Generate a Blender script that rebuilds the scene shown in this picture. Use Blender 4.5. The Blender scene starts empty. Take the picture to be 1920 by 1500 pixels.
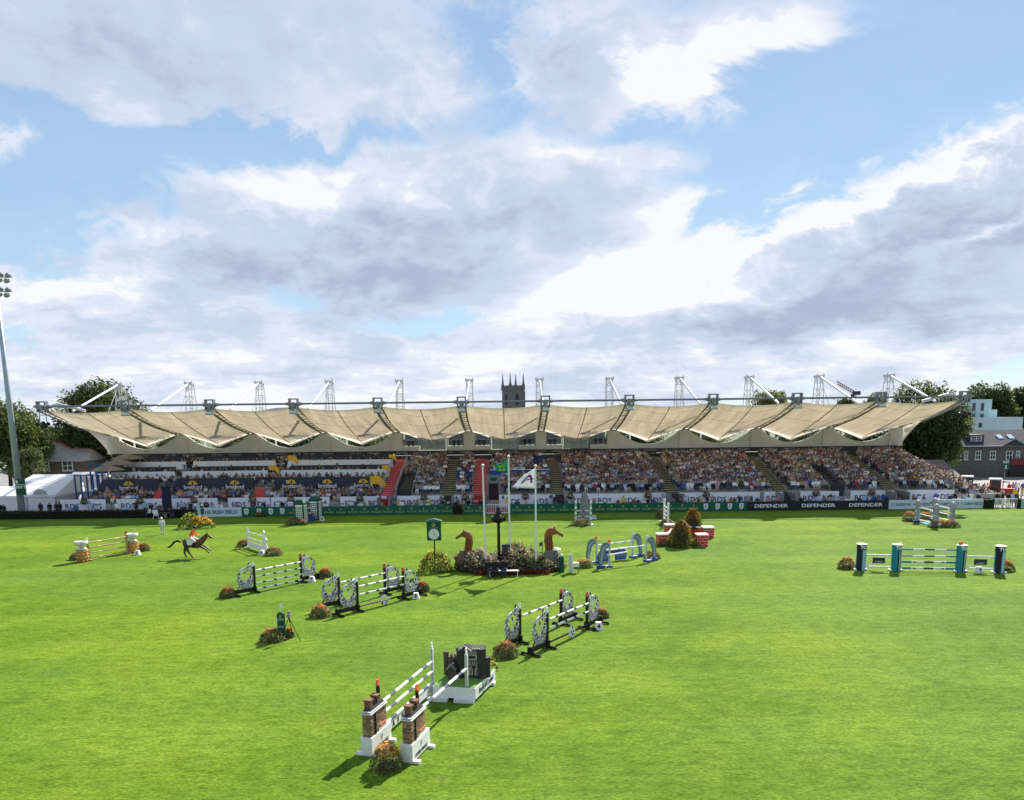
import bpy, math, random
import numpy as np
from mathutils import Vector, Matrix, Euler

rnd = random.Random(7)
rng = np.random.default_rng(7)
scene = bpy.context.scene
COL = scene.collection

# ------------------------------------------------------------------ camera
FPX, CAM_H = 1440.0, 11.0
PITCH, ROLL, Y_HOR = math.radians(9.4), -0.0112, 790.0
Y_PP = Y_HOR + FPX * math.tan(PITCH)
cam_data = bpy.data.cameras.new('camera')
cam = bpy.data.objects.new('camera', cam_data)
COL.objects.link(cam)
cam_data.sensor_width = 36.0
cam_data.lens = 36.0 * FPX / 1920.0
cam_data.shift_y = (Y_PP - 750.0) / 1920.0
cam_data.clip_start, cam_data.clip_end = 0.5, 20000.0
RC = Matrix.Rotation(math.pi / 2 - PITCH, 3, 'X') @ Matrix.Rotation(ROLL, 3, 'Z')
cam.matrix_world = Matrix.Translation((0, 0, CAM_H)) @ RC.to_4x4()
scene.camera = cam


def ray(px, py):
    return RC @ Vector(((px - 960) / FPX, -(py - Y_PP) / FPX, -1.0))


def G(px, py, z=0.0):
    """the ground point seen at a place in the photograph"""
    d = ray(px, py)
    t = (z - CAM_H) / d.z
    return Vector((d.x * t, d.y * t, z))


def W(px, py, Y):
    """the point of the upright plane y = Y seen at a place in the photograph"""
    d = ray(px, py)
    t = Y / d.y
    return Vector((d.x * t, Y, CAM_H + d.z * t))


# ------------------------------------------------------------------ light
SUN_DIR = Vector((0.55, 1.0, 1.0)).normalized()
SUN_EL = math.asin(SUN_DIR.z)
SUN_AZ = math.atan2(SUN_DIR.x, SUN_DIR.y)
sun_data = bpy.data.lights.new('sun', 'SUN')
sun_data.energy = 4.2
sun_data.angle = math.radians(0.55)
sun_data.color = (1.0, 0.95, 0.86)
sun = bpy.data.objects.new('sun', sun_data)
COL.objects.link(sun)
sun.rotation_euler = SUN_DIR.to_track_quat('Z', 'Y').to_euler()
sun.location = (40, 80, 80)

scene.view_settings.view_transform = 'Standard'
scene.view_settings.look = 'None'
scene.view_settings.gamma = 1.0
scene.view_settings.use_curve_mapping = False
scene.view_settings.exposure = 1.2
EXPO = 2.0 ** scene.view_settings.exposure
scene.render.engine = 'CYCLES'
scene.cycles.max_bounces = 6
scene.cycles.transparent_max_bounces = 6

# ------------------------------------------------------------------ sky
world = bpy.data.worlds.new('World')
scene.world = world
world.use_nodes = True
wt = world.node_tree
wt.nodes.clear()


def wn(kind, **kw):
    n = wt.nodes.new(kind)
    for k, v in kw.items():
        setattr(n, k, v)
    return n


def wlink(a, b):
    wt.links.new(a, b)


def wmath(op, a, b=None, c=None, clamp=False):
    n = wn('ShaderNodeMath', operation=op, use_clamp=clamp)
    for i, v in enumerate((a, b, c)):
        if v is None:
            continue
        if isinstance(v, (int, float)):
            n.inputs[i].default_value = v
        else:
            wlink(v, n.inputs[i])
    return n.outputs[0]


def wstep(v, lo, hi):
    n = wn('ShaderNodeMapRange', interpolation_type='SMOOTHSTEP')
    wlink(v, n.inputs['Value'])
    n.inputs['From Min'].default_value = lo
    n.inputs['From Max'].default_value = hi
    return n.outputs[0]


SKY_STRENGTH = 0.1
sky = wn('ShaderNodeTexSky', sky_type='NISHITA')
sky.sun_disc = False
sky.sun_elevation = SUN_EL
sky.sun_rotation = SUN_AZ
sky.air_density = 1.0
sky.dust_density = 0.1
sky.ozone_density = 1.2
tc = wn('ShaderNodeTexCoord')
sep = wn('ShaderNodeSeparateXYZ')
wlink(tc.outputs['Generated'], sep.inputs[0])
dx, dy, dz = sep.outputs
# cloud layer seen in perspective: coordinates on a flat layer overhead
den = wmath('ADD', wmath('MAXIMUM', dz, 0.0), 0.16)
comb = wn('ShaderNodeCombineXYZ')
wlink(wmath('DIVIDE', dx, den), comb.inputs[0])
wlink(wmath('DIVIDE', dy, den), comb.inputs[1])
layer = comb.outputs[0]


def wnoise(vec, scale, detail, rough=0.55, off=(0, 0, 0), dist=0.0):
    m = wn('ShaderNodeMapping')
    m.inputs['Location'].default_value = off
    wlink(vec, m.inputs[0])
    n = wn('ShaderNodeTexNoise')
    n.inputs['Scale'].default_value = scale
    n.inputs['Detail'].default_value = detail
    n.inputs['Roughness'].default_value = rough
    n.inputs['Distortion'].default_value = dist
    wlink(m.outputs[0], n.inputs['Vector'])
    return n.outputs['Fac']


n_big = wnoise(layer, 1.1, 10, 0.6, (3.1, 1.7, 0.0), 0.25)
n_fine = wnoise(layer, 2.6, 12, 0.64, (8.4, 5.2, 2.0), 0.15)
n_mid = wnoise(layer, 4.2, 8, 0.55, (4.4, 2.2, 7.0), 0.4)
n_soft = wnoise(layer, 0.9, 5, 0.5, (1.4, 9.2, 5.0), 0.3)
# azimuth and elevation in degrees, warped so that cloud edges are ragged
az = wmath('MULTIPLY', wmath('ARCTAN2', dx, dy), 57.2958)
el = wmath('MULTIPLY', wmath('ARCSINE', dz), 57.2958)
dome = wn('ShaderNodeCombineXYZ')
wlink(az, dome.inputs[0])
wlink(wmath('MULTIPLY', el, 1.5), dome.inputs[1])
n_puff = wnoise(dome.outputs[0], 0.10, 12, 0.6, (5.0, 3.0, 1.0), 0.6)
n_puff2 = wnoise(dome.outputs[0], 0.27, 10, 0.62, (15.0, 8.0, 4.0), 0.5)
azw = wmath('ADD', az, wmath('MULTIPLY', wmath('SUBTRACT', n_puff2, 0.5), 11.0))
elw = wmath('ADD', el, wmath('MULTIPLY', wmath('SUBTRACT', n_puff, 0.5), 9.0))
ae = wn('ShaderNodeCombineXYZ')
wlink(azw, ae.inputs[0])
wlink(elw, ae.inputs[1])
DEG = 57.2958 / FPX


def cloud_field(blobs, base):
    tot = base
    for (px, py, sx, sy, rot, w) in blobs:
        d = ray(px, py).normalized()
        m = wn('ShaderNodeMapping', vector_type='TEXTURE')
        m.inputs['Location'].default_value = (math.degrees(math.atan2(d.x, d.y)), math.degrees(math.asin(d.z)), 0)
        m.inputs['Rotation'].default_value = (0, 0, math.radians(rot))
        m.inputs['Scale'].default_value = (sx * DEG, sy * DEG, 1)
        wlink(ae.outputs[0], m.inputs[0])
        g = wn('ShaderNodeTexGradient', gradient_type='QUADRATIC_SPHERE')
        wlink(m.outputs[0], g.inputs[0])
        tot = wmath('MULTIPLY_ADD', g.outputs['Fac'], w, tot)
    return tot


#  place in the picture, extents, tilt in degrees, weight
COVER = [
    (700, 460, 800, 230, 0, 1.0), (640, 330, 560, 110, 0, 0.6), (1000, 400, 420, 230, 0, 0.8), (300, 110, 900, 200, 0, 0.75), (640, 150, 480, 190, -14, 0.6),
    (1080, 90, 170, 150, 0, 0.9), (1380, 100, 430, 100, 0, 0.85), (1200, 250, 300, 90, -14, 0.3),
    (1560, 520, 900, 170, 17, 1.3), (1780, 430, 460, 190, 18, 0.9), (1170, 560, 460, 220, 10, 0.9), (1290, 370, 200, 70, 6, 0.6),
    (130, 570, 460, 160, 0, 1.0), (20, 268, 130, 70, 0, 0.9), (190, 190, 190, 100, -20, 0.6), (960, 680, 2200, 130, 0, 1.0),
    (440, 255, 900, 90, 3, -1.45), (120, 345, 440, 90, 8, -1.1), (1560, 240, 760, 150, 14, -1.1), (1840, 90, 440, 200, 0, -0.9),
    (1390, 385, 240, 60, 18, -0.9), (780, 605, 240, 46, 6, -1.35), (20, 450, 220, 80, 0, -1.1), (60, 655, 260, 40, 0, -1.0),
    (905, 120, 120, 150, 0, -0.6), (1190, 212, 330, 60, -4, -0.8), (1870, 695, 260, 60, 0, -0.7), (560, 590, 130, 40, 0, -0.6),
]
DARK = [
    (770, 480, 760, 200, 0, 0.55), (720, 560, 560, 90, 0, 0.45), (980, 430, 420, 220, 0, 0.35), (1620, 520, 760, 120, 14, 0.55),
    (1800, 430, 460, 150, 20, 0.45), (1420, 600, 560, 90, 0, 0.4), (1080, 110, 180, 130, 0, 0.5), (200, 80, 800, 180, 0, 0.35),
    (130, 610, 420, 60, 0, 0.5), (1120, 640, 500, 60, 0, 0.5), (400, 690, 460, 44, 0, 0.45), (1720, 600, 540, 60, 0, 0.4), (1250, 700, 500, 40, 0, 0.4),
    (1410, 100, 230, 62, 4, -1.5), (1210, 105, 85, 62, 20, -1.3), (560, 340, 520, 85, -4, -0.9), (1080, 290, 260, 70, 0, -0.5), (900, 470, 150, 50, 0, -0.4), (220, 430, 160, 40, 0, -0.5), (1600, 360, 660, 52, 14.5, -2.4), (1310, 450, 330, 80, 16, -1.5),
    (1150, 560, 460, 150, 14, -1.3), (1290, 370, 200, 60, 6, -1.0), (1860, 425, 330, 30, 22, -1.0), (130, 520, 300, 60, 0, -0.6), (700, 180, 360, 120, 0, -0.3),
]
cover = cloud_field(COVER, 0.27)
cover = wmath('MULTIPLY_ADD', wmath('SUBTRACT', n_puff, 0.5), 1.5, cover)
cover = wmath('MULTIPLY_ADD', wmath('SUBTRACT', n_fine, 0.5), 0.7, cover)
cover = wmath('MULTIPLY_ADD', wmath('SUBTRACT', n_puff2, 0.5), 1.1, cover)
alpha = wstep(cover, -0.04, 0.52)
dark = cloud_field(DARK, 0.36)
dark = wmath('MULTIPLY_ADD', wmath('SUBTRACT', n_soft, 0.5), 0.9, dark)
dark = wmath('MULTIPLY_ADD', wmath('SUBTRACT', n_fine, 0.5), 1.3, dark)
dark = wmath('MULTIPLY_ADD', wmath('SUBTRACT', n_mid, 0.5), 0.8, dark)
dark = wmath('MULTIPLY_ADD', wmath('SUBTRACT', n_puff2, 0.5), 1.2, dark)
# toward the horizon the clouds break into thin bright and grey bands
low = wstep(el, 14.0, 2.0)
bands = wmath('MULTIPLY', wmath('SUBTRACT', n_big, 0.53), wmath('MULTIPLY', low, 2.2))
dark = wmath('ADD', dark, bands)
dark = wmath('SUBTRACT', dark, wmath('MULTIPLY', low, 0.3))


def wcol(c):
    return tuple(v / (EXPO * SKY_STRENGTH) for v in c) + (1.0,)


crmp = wn('ShaderNodeValToRGB')
wlink(wmath('MULTIPLY_ADD', dark, 0.55, 0.25, True), crmp.inputs[0])
cr_ = crmp.color_ramp
cr_.interpolation = 'EASE'
cr_.elements[0].position, cr_.elements[0].color = 0.12, (0.97, 0.975, 1.0, 1)
cr_.elements[1].position, cr_.elements[1].color = 0.85, (0.43, 0.495, 0.645, 1)
for pos, c in ((0.3, (0.76, 0.82, 0.95)), (0.5, (0.60, 0.69, 0.85))):
    e_ = cr_.elements.new(pos)
    e_.color = c + (1,)
cscale = wn('ShaderNodeMix', data_type='RGBA', blend_type='MULTIPLY')
cscale.inputs['Factor'].default_value = 1.0
wlink(crmp.outputs[0], cscale.inputs['A'])
cscale.inputs['B'].default_value = wcol((1.0, 1.0, 1.0))
# blue seen between the clouds: the Nishita sky behind a thin pale veil
vr = wn('ShaderNodeValToRGB')
wlink(wmath('MULTIPLY', el, 1 / 90.0, None, True), vr.inputs[0])
vr.color_ramp.elements[0].color = (0.52, 0.72, 0.86, 1)
vr.color_ramp.elements[1].color = (0.20, 0.36, 0.66, 1)
vr.color_ramp.elements[1].position = 0.6
e_ = vr.color_ramp.elements.new(0.16)
e_.color = (0.34, 0.545, 0.77, 1)
e_ = vr.color_ramp.elements.new(0.3)
e_.color = (0.27, 0.45, 0.71, 1)
veil = wn('ShaderNodeMix', data_type='RGBA', blend_type='MULTIPLY')
veil.inputs['Factor'].default_value = 1.0
wlink(vr.outputs[0], veil.inputs['A'])
veil.inputs['B'].default_value = wcol((1, 1, 1))
tint = wn('ShaderNodeMix', data_type='RGBA')
tint.inputs['Factor'].default_value = 0.85
wlink(sky.outputs[0], tint.inputs['A'])
wlink(veil.outputs['Result'], tint.inputs['B'])
smix = wn('ShaderNodeMix', data_type='RGBA')
wlink(wmath('MULTIPLY_ADD', alpha, 0.86, 0.10), smix.inputs['Factor'])
wlink(tint.outputs['Result'], smix.inputs['A'])
wlink(cscale.outputs['Result'], smix.inputs['B'])
bg = wn('ShaderNodeBackground')
bg.inputs['Strength'].default_value = SKY_STRENGTH
wlink(smix.outputs['Result'], bg.inputs['Color'])
wo = wn('ShaderNodeOutputWorld')
wlink(bg.outputs[0], wo.inputs['Surface'])
world.cycles.sampling_method = 'MANUAL'
world.cycles.sample_map_resolution = 512

# ------------------------------------------------------------------ materials
MATS = {}


def mat(name, col, rough=0.6, var=0.14, scale=3.0, spec=0.3, bump=0.0, bscale=40.0, metal=0.0, trans=0.0, tcol=None, attr=None, stretch=(1, 1, 1), detail=5):
    """procedural surface: base colour broken up by noise, optional fine relief and light passing through"""
    if name in MATS:
        return MATS[name]
    m = bpy.data.materials.new(name)
    m.use_nodes = True
    nt = m.node_tree
    nt.nodes.clear()
    out = nt.nodes.new('ShaderNodeOutputMaterial')
    b = nt.nodes.new('ShaderNodeBsdfPrincipled')
    b.inputs['Roughness'].default_value = rough
    b.inputs['Specular IOR Level'].default_value = spec
    b.inputs['Metallic'].default_value = metal
    t = nt.nodes.new('ShaderNodeTexCoord')
    mp = nt.nodes.new('ShaderNodeMapping')
    mp.inputs['Scale'].default_value = stretch
    nt.links.new(t.outputs['Object'], mp.inputs[0])
    n = nt.nodes.new('ShaderNodeTexNoise')
    n.inputs['Scale'].default_value = scale
    n.inputs['Detail'].default_value = detail
    n.inputs['Roughness'].default_value = 0.6
    nt.links.new(mp.outputs[0], n.inputs['Vector'])
    r = nt.nodes.new('ShaderNodeMapRange')
    r.inputs['From Min'].default_value = 0.28
    r.inputs['From Max'].default_value = 0.72
    r.inputs['To Min'].default_value = 1.0 - var
    r.inputs['To Max'].default_value = 1.0 + var
    nt.links.new(n.outputs['Fac'], r.inputs['Value'])
    mx = nt.nodes.new('ShaderNodeMix')
    mx.data_type = 'RGBA'
    mx.blend_type = 'MULTIPLY'
    mx.inputs['Factor'].default_value = 1.0
    if attr:
        a = nt.nodes.new('ShaderNodeAttribute')
        a.attribute_name = attr
        nt.links.new(a.outputs['Color'], mx.inputs['A'])
    else:
        mx.inputs['A'].default_value = tuple(col) + (1.0,)
    nt.links.new(r.outputs[0], mx.inputs['B'])
    nt.links.new(mx.outputs['Result'], b.inputs['Base Color'])
    if bump:
        n2 = nt.nodes.new('ShaderNodeTexNoise')
        n2.inputs['Scale'].default_value = bscale
        n2.inputs['Detail'].default_value = 4
        nt.links.new(mp.outputs[0], n2.inputs['Vector'])
        bp = nt.nodes.new('ShaderNodeBump')
        bp.inputs['Strength'].default_value = bump
        bp.inputs['Distance'].default_value = 0.02
        nt.links.new(n2.outputs['Fac'], bp.inputs['Height'])
        nt.links.new(bp.outputs[0], b.inputs['Normal'])
    if trans:
        tr = nt.nodes.new('ShaderNodeBsdfTranslucent')
        if tcol:
            tr.inputs['Color'].default_value = tuple(tcol) + (1.0,)
        else:
            nt.links.new(mx.outputs['Result'], tr.inputs['Color'])
        ms = nt.nodes.new('ShaderNodeMixShader')
        ms.inputs[0].default_value = trans
        nt.links.new(b.outputs[0], ms.inputs[1])
        nt.links.new(tr.outputs[0], ms.inputs[2])
        nt.links.new(ms.outputs[0], out.inputs[0])
    else:
        nt.links.new(b.outputs[0], out.inputs[0])
    MATS[name] = m
    m['bsdf'] = b.name
    return m


WHITE = mat('white paint', (0.77, 0.77, 0.75), 0.5, 0.1, 5)
OFFWHITE = mat('off white panel', (0.62, 0.63, 0.62), 0.55, 0.08, 2)
BANNER = mat('white banner cloth', (0.74, 0.75, 0.8), 0.6, 0.06, 2)
BLACK = mat('black paint', (0.014, 0.013, 0.013), 0.4, 0.25, 8)
CHAR = mat('charcoal panel', (0.035, 0.04, 0.06), 0.55, 0.15, 2)
NAVY = mat('navy cloth', (0.012, 0.016, 0.045), 0.7, 0.2, 4)
STEEL = mat('galvanised steel', (0.36, 0.38, 0.4), 0.4, 0.15, 6, metal=0.4)
DSTEEL = mat('grey steel', (0.23, 0.235, 0.255), 0.45, 0.15, 6, metal=0.3)
WSTEEL = mat('white steel', (0.5, 0.52, 0.54), 0.4, 0.08, 5)
DGREEN = mat('dark green paint', (0.006, 0.07, 0.042), 0.45, 0.14, 3)
BOARDG = mat('green hoarding', (0.008, 0.105, 0.058), 0.5, 0.12, 1.2)
GOLD = mat('gold lettering', (0.36, 0.40, 0.16), 0.45, 0.1, 6)
YELLOW = mat('yellow paint', (0.75, 0.42, 0.03), 0.5, 0.1, 4)
RED = mat('red paint', (0.48, 0.03, 0.025), 0.5, 0.12, 4)
ORANGE = mat('orange cloth', (0.85, 0.13, 0.02), 0.6, 0.1, 6)
CONCRETE = mat('concrete', (0.32, 0.31, 0.29), 0.85, 0.18, 1.5, bump=0.2)
WALLP = mat('pale wall', (0.5, 0.5, 0.46), 0.7, 0.07, 0.6)
TARMAC = mat('pale tarmac', (0.22, 0.215, 0.21), 0.85, 0.2, 0.8)
BLUE = mat('blue paint', (0.015, 0.07, 0.33), 0.5, 0.12, 3)
GLASS = mat('dark glass', (0.02, 0.024, 0.03), 0.08, 0.2, 1, spec=0.7)
SLATE = mat('slate roof', (0.06, 0.06, 0.066), 0.85, 0.3, 1.2, spec=0.1, bump=0.4, bscale=6)
BARK = mat('bark', (0.09, 0.065, 0.045), 0.9, 0.3, 6, bump=0.5, bscale=12)
CLOTH = mat('clothing', (0.5, 0.5, 0.5), 0.8, 0.12, 9, attr='tint')
SKIN = mat('skin', (0.5, 0.28, 0.2), 0.6, 0.08, 12)

# ------------------------------------------------------------------ builders


def tag(o, label=None, cat=None, group=None, kind=None):
    if label:
        o['label'] = label
    if cat:
        o['category'] = cat
    if group:
        o['group'] = group
    if kind:
        o['kind'] = kind
    return o


def thing(name, label, cat, loc=(0, 0, 0), rz=0.0, group=None):
    o = bpy.data.objects.new(name, None)
    COL.objects.link(o)
    o.location = loc
    o.rotation_euler = (0, 0, rz)
    o.empty_display_size = 0.3
    return tag(o, label, cat, group)


def copy_tree(o, parent=None):
    c = o.copy()
    COL.objects.link(c)
    c.parent = parent
    for ch in list(o.children):
        copy_tree(ch, c)
    return c


def obj(name, mesh, parent=None):
    o = bpy.data.objects.new(name, mesh)
    COL.objects.link(o)
    o.parent = parent
    return o


class MB:
    """collects boxes, tubes, plates and lofts; build() links them as one mesh object"""

    def __init__(self):
        self.v, self.f, self.mi, self.m, self.xf = [], [], [], 0, None

    def at(self, loc=(0, 0, 0), rz=0.0, rx=0.0, ry=0.0):
        self.xf = Matrix.Translation(loc) @ Euler((rx, ry, rz)).to_matrix().to_4x4()
        return self

    def _add(self, vs, fs):
        b = len(self.v)
        for p in vs:
            p = Vector(p)
            self.v.append(self.xf @ p if self.xf else p)
        for f in fs:
            self.f.append([b + i for i in f])
            self.mi.append(self.m)

    def box(self, c, s, taper=1.0):
        x, y, z = c
        a, b, h = s[0] / 2, s[1] / 2, s[2] / 2
        vs = [(x - a, y - b, z - h), (x + a, y - b, z - h), (x + a, y + b, z - h), (x - a, y + b, z - h)]
        a *= taper
        b *= taper
        vs += [(x - a, y - b, z + h), (x + a, y - b, z + h), (x + a, y + b, z + h), (x - a, y + b, z + h)]
        self._add(vs, [(3, 2, 1, 0), (4, 5, 6, 7), (0, 1, 5, 4), (1, 2, 6, 5), (2, 3, 7, 6), (3, 0, 4, 7)])
        return self

    def tube(self, p0, p1, r0, r1=None, n=6, caps=True):
        p0, p1 = Vector(p0), Vector(p1)
        r1 = r0 if r1 is None else r1
        d = p1 - p0
        if d.length < 1e-6:
            return self
        q = d.to_track_quat('Z', 'Y')
        vs = []
        for p, r in ((p0, r0), (p1, r1)):
            for i in range(n):
                a = 2 * math.pi * (i + 0.5) / n
                vs.append(p + q @ Vector((r * math.cos(a), r * math.sin(a), 0)))
        fs = [(i, (i + 1) % n, n + (i + 1) % n, n + i) for i in range(n)]
        if caps:
            fs += [tuple(range(n - 1, -1, -1)), tuple(range(n, 2 * n))]
        self._add(vs, fs)
        return self

    def path(self, pts, r, n=6, r1=None):
        """one swept tube through the points"""
        pts = [Vector(p) for p in pts]
        k = len(pts)
        vs, fs = [], []
        for j, p in enumerate(pts):
            d = (pts[min(j + 1, k - 1)] - pts[max(j - 1, 0)]).normalized()
            q = d.to_track_quat('Z', 'Y')
            rr = r if r1 is None else r + (r1 - r) * j / (k - 1)
            for i in range(n):
                a = 2 * math.pi * i / n
                vs.append(p + q @ Vector((rr * math.cos(a), rr * math.sin(a), 0)))
        for j in range(k - 1):
            for i in range(n):
                fs.append((j * n + i, j * n + (i + 1) % n, (j + 1) * n + (i + 1) % n, (j + 1) * n + i))
        fs += [tuple(range(n - 1, -1, -1)), tuple(range((k - 1) * n, k * n))]
        self._add(vs, fs)
        return self

    def lathe(self, prof, n=12, c=(0, 0, 0), sx=1.0, sy=1.0):
        vs, fs = [], []
        for (r, z) in prof:
            for i in range(n):
                a = 2 * math.pi * i / n
                vs.append((c[0] + r * sx * math.cos(a), c[1] + r * sy * math.sin(a), c[2] + z))
        k = len(prof)
        for j in range(k - 1):
            for i in range(n):
                fs.append((j * n + i, j * n + (i + 1) % n, (j + 1) * n + (i + 1) % n, (j + 1) * n + i))
        fs += [tuple(range(n - 1, -1, -1)), tuple(range((k - 1) * n, k * n))]
        self._add(vs, fs)
        return self

    def plate(self, pts, t):
        """outline in the local x-z plane with thickness t along y"""
        n = len(pts)
        vs = [(x, -t / 2, z) for x, z in pts] + [(x, t / 2, z) for x, z in pts]
        fs = [tuple(range(n)), tuple(range(2 * n - 1, n - 1, -1))]
        fs += [(i, n + i, n + (i + 1) % n, (i + 1) % n) for i in range(n)]
        self._add(vs, fs)
        return self

    def ring(self, outer, inner, t):
        """plate with a hole: two outlines of the same number of points"""
        n = len(outer)
        vs = []
        for y in (-t / 2, t / 2):
            vs += [(x, y, z) for x, z in outer] + [(x, y, z) for x, z in inner]
        fs = []
        for i in range(n):
            j = (i + 1) % n
            fs += [(i, j, n + j, n + i), (2 * n + j, 2 * n + i, 3 * n + i, 3 * n + j), (j, i, 2 * n + i, 2 * n + j), (n + i, n + j, 3 * n + j, 3 * n + i)]
        self._add(vs, fs)
        return self

    def quad(self, a, b, c, d):
        self._add([a, b, c, d], [(0, 1, 2, 3)])
        return self

    def solid(self, vs, fs):
        self._add(vs, fs)
        return self

    def mesh(self, name, mats, smooth=False):
        me = bpy.data.meshes.new(name)
        me.from_pydata([tuple(p) for p in self.v], [], self.f)
        if not isinstance(mats, (list, tuple)):
            mats = [mats]
        for m in mats:
            me.materials.append(m)
        me.polygons.foreach_set('material_index', self.mi)
        if smooth:
            me.polygons.foreach_set('use_smooth', [True] * len(self.f))
        me.update()
        return me

    def build(self, name, mats, parent=None, smooth=False):
        return obj(name, self.mesh(name, mats, smooth), parent)


TEXTS = {}


def text_mesh(s, size, m, depth=0.012, bold=0.0, sx=1.0):
    """flat lettering facing -y, centred on the origin"""
    key = (s, size, m.name, bold, sx)
    if key in TEXTS:
        return TEXTS[key]
    c = bpy.data.curves.new('lettering', 'FONT')
    c.body = s
    c.size = size
    c.align_x = 'CENTER'
    c.align_y = 'CENTER'
    c.extrude = depth / 2
    c.offset = bold
    c.resolution_u = 2
    o = bpy.data.objects.new('lettering', c)
    COL.objects.link(o)
    dg = bpy.context.evaluated_depsgraph_get()
    me = bpy.data.meshes.new_from_object(o.evaluated_get(dg))
    bpy.data.objects.remove(o)
    bpy.data.curves.remove(c)
    me.transform(Matrix.Rotation(math.pi / 2, 4, 'X') @ Matrix.Diagonal((sx, 1, 1, 1)))
    me.materials.clear()
    me.materials.append(m)
    me.name = 'lettering'
    TEXTS[key] = me
    return me


def lettering(s, size, m, parent, loc, rz=0.0, bold=0.0, sx=1.0, name='lettering'):
    o = obj(name, text_mesh(s, size, m, bold=bold, sx=sx), parent)
    o.location = loc
    o.rotation_euler = (0, 0, rz)
    return o


def leaf_mesh(name, centres, size, mats, tints=None, flat=0.0, ratio=0.6, jitter=0.4):
    """many small leaf-sized quads, randomly turned"""
    n = len(centres)
    a = rng.normal(size=(n, 3))
    a[:, 2] *= (1 - flat)
    a /= np.linalg.norm(a, axis=1, keepdims=True) + 1e-9
    b = np.cross(a, rng.normal(size=(n, 3)))
    b /= np.linalg.norm(b, axis=1, keepdims=True) + 1e-9
    s = size * (1 + jitter * rng.uniform(-1, 1, n))[:, None]
    a, b = a * s * 0.5, b * s * 0.5 * ratio
    v = np.stack([centres - a, centres + b * 0.9 - a * 0.1, centres + a, centres - b * 0.9 - a * 0.1], axis=1).reshape(-1, 3)
    me = bpy.data.meshes.new(name)
    me.vertices.add(4 * n)
    me.vertices.foreach_set('co', v.astype(np.float32).ravel())
    me.loops.add(4 * n)
    me.loops.foreach_set('vertex_index', np.arange(4 * n, dtype=np.int32))
    me.polygons.add(n)
    me.polygons.foreach_set('loop_start', np.arange(0, 4 * n, 4, dtype=np.int32))
    me.polygons.foreach_set('loop_total', np.full(n, 4, dtype=np.int32))
    me.materials.append(mats)
    me.update(calc_edges=True)
    if tints is not None:
        at = me.color_attributes.new('tint', 'FLOAT_COLOR', 'POINT')
        c = np.ones((n, 4), dtype=np.float32)
        c[:, :3] = tints
        at.data.foreach_set('color', np.repeat(c, 4, axis=0).ravel())
    return me


LEAF = mat('leaves', (0.05, 0.09, 0.02), 0.55, 0.25, 0.7, spec=0.2, attr='tint', trans=0.5)
PETAL = mat('petals', (0.7, 0.3, 0.1), 0.6, 0.12, 8, attr='tint', trans=0.45)


def tinted(n, cols, jit=0.25):
    cols = np.array(cols, dtype=float)
    c = cols[rng.integers(0, len(cols), n)]
    return np.clip(c * (1 + jit * rng.uniform(-1, 1, (n, 1))), 0, 1)


def tree(label, x, y, h, w, crown_lo, cols, n=7000, leaf=0.55, lobes=14, trunk_r=0.4, group=None, name='tree', depth=None, cone=False, z0=0.0):
    """tapered trunk with limbs, crown of leaf clumps spread through its volume"""
    t = thing(name, label, 'tree', (x, y, z0), 0, group)
    depth = depth or w
    mb = MB()
    mb.path([(0, 0, -0.2), (0.1, 0.05, h * 0.3), (0.0, 0.1, h * 0.55), (0.15, 0, h * 0.8)], trunk_r, 8, trunk_r * 0.25)
    for k in range(6):
        a = k * 1.05 + 0.4
        z = h * (0.3 + 0.07 * k)
        mb.path([(0.05, 0.05, z), (math.cos(a) * w * 0.15, math.sin(a) * depth * 0.15, z + h * 0.1), (math.cos(a) * w * 0.33, math.sin(a) * depth * 0.33, z + h * 0.2)], trunk_r * 0.4, 6, 0.05)
    mb.build('trunk', BARK, t, True)
    cz, rz = (crown_lo + h) / 2, (h - crown_lo) / 2
    C, R, T = [], [], []
    for k in range(lobes):
        while True:
            p = rng.uniform(-1, 1, 3)
            if np.linalg.norm(p) < 1:
                break
        if cone:
            s = 1.0 - 0.8 * (p[2] * 0.5 + 0.5)
            p[0] *= s
            p[1] *= s
        p = p * np.array([w * 0.36, depth * 0.36, rz * 0.72]) + np.array([0, 0, cz])
        C.append(p)
        R.append(rng.uniform(0.24, 0.4) * min(w, 2 * rz) * (0.6 if cone else 0.85))
        T.append(rng.uniform(0.7, 1.25))
    R = np.array(R)
    k = rng.choice(lobes, n, p=R ** 2 / np.sum(R ** 2))
    d = rng.normal(size=(n, 3))
    d /= np.linalg.norm(d, axis=1, keepdims=True)
    rad = np.cbrt(rng.uniform(0.25, 1.0, n)) * (0.88 + 0.3 * rng.random(n))
    P = np.array(C)[k] + d * (R[k] * rad)[:, None] * np.array([1, 1, 0.85])
    # a second level of small sprays gives the outline an uneven edge
    sp = rng.integers(0, n, n // 26)
    mid = P[sp] + d[sp] * leaf * 0.7
    near = np.repeat(mid, 8, axis=0) + rng.normal(size=(len(sp) * 8, 3)) * leaf * 0.55
    tint = tinted(n, cols, 0.3) * np.array(T)[k][:, None]
    P = np.concatenate([P, near])
    tint = np.concatenate([tint, np.repeat(tint[sp], 8, axis=0)])
    cr = obj('crown', leaf_mesh('crown', P, leaf, LEAF, tint), t)
    return t


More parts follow.
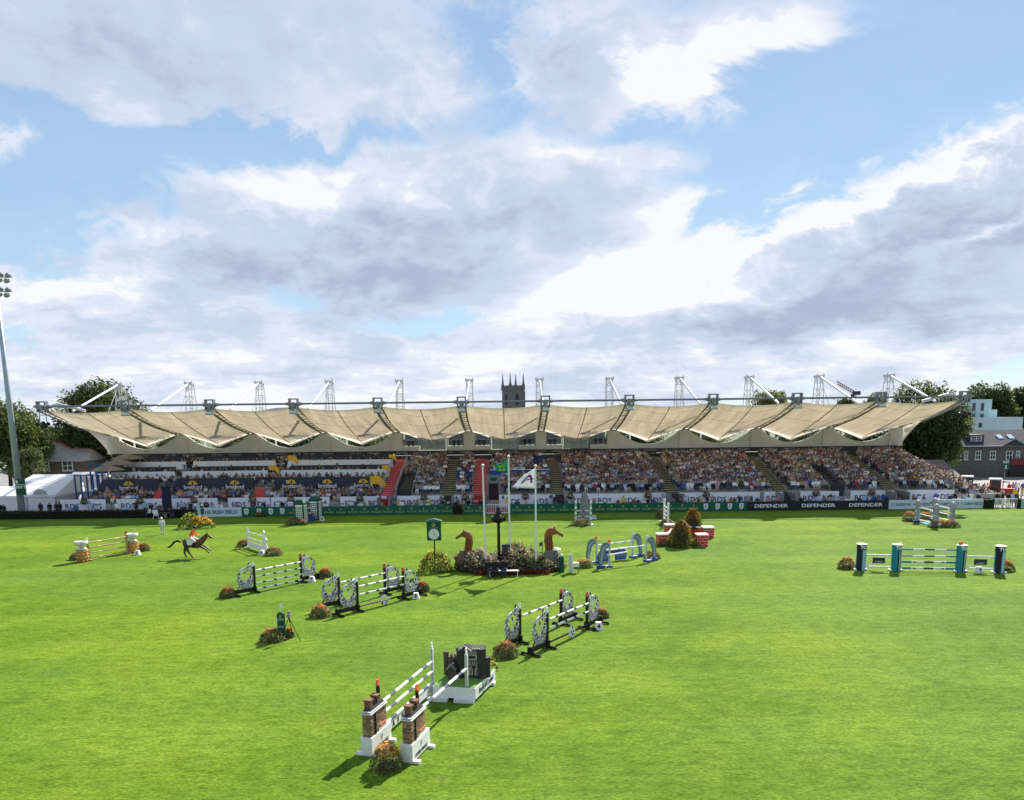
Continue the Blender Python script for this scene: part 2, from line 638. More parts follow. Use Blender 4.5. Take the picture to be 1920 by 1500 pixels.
def flower_clump(label, x, y, rx, ry, h, flowers, greens=None, n=420, nf=160, rz=0.0, name='flower_planter', cat='flower planter', pot=True, group=None, leaf=0.13, top=0.35, fs=0.1, z0=0.0):
    """low mound of plants: leaves over a planter, petals on the upper side"""
    t = thing(name, label, cat, (x, y, z0), rz, group)
    greens = greens or [(0.06, 0.10, 0.02), (0.10, 0.15, 0.03), (0.04, 0.07, 0.015), (0.16, 0.18, 0.05)]
    if pot:
        MB().lathe([(0.6, 0.0), (0.68, 0.02), (0.7, h * 0.2), (0.5, h * 0.3)], 12, (0, 0, 0), rx * 0.8, ry * 0.8).build('planter_tub', mat('planter tub', (0.06, 0.045, 0.03), 0.8, 0.25, 8), t)

    def dome(k, lo, hi):
        th = rng.uniform(0, 2 * math.pi, k)
        z = rng.uniform(lo, hi, k)
        r = np.sqrt(np.clip(1 - z ** 2, 0, 1)) * rng.uniform(0.72, 1.06, k)
        return np.stack([r * np.cos(th) * rx, r * np.sin(th) * ry, z * h * rng.uniform(0.8, 1.06, k) + 0.01], axis=1)

    f = obj('foliage', leaf_mesh('foliage', dome(n, 0.02, 0.95), leaf, LEAF, tinted(n, greens, 0.35)), t)
    f['kind'] = 'stuff'
    if nf:
        p = obj('flowers', leaf_mesh('flowers', dome(nf, top, 1.0) + np.array([0, 0, 0.03]), fs, PETAL, tinted(nf, flowers, 0.25), flat=0.5, ratio=0.9), t)
        p['kind'] = 'stuff'
    return t


def skin_mesh(name, nodes, edges, mats, sub=1, root=0, colour=None):
    """a continuous body grown over a skeleton of joints: nodes are (x, y, z, rx, ry)"""
    me = bpy.data.meshes.new(name)
    me.from_pydata([n[:3] for n in nodes], edges, [])
    o = bpy.data.objects.new(name, me)
    COL.objects.link(o)
    o.modifiers.new('skin', 'SKIN')
    for i, nd in enumerate(nodes):
        sv = me.skin_vertices[0].data[i]
        sv.radius = (nd[3], nd[4] if len(nd) > 4 else nd[3])
        sv.use_root = i == root
    if sub:
        s = o.modifiers.new('smooth', 'SUBSURF')
        s.levels = sub
    dg = bpy.context.evaluated_depsgraph_get()
    res = bpy.data.meshes.new_from_object(o.evaluated_get(dg))
    bpy.data.objects.remove(o)
    bpy.data.meshes.remove(me)
    res.name = name
    res.materials.clear()
    for m in (mats if isinstance(mats, (list, tuple)) else [mats]):
        res.materials.append(m)
    res.polygons.foreach_set('use_smooth', [True] * len(res.polygons))
    res.polygons.foreach_set('material_index', [0] * len(res.polygons))
    if colour:
        at = res.color_attributes.new('tint', 'FLOAT_COLOR', 'POINT')
        cs = []
        for v in res.vertices:
            cs += list(colour(v.co)) + [1.0]
        at.data.foreach_set('color', cs)
    return res
# ------------------------------------------------------------------ ground


def grass_material():
    m = bpy.data.materials.new('short grass')
    m.use_nodes = True
    nt = m.node_tree
    b = nt.nodes['Principled BSDF']
    b.inputs['Roughness'].default_value = 0.75
    b.inputs['Specular IOR Level'].default_value = 0.02
    t = nt.nodes.new('ShaderNodeTexCoord')

    def noise(scale, detail, stretch=(1, 1, 1), rough=0.6, off=(0, 0, 0)):
        mp = nt.nodes.new('ShaderNodeMapping')
        mp.inputs['Scale'].default_value = stretch
        mp.inputs['Location'].default_value = off
        nt.links.new(t.outputs['Object'], mp.inputs[0])
        n = nt.nodes.new('ShaderNodeTexNoise')
        n.inputs['Scale'].default_value = scale
        n.inputs['Detail'].default_value = detail
        n.inputs['Roughness'].default_value = rough
        nt.links.new(mp.outputs[0], n.inputs['Vector'])
        return n.outputs['Fac']

    def ramp(v, lo, hi, a, c):
        r = nt.nodes.new('ShaderNodeMapRange')
        r.interpolation_type = 'SMOOTHSTEP'
        for k, q in (('From Min', lo), ('From Max', hi), ('To Min', a), ('To Max', c)):
            r.inputs[k].default_value = q
        nt.links.new(v, r.inputs['Value'])
        return r.outputs[0]

    def mix(f, a, c, blend='MIX'):
        x = nt.nodes.new('ShaderNodeMix')
        x.data_type = 'RGBA'
        x.blend_type = blend
        for k, q in (('Factor', f), ('A', a), ('B', c)):
            s = x.inputs[k]
            if isinstance(q, (tuple, float, int)):
                s.default_value = q
            else:
                nt.links.new(q, s)
        return x.outputs['Result']

    patch = noise(0.09, 4)
    patch2 = noise(0.42, 5, (1, 1, 1), 0.6, (7, 3, 0))
    c = mix(ramp(patch, 0.36, 0.64, 0, 1), (0.082, 0.16, 0.015, 1), (0.15, 0.232, 0.022, 1))
    c = mix(ramp(patch2, 0.35, 0.68, 0, 0.55), c, (0.158, 0.234, 0.03, 1))
    c = mix(ramp(noise(0.23, 4, (1, 1.6, 1), 0.6, (31, 8, 0)), 0.5, 0.72, 0, 0.5), c, (0.085, 0.17, 0.027, 1))
    # hoof marks and worn places
    c = mix(ramp(noise(0.55, 6, (1, 1, 1), 0.7, (3, 17, 0)), 0.6, 0.74, 0, 0.6), c, (0.165, 0.13, 0.05, 1))
    c = mix(ramp(noise(0.035, 3, (1, 1.5, 1), 0.5, (13, 27, 0)), 0.4, 0.62, 0, 0.5), c, (0.098, 0.184, 0.034, 1))
    c = mix(ramp(noise(1.5, 5, (0.45, 1.7, 1), 0.7, (9, 4, 0)), 0.6, 0.72, 0, 0.6), c, (0.035, 0.072, 0.01, 1))
    wv = nt.nodes.new('ShaderNodeTexWave')
    wv.bands_direction = 'Y'
    wv.inputs['Scale'].default_value = 0.055
    wv.inputs['Distortion'].default_value = 1.2
    wv.inputs['Detail'].default_value = 3
    nt.links.new(t.outputs['Object'], wv.inputs['Vector'])
    c = mix(1.0, c, mix(ramp(wv.outputs['Fac'], 0.35, 0.65, 0, 1), (0.95, 0.96, 0.94, 1), (1.06, 1.05, 1.05, 1)), 'MULTIPLY')
    # tufts, with the small shadows among them put into the colour
    tuft = noise(2.2, 7, (0.55, 1.25, 1), 0.7)
    fine = noise(10, 6, (0.6, 1.15, 1), 0.78)
    c = mix(1.0, c, mix(ramp(tuft, 0.32, 0.64, 0, 1), (0.7, 0.74, 0.62, 1), (1.12, 1.1, 1.08, 1)), 'MULTIPLY')
    c = mix(1.0, c, mix(ramp(fine, 0.3, 0.66, 0, 1), (0.42, 0.5, 0.34, 1), (1.3, 1.24, 1.25, 1)), 'MULTIPLY')
    nt.links.new(c, b.inputs['Base Color'])
    bp = nt.nodes.new('ShaderNodeBump')
    bp.inputs['Strength'].default_value = 0.7
    bp.inputs['Distance'].default_value = 0.05
    nt.links.new(fine, bp.inputs['Height'])
    nt.links.new(bp.outputs[0], b.inputs['Normal'])
    return m


def sheet(name, x0, x1, y0, y1, z, m):
    o = MB().quad((x0, y0, z), (x1, y0, z), (x1, y1, z), (x0, y1, z)).build(name, m)
    o['kind'] = 'structure'
    return o


sheet('ground', -6000, 6000, -3000, 9000, -0.06, mat('far meadow', (0.07, 0.10, 0.04), 0.9, 0.3, 0.05))
sheet('grass_field', -140, 140, -25, 93.4, 0.0, grass_material())
sheet('concourse', -160, 220, 93.4, 260, -0.01, TARMAC)
hm = MB()
hx = [-2600 + 130 * i for i in range(41)]
hz = [max(8, 46 * math.exp(-((x + 1480) / 420.0) ** 2) + 20 * math.exp(-((x - 300) / 900.0) ** 2) + 2 * math.sin(i * 1.1) + 1.5 * math.sin(i * 2.3)) for i, x in enumerate(hx)]
vs, fs = [], []
for i, (x, z) in enumerate(zip(hx, hz)):
    vs += [(x, 4200, -5), (x, 5200, z * 2.6), (x, 6400, -5)]
for i in range(40):
    for j in range(2):
        fs.append((i * 3 + j, i * 3 + 3 + j, i * 3 + 4 + j, i * 3 + 1 + j))
hm.solid(vs, fs)
hm.build('hills', mat('heather hill', (0.04, 0.055, 0.085), 0.95, 0.15, 0.004), None, True)['kind'] = 'structure'  # blue distance haze put into the hill colour

# ------------------------------------------------------------------ grandstand
XC, BAY = -0.85, 10.43
Y_FRONT, Y_REAR, Y_MAST = 97.3, 112.0, 117.0


def node_x(k):
    return XC + (k - 5.5) * BAY


stand = thing('grandstand', 'long grandstand with scalloped tensile fabric roof behind the show jumping field', 'grandstand', (0, 0, 0))


def membrane_material():
    m = mat('roof fabric', (0.66, 0.62, 0.54), 0.55, 0.05, 0.25, spec=0.3, trans=0.5, tcol=(0.81, 0.74, 0.63))
    nt = m.node_tree
    # stains drawn out down the cloth
    t = nt.nodes.new('ShaderNodeTexCoord')
    mp = nt.nodes.new('ShaderNodeMapping')
    mp.inputs['Scale'].default_value = (1.4, 0.12, 0.3)
    nt.links.new(t.outputs['Object'], mp.inputs[0])
    n = nt.nodes.new('ShaderNodeTexNoise')
    n.inputs['Scale'].default_value = 1.2
    n.inputs['Detail'].default_value = 6
    nt.links.new(mp.outputs[0], n.inputs['Vector'])
    r = nt.nodes.new('ShaderNodeMapRange')
    for k, q in (('From Min', 0.35), ('From Max', 0.7), ('To Min', 0.9), ('To Max', 1.1)):
        r.inputs[k].default_value = q
    nt.links.new(n.outputs['Fac'], r.inputs['Value'])
    tr = [q for q in nt.nodes if q.type == 'BSDF_TRANSLUCENT'][0]
    mx = nt.nodes.new('ShaderNodeMix')
    mx.data_type = 'RGBA'
    mx.blend_type = 'MULTIPLY'
    mx.inputs['Factor'].default_value = 1.0
    mx.inputs['A'].default_value = tr.inputs['Color'].default_value[:]
    nt.links.new(r.outputs[0], mx.inputs['B'])
    nt.links.new(mx.outputs['Result'], tr.inputs['Color'])
    return m


MEMB = membrane_material()
LIP = mat('bright fabric edge', (0.72, 0.69, 0.62), 0.5, 0.06, 1, trans=0.5, tcol=(0.7, 0.66, 0.58))  # paler roof cloth: the sunlit glow of the edge put into its colour
SEAM = mat('fabric seam', (0.36, 0.31, 0.24), 0.7, 0.15, 4)
Z_PIPE, Z_NODE, Z_COL, Z_DIP = 13.45, 13.05, 9.85, 8.25


def roof_point(k, u, v):
    """bay k, across u, from the front edge v = 0 to the rear edge v = 1"""
    s = 1 - abs(2 * u - 1)
    zf = Z_NODE - 0.42 * (1 - (2 * u - 1) ** 2)
    zr = Z_COL - (Z_COL - Z_DIP) * (s ** 1.15)
    yr = Y_REAR + 0.9 * s
    sag = 0.42 * math.sin(math.pi * v) * (1 - s * 0.6) * (1 if 0 < u < 1 else 0.3)
    x = node_x(k) + BAY * u
    return Vector((x, Y_FRONT + 0.5 * math.sin(math.pi * u) + (yr - Y_FRONT - 0.5 * math.sin(math.pi * u)) * v, zf + (zr - zf) * (v ** 0.92) - sag))


NU, NV = 20, 12
for k in range(11):
    mb = MB()
    vs, fs = [], []
    for j in range(NV + 1):
        for i in range(NU + 1):
            vs.append(roof_point(k, i / NU, j / NV))
    for j in range(NV):
        for i in range(NU):
            a = j * (NU + 1) + i
            fs.append((a, a + 1, a + NU + 2, a + NU + 1))
    mb.solid(vs, fs)
    o = mb.build('roof_membrane', MEMB, stand, True)
    so = o.modifiers.new('cloth thickness', 'SOLIDIFY')
    so.thickness = 0.02
    # curled rear edge
    vs, fs = [], []
    for i in range(NU + 1):
        p = roof_point(k, i / NU, 1.0)
        s = 1 - abs(2 * i / NU - 1)
        for j, (dy_, dz_) in enumerate(((0, -0.01), (0.14, -0.13), (0.32, -0.2), (0.5, -0.1 + 0.1 * s), (0.62, 0.12))):
            vs.append(p + Vector((0, dy_, dz_ * (0.7 + 1.5 * s))))
    for i in range(NU):
        for j in range(4):
            a = i * 5 + j
            fs.append((a, a + 5, a + 6, a + 1))
    MB().solid(vs, fs).build('roof_edge', LIP, o, True)
    mb = MB()
    mb.path([roof_point(k, 0.5, v / 10) - Vector((0, 0, 0.05)) for v in range(11)], 0.055, 6)
    mb.build('roof_seam', SEAM, o)
    mb = MB()
    mb.path([roof_point(k, u / 12, 0.42) - Vector((0, 0, 0.03)) for u in range(13)], 0.016, 5)
    mb.path([roof_point(k, u, v) - Vector((0, 0, 0.03)) for u, v in ((0.0, 0.04), (0.2, 0.11), (0.4, 0.155), (0.5, 0.16), (0.6, 0.155), (0.8, 0.11), (1.0, 0.04))], 0.016, 5)
    mb.build('roof_seam', SEAM, o)

# end flaps that drop from the outer roof edge to the back wall
for sgn, k in ((-1, 0), (1, 11)):
    x = node_x(k)
    top = [Vector((x, Y_FRONT + (Y_REAR - Y_FRONT) * v, Z_NODE + (Z_COL - Z_NODE) * v ** 0.92 - 0.42 * 0.3 * math.sin(math.pi * v))) for v in [0.45 + 0.055 * i for i in range(11)]]
    vs, fs = [], []
    for i, p in enumerate(top):
        t_ = i / 10
        low = p.z - 4.2 * t_ ** 1.8
        for j in range(5):
            q = j / 4
            vs.append((x + sgn * 0.5 * math.sin(math.pi * q) * t_ - sgn * 0.9 * q * t_, p.y + 0.3 * q, p.z + (low - p.z) * q - 0.03))
    for i in range(10):
        for j in range(4):
            a = i * 5 + j
            fs.append((a, a + 5, a + 6, a + 1))
    MB().solid(vs, fs).build('end_flap', MEMB, stand, True)

BEAM = mat('roof beam', (0.34, 0.33, 0.3), 0.55, 0.12, 4)
beam_me = strut_me = bracket_me = None
for k in range(12):
    x = node_x(k)
    if beam_me is None:
        mb = MB()
        for s in (-0.42, 0.42):
            mb.path([(s, Y_FRONT + 0.1, Z_NODE - 0.22), (s, (Y_FRONT + Y_REAR) / 2, (Z_NODE + Z_COL) / 2 - 0.42), (s, Y_REAR + 0.2, Z_COL - 0.25)], 0.14, 6)
        for i in range(13):
            v = i / 12
            y = Y_FRONT + 0.3 + (Y_REAR - Y_FRONT - 0.4) * v
            z = Z_NODE - 0.24 + (Z_COL - Z_NODE) * v - 0.2 * math.sin(math.pi * v)
            mb.tube((-0.42, y, z), (0.42, y + (0.9 if i % 2 else -0.3), z), 0.055, None, 5)
        beam_me = mb.mesh('roof_beam', BEAM)
        mb = MB()
        for s in (-0.5, 0.5):
            mb.box((s, Y_FRONT - 0.1, Z_PIPE - 0.05), (0.16, 0.7, 1.3))
        mb.box((0, Y_FRONT - 0.1, Z_PIPE + 0.58), (1.2, 0.75, 0.14))
        mb.box((0, Y_FRONT - 0.1, Z_PIPE - 0.62), (1.1, 0.7, 0.12))
        mb.tube((0, Y_FRONT - 0.5, Z_PIPE - 0.15), (0, Y_FRONT + 0.4, Z_PIPE - 0.15), 0.34, None, 10)
        for s in (-1, 1):
            mb.tube((s * 0.5, Y_FRONT, Z_PIPE), (s * 1.15, Y_FRONT, Z_PIPE), 0.3, 0.12, 8)
        bracket_me = mb.mesh('node_bracket', DSTEEL)
        mb = MB()
        mb.box((0, Y_FRONT - 0.35, Z_NODE - 0.62), (1.0, 0.55, 0.5), 0.8)
        mb.tube((0, Y_FRONT - 0.35, Z_NODE - 0.4), (0, Y_FRONT - 0.35, Z_NODE + 0.1), 0.06)
        mb.m = 1
        mb.box((0, Y_FRONT - 0.64, Z_NODE - 0.6), (0.75, 0.03, 0.3))
        speaker_me = mb.mesh('roof_speaker', [mat('grey plastic', (0.3, 0.33, 0.34), 0.5, 0.1, 4), OFFWHITE])
    b = obj('roof_beam', beam_me, stand)
    b.location = (x, 0, 0)
    b = obj('node_bracket', bracket_me, stand)
    b.location = (x, 0, 0)
    if 0 < k < 11:
        s = obj('roof_speaker', speaker_me, stand)
        s.location = (x, 0, 0)
    # lattice mast with stays behind the roof
    mast = None
    mb = MB()
    zt = 17.0
    legs = [((-0.55, -1.3, 9.9), (-0.42, -0.3, zt)), ((0.55, -1.3, 9.9), (0.42, -0.3, zt)), ((-0.55, 1.3, 9.9), (-0.42, 0.5, zt)), ((0.55, 1.3, 9.9), (0.42, 0.5, zt))]
    for a, c in legs:
        mb.tube(a, c, 0.075, 0.06, 6)
    for i in range(8):
        t0, t1 = i / 8, (i + 1) / 8
        L = [Vector(a).lerp(Vector(c), t0) for a, c in legs]
        U = [Vector(a).lerp(Vector(c), t1) for a, c in legs]
        for p, q in ((0, 1), (2, 3), (0, 2), (1, 3)):
            mb.tube(L[p], U[q] if i % 2 else L[q], 0.032, None, 4, False)
            mb.tube(U[p], L[q] if i % 2 else U[q], 0.028, None, 4, False)
    mb.box((0, 0.1, zt + 0.1), (1.25, 1.2, 0.3))
    for s in (-0.5, 0.5):
        mb.tube((s, -0.4, zt), (s, -0.4, zt + 0.45), 0.09)
    if k == 0:
        mast_me = mb.mesh('lattice_mast', WSTEEL)
    m_ = obj('lattice_mast', mast_me, stand)
    m_.location = (x, Y_MAST, 0)
    # forward stay to the front edge and back stays
    if k == 0:
        mb = MB()
        mb.tube((0, -0.4, zt), (0, -(Y_MAST - Y_FRONT) + 6.6, 13.0), 0.15, None, 8)
        mb.tube((0, -0.4, zt - 0.2), (0, -(Y_MAST - Y_FRONT) + 13.5, 10.6), 0.05, None, 5)
        stay_me = mb.mesh('stay', WSTEEL)
    s_ = obj('stay', stay_me, m_)

mb = MB()
mb.tube((node_x(0) + 0.6, Y_FRONT, Z_PIPE), (node_x(11) - 0.6, Y_FRONT, Z_PIPE), 0.13, None, 8)
mb.build('front_pipe', DSTEEL, stand)
for k in (0, 10):
    mb = MB()
    x0, x1 = (node_x(0), node_x(0) + 4.6) if k == 0 else (node_x(11), node_x(11) - 4.6)
    mb.path([(x0, Y_FRONT + 0.6, 13.2), (x0 + (x1 - x0) * 0.35, Y_FRONT + 0.7, 13.75), (x1, Y_FRONT + 1.2, 12.9)], 0.2, 7)
    for i in range(7):
        xx = x0 + (x1 - x0) * (0.12 + 0.09 * i)
        mb.tube((xx, Y_FRONT, Z_PIPE), (xx, Y_FRONT + 0.1, 12.85), 0.03, None, 4)
    mb.build('end_bracing', WSTEEL, stand)
for sgn, k in ((-1, 0), (1, 11)):
    x = node_x(k)
    ft = thing('floodlight_cluster', 'dark floodlight cluster hanging under the %s tip of the stand roof' % ('left' if sgn < 0 else 'right'), 'floodlight', (x, Y_FRONT - 0.2, 11.2), 0, 'floodlight clusters at the roof tips')
    mb = MB()
    for s in (-0.45, 0.45):
        mb.tube((s, 0, 0.1), (s * 0.8, 0, 2.1), 0.06)
    mb.tube((-0.6, 0, 0.15), (0.6, 0, 0.15), 0.06)
    mb.tube((-0.4, 0, 1.2), (0.4, 0, 1.2), 0.04)
    mb.build('hanger', DSTEEL, ft)
    for i, (ax, az) in enumerate(((-0.65, 0.05), (-0.15, -0.25), (0.3, -0.2), (0.65, 0.1), (0.05, 0.2))):
        mb = MB().at((ax, -0.1, az), 0.3 * (i - 2), 0.5)
        mb.lathe([(0.1, 0.25), (0.2, 0.15), (0.25, -0.1), (0.23, -0.12)], 8)
        mb.build('lamp_head', BLACK, ft)

# rear wall between the columns
for k in range(12):
    mb = MB()
    w = 1.5 if 0 < k < 11 else 1.9
    dxo = 0 if 0 < k < 11 else (0.5 if k == 0 else -0.5)
    mb.box((node_x(k) + dxo, Y_REAR + 0.9, (6.9 + 9.75) / 2), (w, 0.7, 9.75 - 6.9))
    mb.build('rear_column', WALLP, stand)
for k in range(11):
    x0, x1 = node_x(k) + 0.76, node_x(k + 1) - 0.76
    if k in (4, 5, 6):
        continue
    pts = [(x0, 6.9), (x1, 6.9)]
    for i in range(17):
        u = 1 - i / 16
        pts.append((x0 + (x1 - x0) * u, 7.55 + 1.85 * abs(2 * u - 1) ** 2.0))
    mb = MB().at((0, Y_REAR + 0.95, 0))
    mb.plate(pts, 0.3)
    wpart = mb.build('rear_wall', WALLP, stand)
    # posts of the upper gallery seen through the gap
    mb = MB()
    mb.tube((x0 + 2.0, Y_REAR + 2.2, 6.9), (x0 + 2.0, Y_REAR + 2.2, 10.2), 0.12)
    mb.build('gallery_post', WHITE, stand)
    lettering('RDS', 0.42, mat('faint wall mark', (0.3, 0.3, 0.26), 0.6, 0.1, 3), stand, ((x0 + x1) / 2, Y_REAR + 0.78, 7.25), name='wall_mark')
# glazed commentary boxes in the middle bays
BOXGLASS = mat('clear box glass', (0.3, 0.33, 0.36), 0.1, 0.1, 1, spec=0.6)
for k in (4, 5, 6):
    x0, x1 = node_x(k) + 0.76, node_x(k + 1) - 0.76
    for i, (a, c, kind) in enumerate(((0.0, 0.27, 1), (0.29, 0.7, 2), (0.72, 1.0, 1))):
        xa, xb = x0 + (x1 - x0) * a, x0 + (x1 - x0) * c
        low = 7.55 if kind == 1 else 7.0
        mb = MB()
        if kind == 1:
            mb.box(((xa + xb) / 2, Y_REAR + 0.8, (6.9 + low) / 2), (xb - xa, 0.3, low - 6.9))
        mb.m = 1
        for xx in (xa + 0.06, xb - 0.06):
            mb.box((xx, Y_REAR + 0.8, (low + 9.5) / 2), (0.12, 0.12, 9.5 - low))
        mb.box(((xa + xb) / 2, Y_REAR + 0.8, 9.5), (xb - xa, 0.12, 0.12))
        n = 3 if kind == 2 else 1
        for q in range(1, n):
            mb.box((xa + (xb - xa) * q / n, Y_REAR + 0.8, (low + 9.5) / 2), (0.07, 0.1, 9.5 - low))
        mb.box(((xa + xb) / 2, Y_REAR + 0.8, low + 0.95), (xb - xa, 0.07, 0.06))
        mb3 = MB().box(((xa + xb) / 2, Y_REAR + 1.1 if kind == 2 else Y_REAR + 3.2, (low + 9.4) / 2), (xb - xa - 0.1, 0.05, 9.4 - low - 0.1))
        cbx = mb.build('commentary_box', [WALLP, DSTEEL], stand)
        mb3.build('glazing' if kind == 2 else 'back_panel', BOXGLASS if kind == 2 else mat('box interior', (0.1, 0.11, 0.11), 0.7, 0.3, 2), cbx)

# dark fascia with little sign plates above the top row
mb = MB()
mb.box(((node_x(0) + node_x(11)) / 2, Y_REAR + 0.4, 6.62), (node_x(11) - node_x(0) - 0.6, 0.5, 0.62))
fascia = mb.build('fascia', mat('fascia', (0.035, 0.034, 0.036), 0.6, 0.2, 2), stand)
SIGNP = mat('pale sign print', (0.36, 0.36, 0.36), 0.6, 0.1, 4)
xx = node_x(0) + 2.2
i = 0
while xx < node_x(11) - 1.5:
    lettering('ANGLESEA' if i % 2 else 'RDS  RDS', 0.34, SIGNP, fascia, (xx, Y_REAR + 0.13, 6.66), sx=1.1)
    xx += 2.6 if i % 2 == 0 else 4.1
    i += 1

# stepped seating
Y_ROW0, ROWD, NROW = 97.6, 0.79, 17
Z_ROW0, ROWH = 1.95, 0.225


def row_yz(r):
    return Y_ROW0 + ROWD * r, Z_ROW0 + ROWH * r


X_L, X_M, X_R = node_x(0) + 0.8, -16.6, 55.4
for r in range(NROW):
    y, z = row_yz(r)
    x0, x1 = (X_M, X_R)
    mb = MB()
    mb.box(((x0 + x1) / 2, y, z / 2), (x1 - x0, ROWD - 0.004, z))
    mb.build('terrace_step', CONCRETE, stand)
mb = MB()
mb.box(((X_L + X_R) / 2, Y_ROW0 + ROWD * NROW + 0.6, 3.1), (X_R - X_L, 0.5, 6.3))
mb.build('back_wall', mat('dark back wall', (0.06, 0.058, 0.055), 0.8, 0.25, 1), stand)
mb = MB()
mb.box(((X_L + X_R) / 2, Y_ROW0 - 0.75, 0.6), (X_R - X_L - 0.2, 0.3, 1.2))
mb.build('front_wall', CONCRETE, stand)

# stairways
STAIRS = [(-8.05, 1.5), (5.85, 1.5), (20.3, 1.5), (34.1, 1.5), (48.0, 1.6)]
EDGE = mat('worn yellow nosing', (0.33, 0.28, 0.14), 0.7, 0.2, 5)
TREAD = mat('dark tread', (0.06, 0.055, 0.05), 0.85, 0.25, 5)
BEIGE = mat('pale riser', (0.33, 0.3, 0.23), 0.8, 0.15, 5)
step_me = {}


def staircase(cx, w, riser, nose, name='stairway'):
    first = None
    for i in range(NROW * 2):
        y = Y_ROW0 - 0.45 + ROWD * (i / 2)
        z = Z_ROW0 + 0.06 + ROWH * i / 2
        key = (w, riser.name)
        if key not in step_me:
            step_me[key] = MB().box((0, 0.2, -0.1), (w, 0.395, 0.2)).mesh('step', [riser, nose])
            mb = MB().box((0, 0.2, -0.1), (w, 0.395, 0.2))
            mb.m = 1
            mb.box((0, 0.06, 0.012), (w, 0.2, 0.02))
            mb.box((0, 0.0, -0.05), (w, 0.012, 0.11))
            step_me[key + (1,)] = mb.mesh('step', [riser, nose])
        s = obj('step', step_me[key + (1,) if i % 2 == 0 else key], stand)
        s.location = (cx, y, z + 0.02)
    # lower flight down to the concourse
    for i in range(9):
        y = Y_ROW0 - 0.85 - 0.42 * i
        s = obj('step', step_me[(w, riser.name)], stand)
        s.location = (cx, y, Z_ROW0 - 0.2 * (i + 1))
    mb = MB()
    for sx in (-w / 2, w / 2):
        mb.box((cx + sx, Y_ROW0 - 2.2, 0.95), (0.1, 3.2, 1.9), 1.0)
    mb.build('stair_cheek', DSTEEL, stand)


for cx, w in STAIRS:
    staircase(cx, w, TREAD, EDGE)
REDSTEP = mat('red stair paint', (0.42, 0.035, 0.04), 0.7, 0.15, 5)
REDNOSE = mat('pale red nosing', (0.62, 0.2, 0.2), 0.7, 0.12, 5)
staircase(-4.05, 1.7, REDSTEP, REDNOSE)
staircase(-15.75, 1.4, REDSTEP, REDNOSE)
mb = MB()
for i in range(NROW):
    y, z = row_yz(i)
    mb.tube((-16.7, y, z), (-16.7, y, z + 1.0), 0.03)
    mb.tube((-14.75, y, z), (-14.75, y, z + 1.0), 0.03)
for x in (-16.7, -14.75):
    y0, z0 = row_yz(0)
    y1, z1 = row_yz(NROW - 1)
    for h in (0.5, 1.0):
        mb.tube((x, y0, z0 + h), (x, y1, z1 + h), 0.035)
mb.build('stair_rail', STEEL, stand)
# blue parapet, tunnel and grey seats of the middle block
mb = MB()
mb.box((1.2, Y_ROW0 + 6.0, 4.1), (8.0, 0.14, 0.95))
mb.m = 1
mb.box((1.2, Y_ROW0 + 6.0, 4.6), (8.0, 0.2, 0.07))
mb.build('parapet', [BLUE, WHITE], stand)
mb = MB()
mb.box((-2.25, Y_ROW0 - 0.55, 2.15), (1.5, 0.2, 4.3))
mb.m = 1
mb.box((-2.25, Y_ROW0 - 0.68, 1.65), (1.15, 0.12, 3.3))
mb.m = 2
mb.box((-2.25, Y_ROW0 - 0.66, 3.85), (0.8, 0.1, 0.45))
mb.m = 0
for x in (-3.05, -1.4):
    mb.box((x, Y_ROW0 - 0.7, 2.2), (0.12, 0.3, 4.4))
mb.build('tunnel_portal', [mat('grey portal', (0.22, 0.22, 0.22), 0.6, 0.1, 3), mat('tunnel dark', (0.03, 0.012, 0.016), 0.8, 0.3, 3), DGREEN], stand)
mb = MB()
mb.box((-2.25, Y_ROW0 - 2.6, 0.1), (1.4, 3.4, 0.2))
mb.build('tunnel_ramp', REDSTEP, stand)
SEATB = mat('blue seat', (0.02, 0.045, 0.14), 0.55, 0.2, 5)
SEAT_ME = MB().box((0, 0, 0.42), (0.44, 0.4, 0.06)).box((0, 0.2, 0.64), (0.44, 0.06, 0.42)).mesh('seat', SEATB)
EMPTY = [(-7.0, -5.1, 4, 10), (3.2, 4.9, 9, 16), (-6.9, -5.2, 11, 13)]
for x0, x1, r0, r1 in EMPTY:
    for r in range(r0, r1):
        y, z = row_yz(r)
        x = x0
        while x < x1:
            s = obj('seat', SEAT_ME, stand)
            s.location = (x, y, z)
            x += 0.5
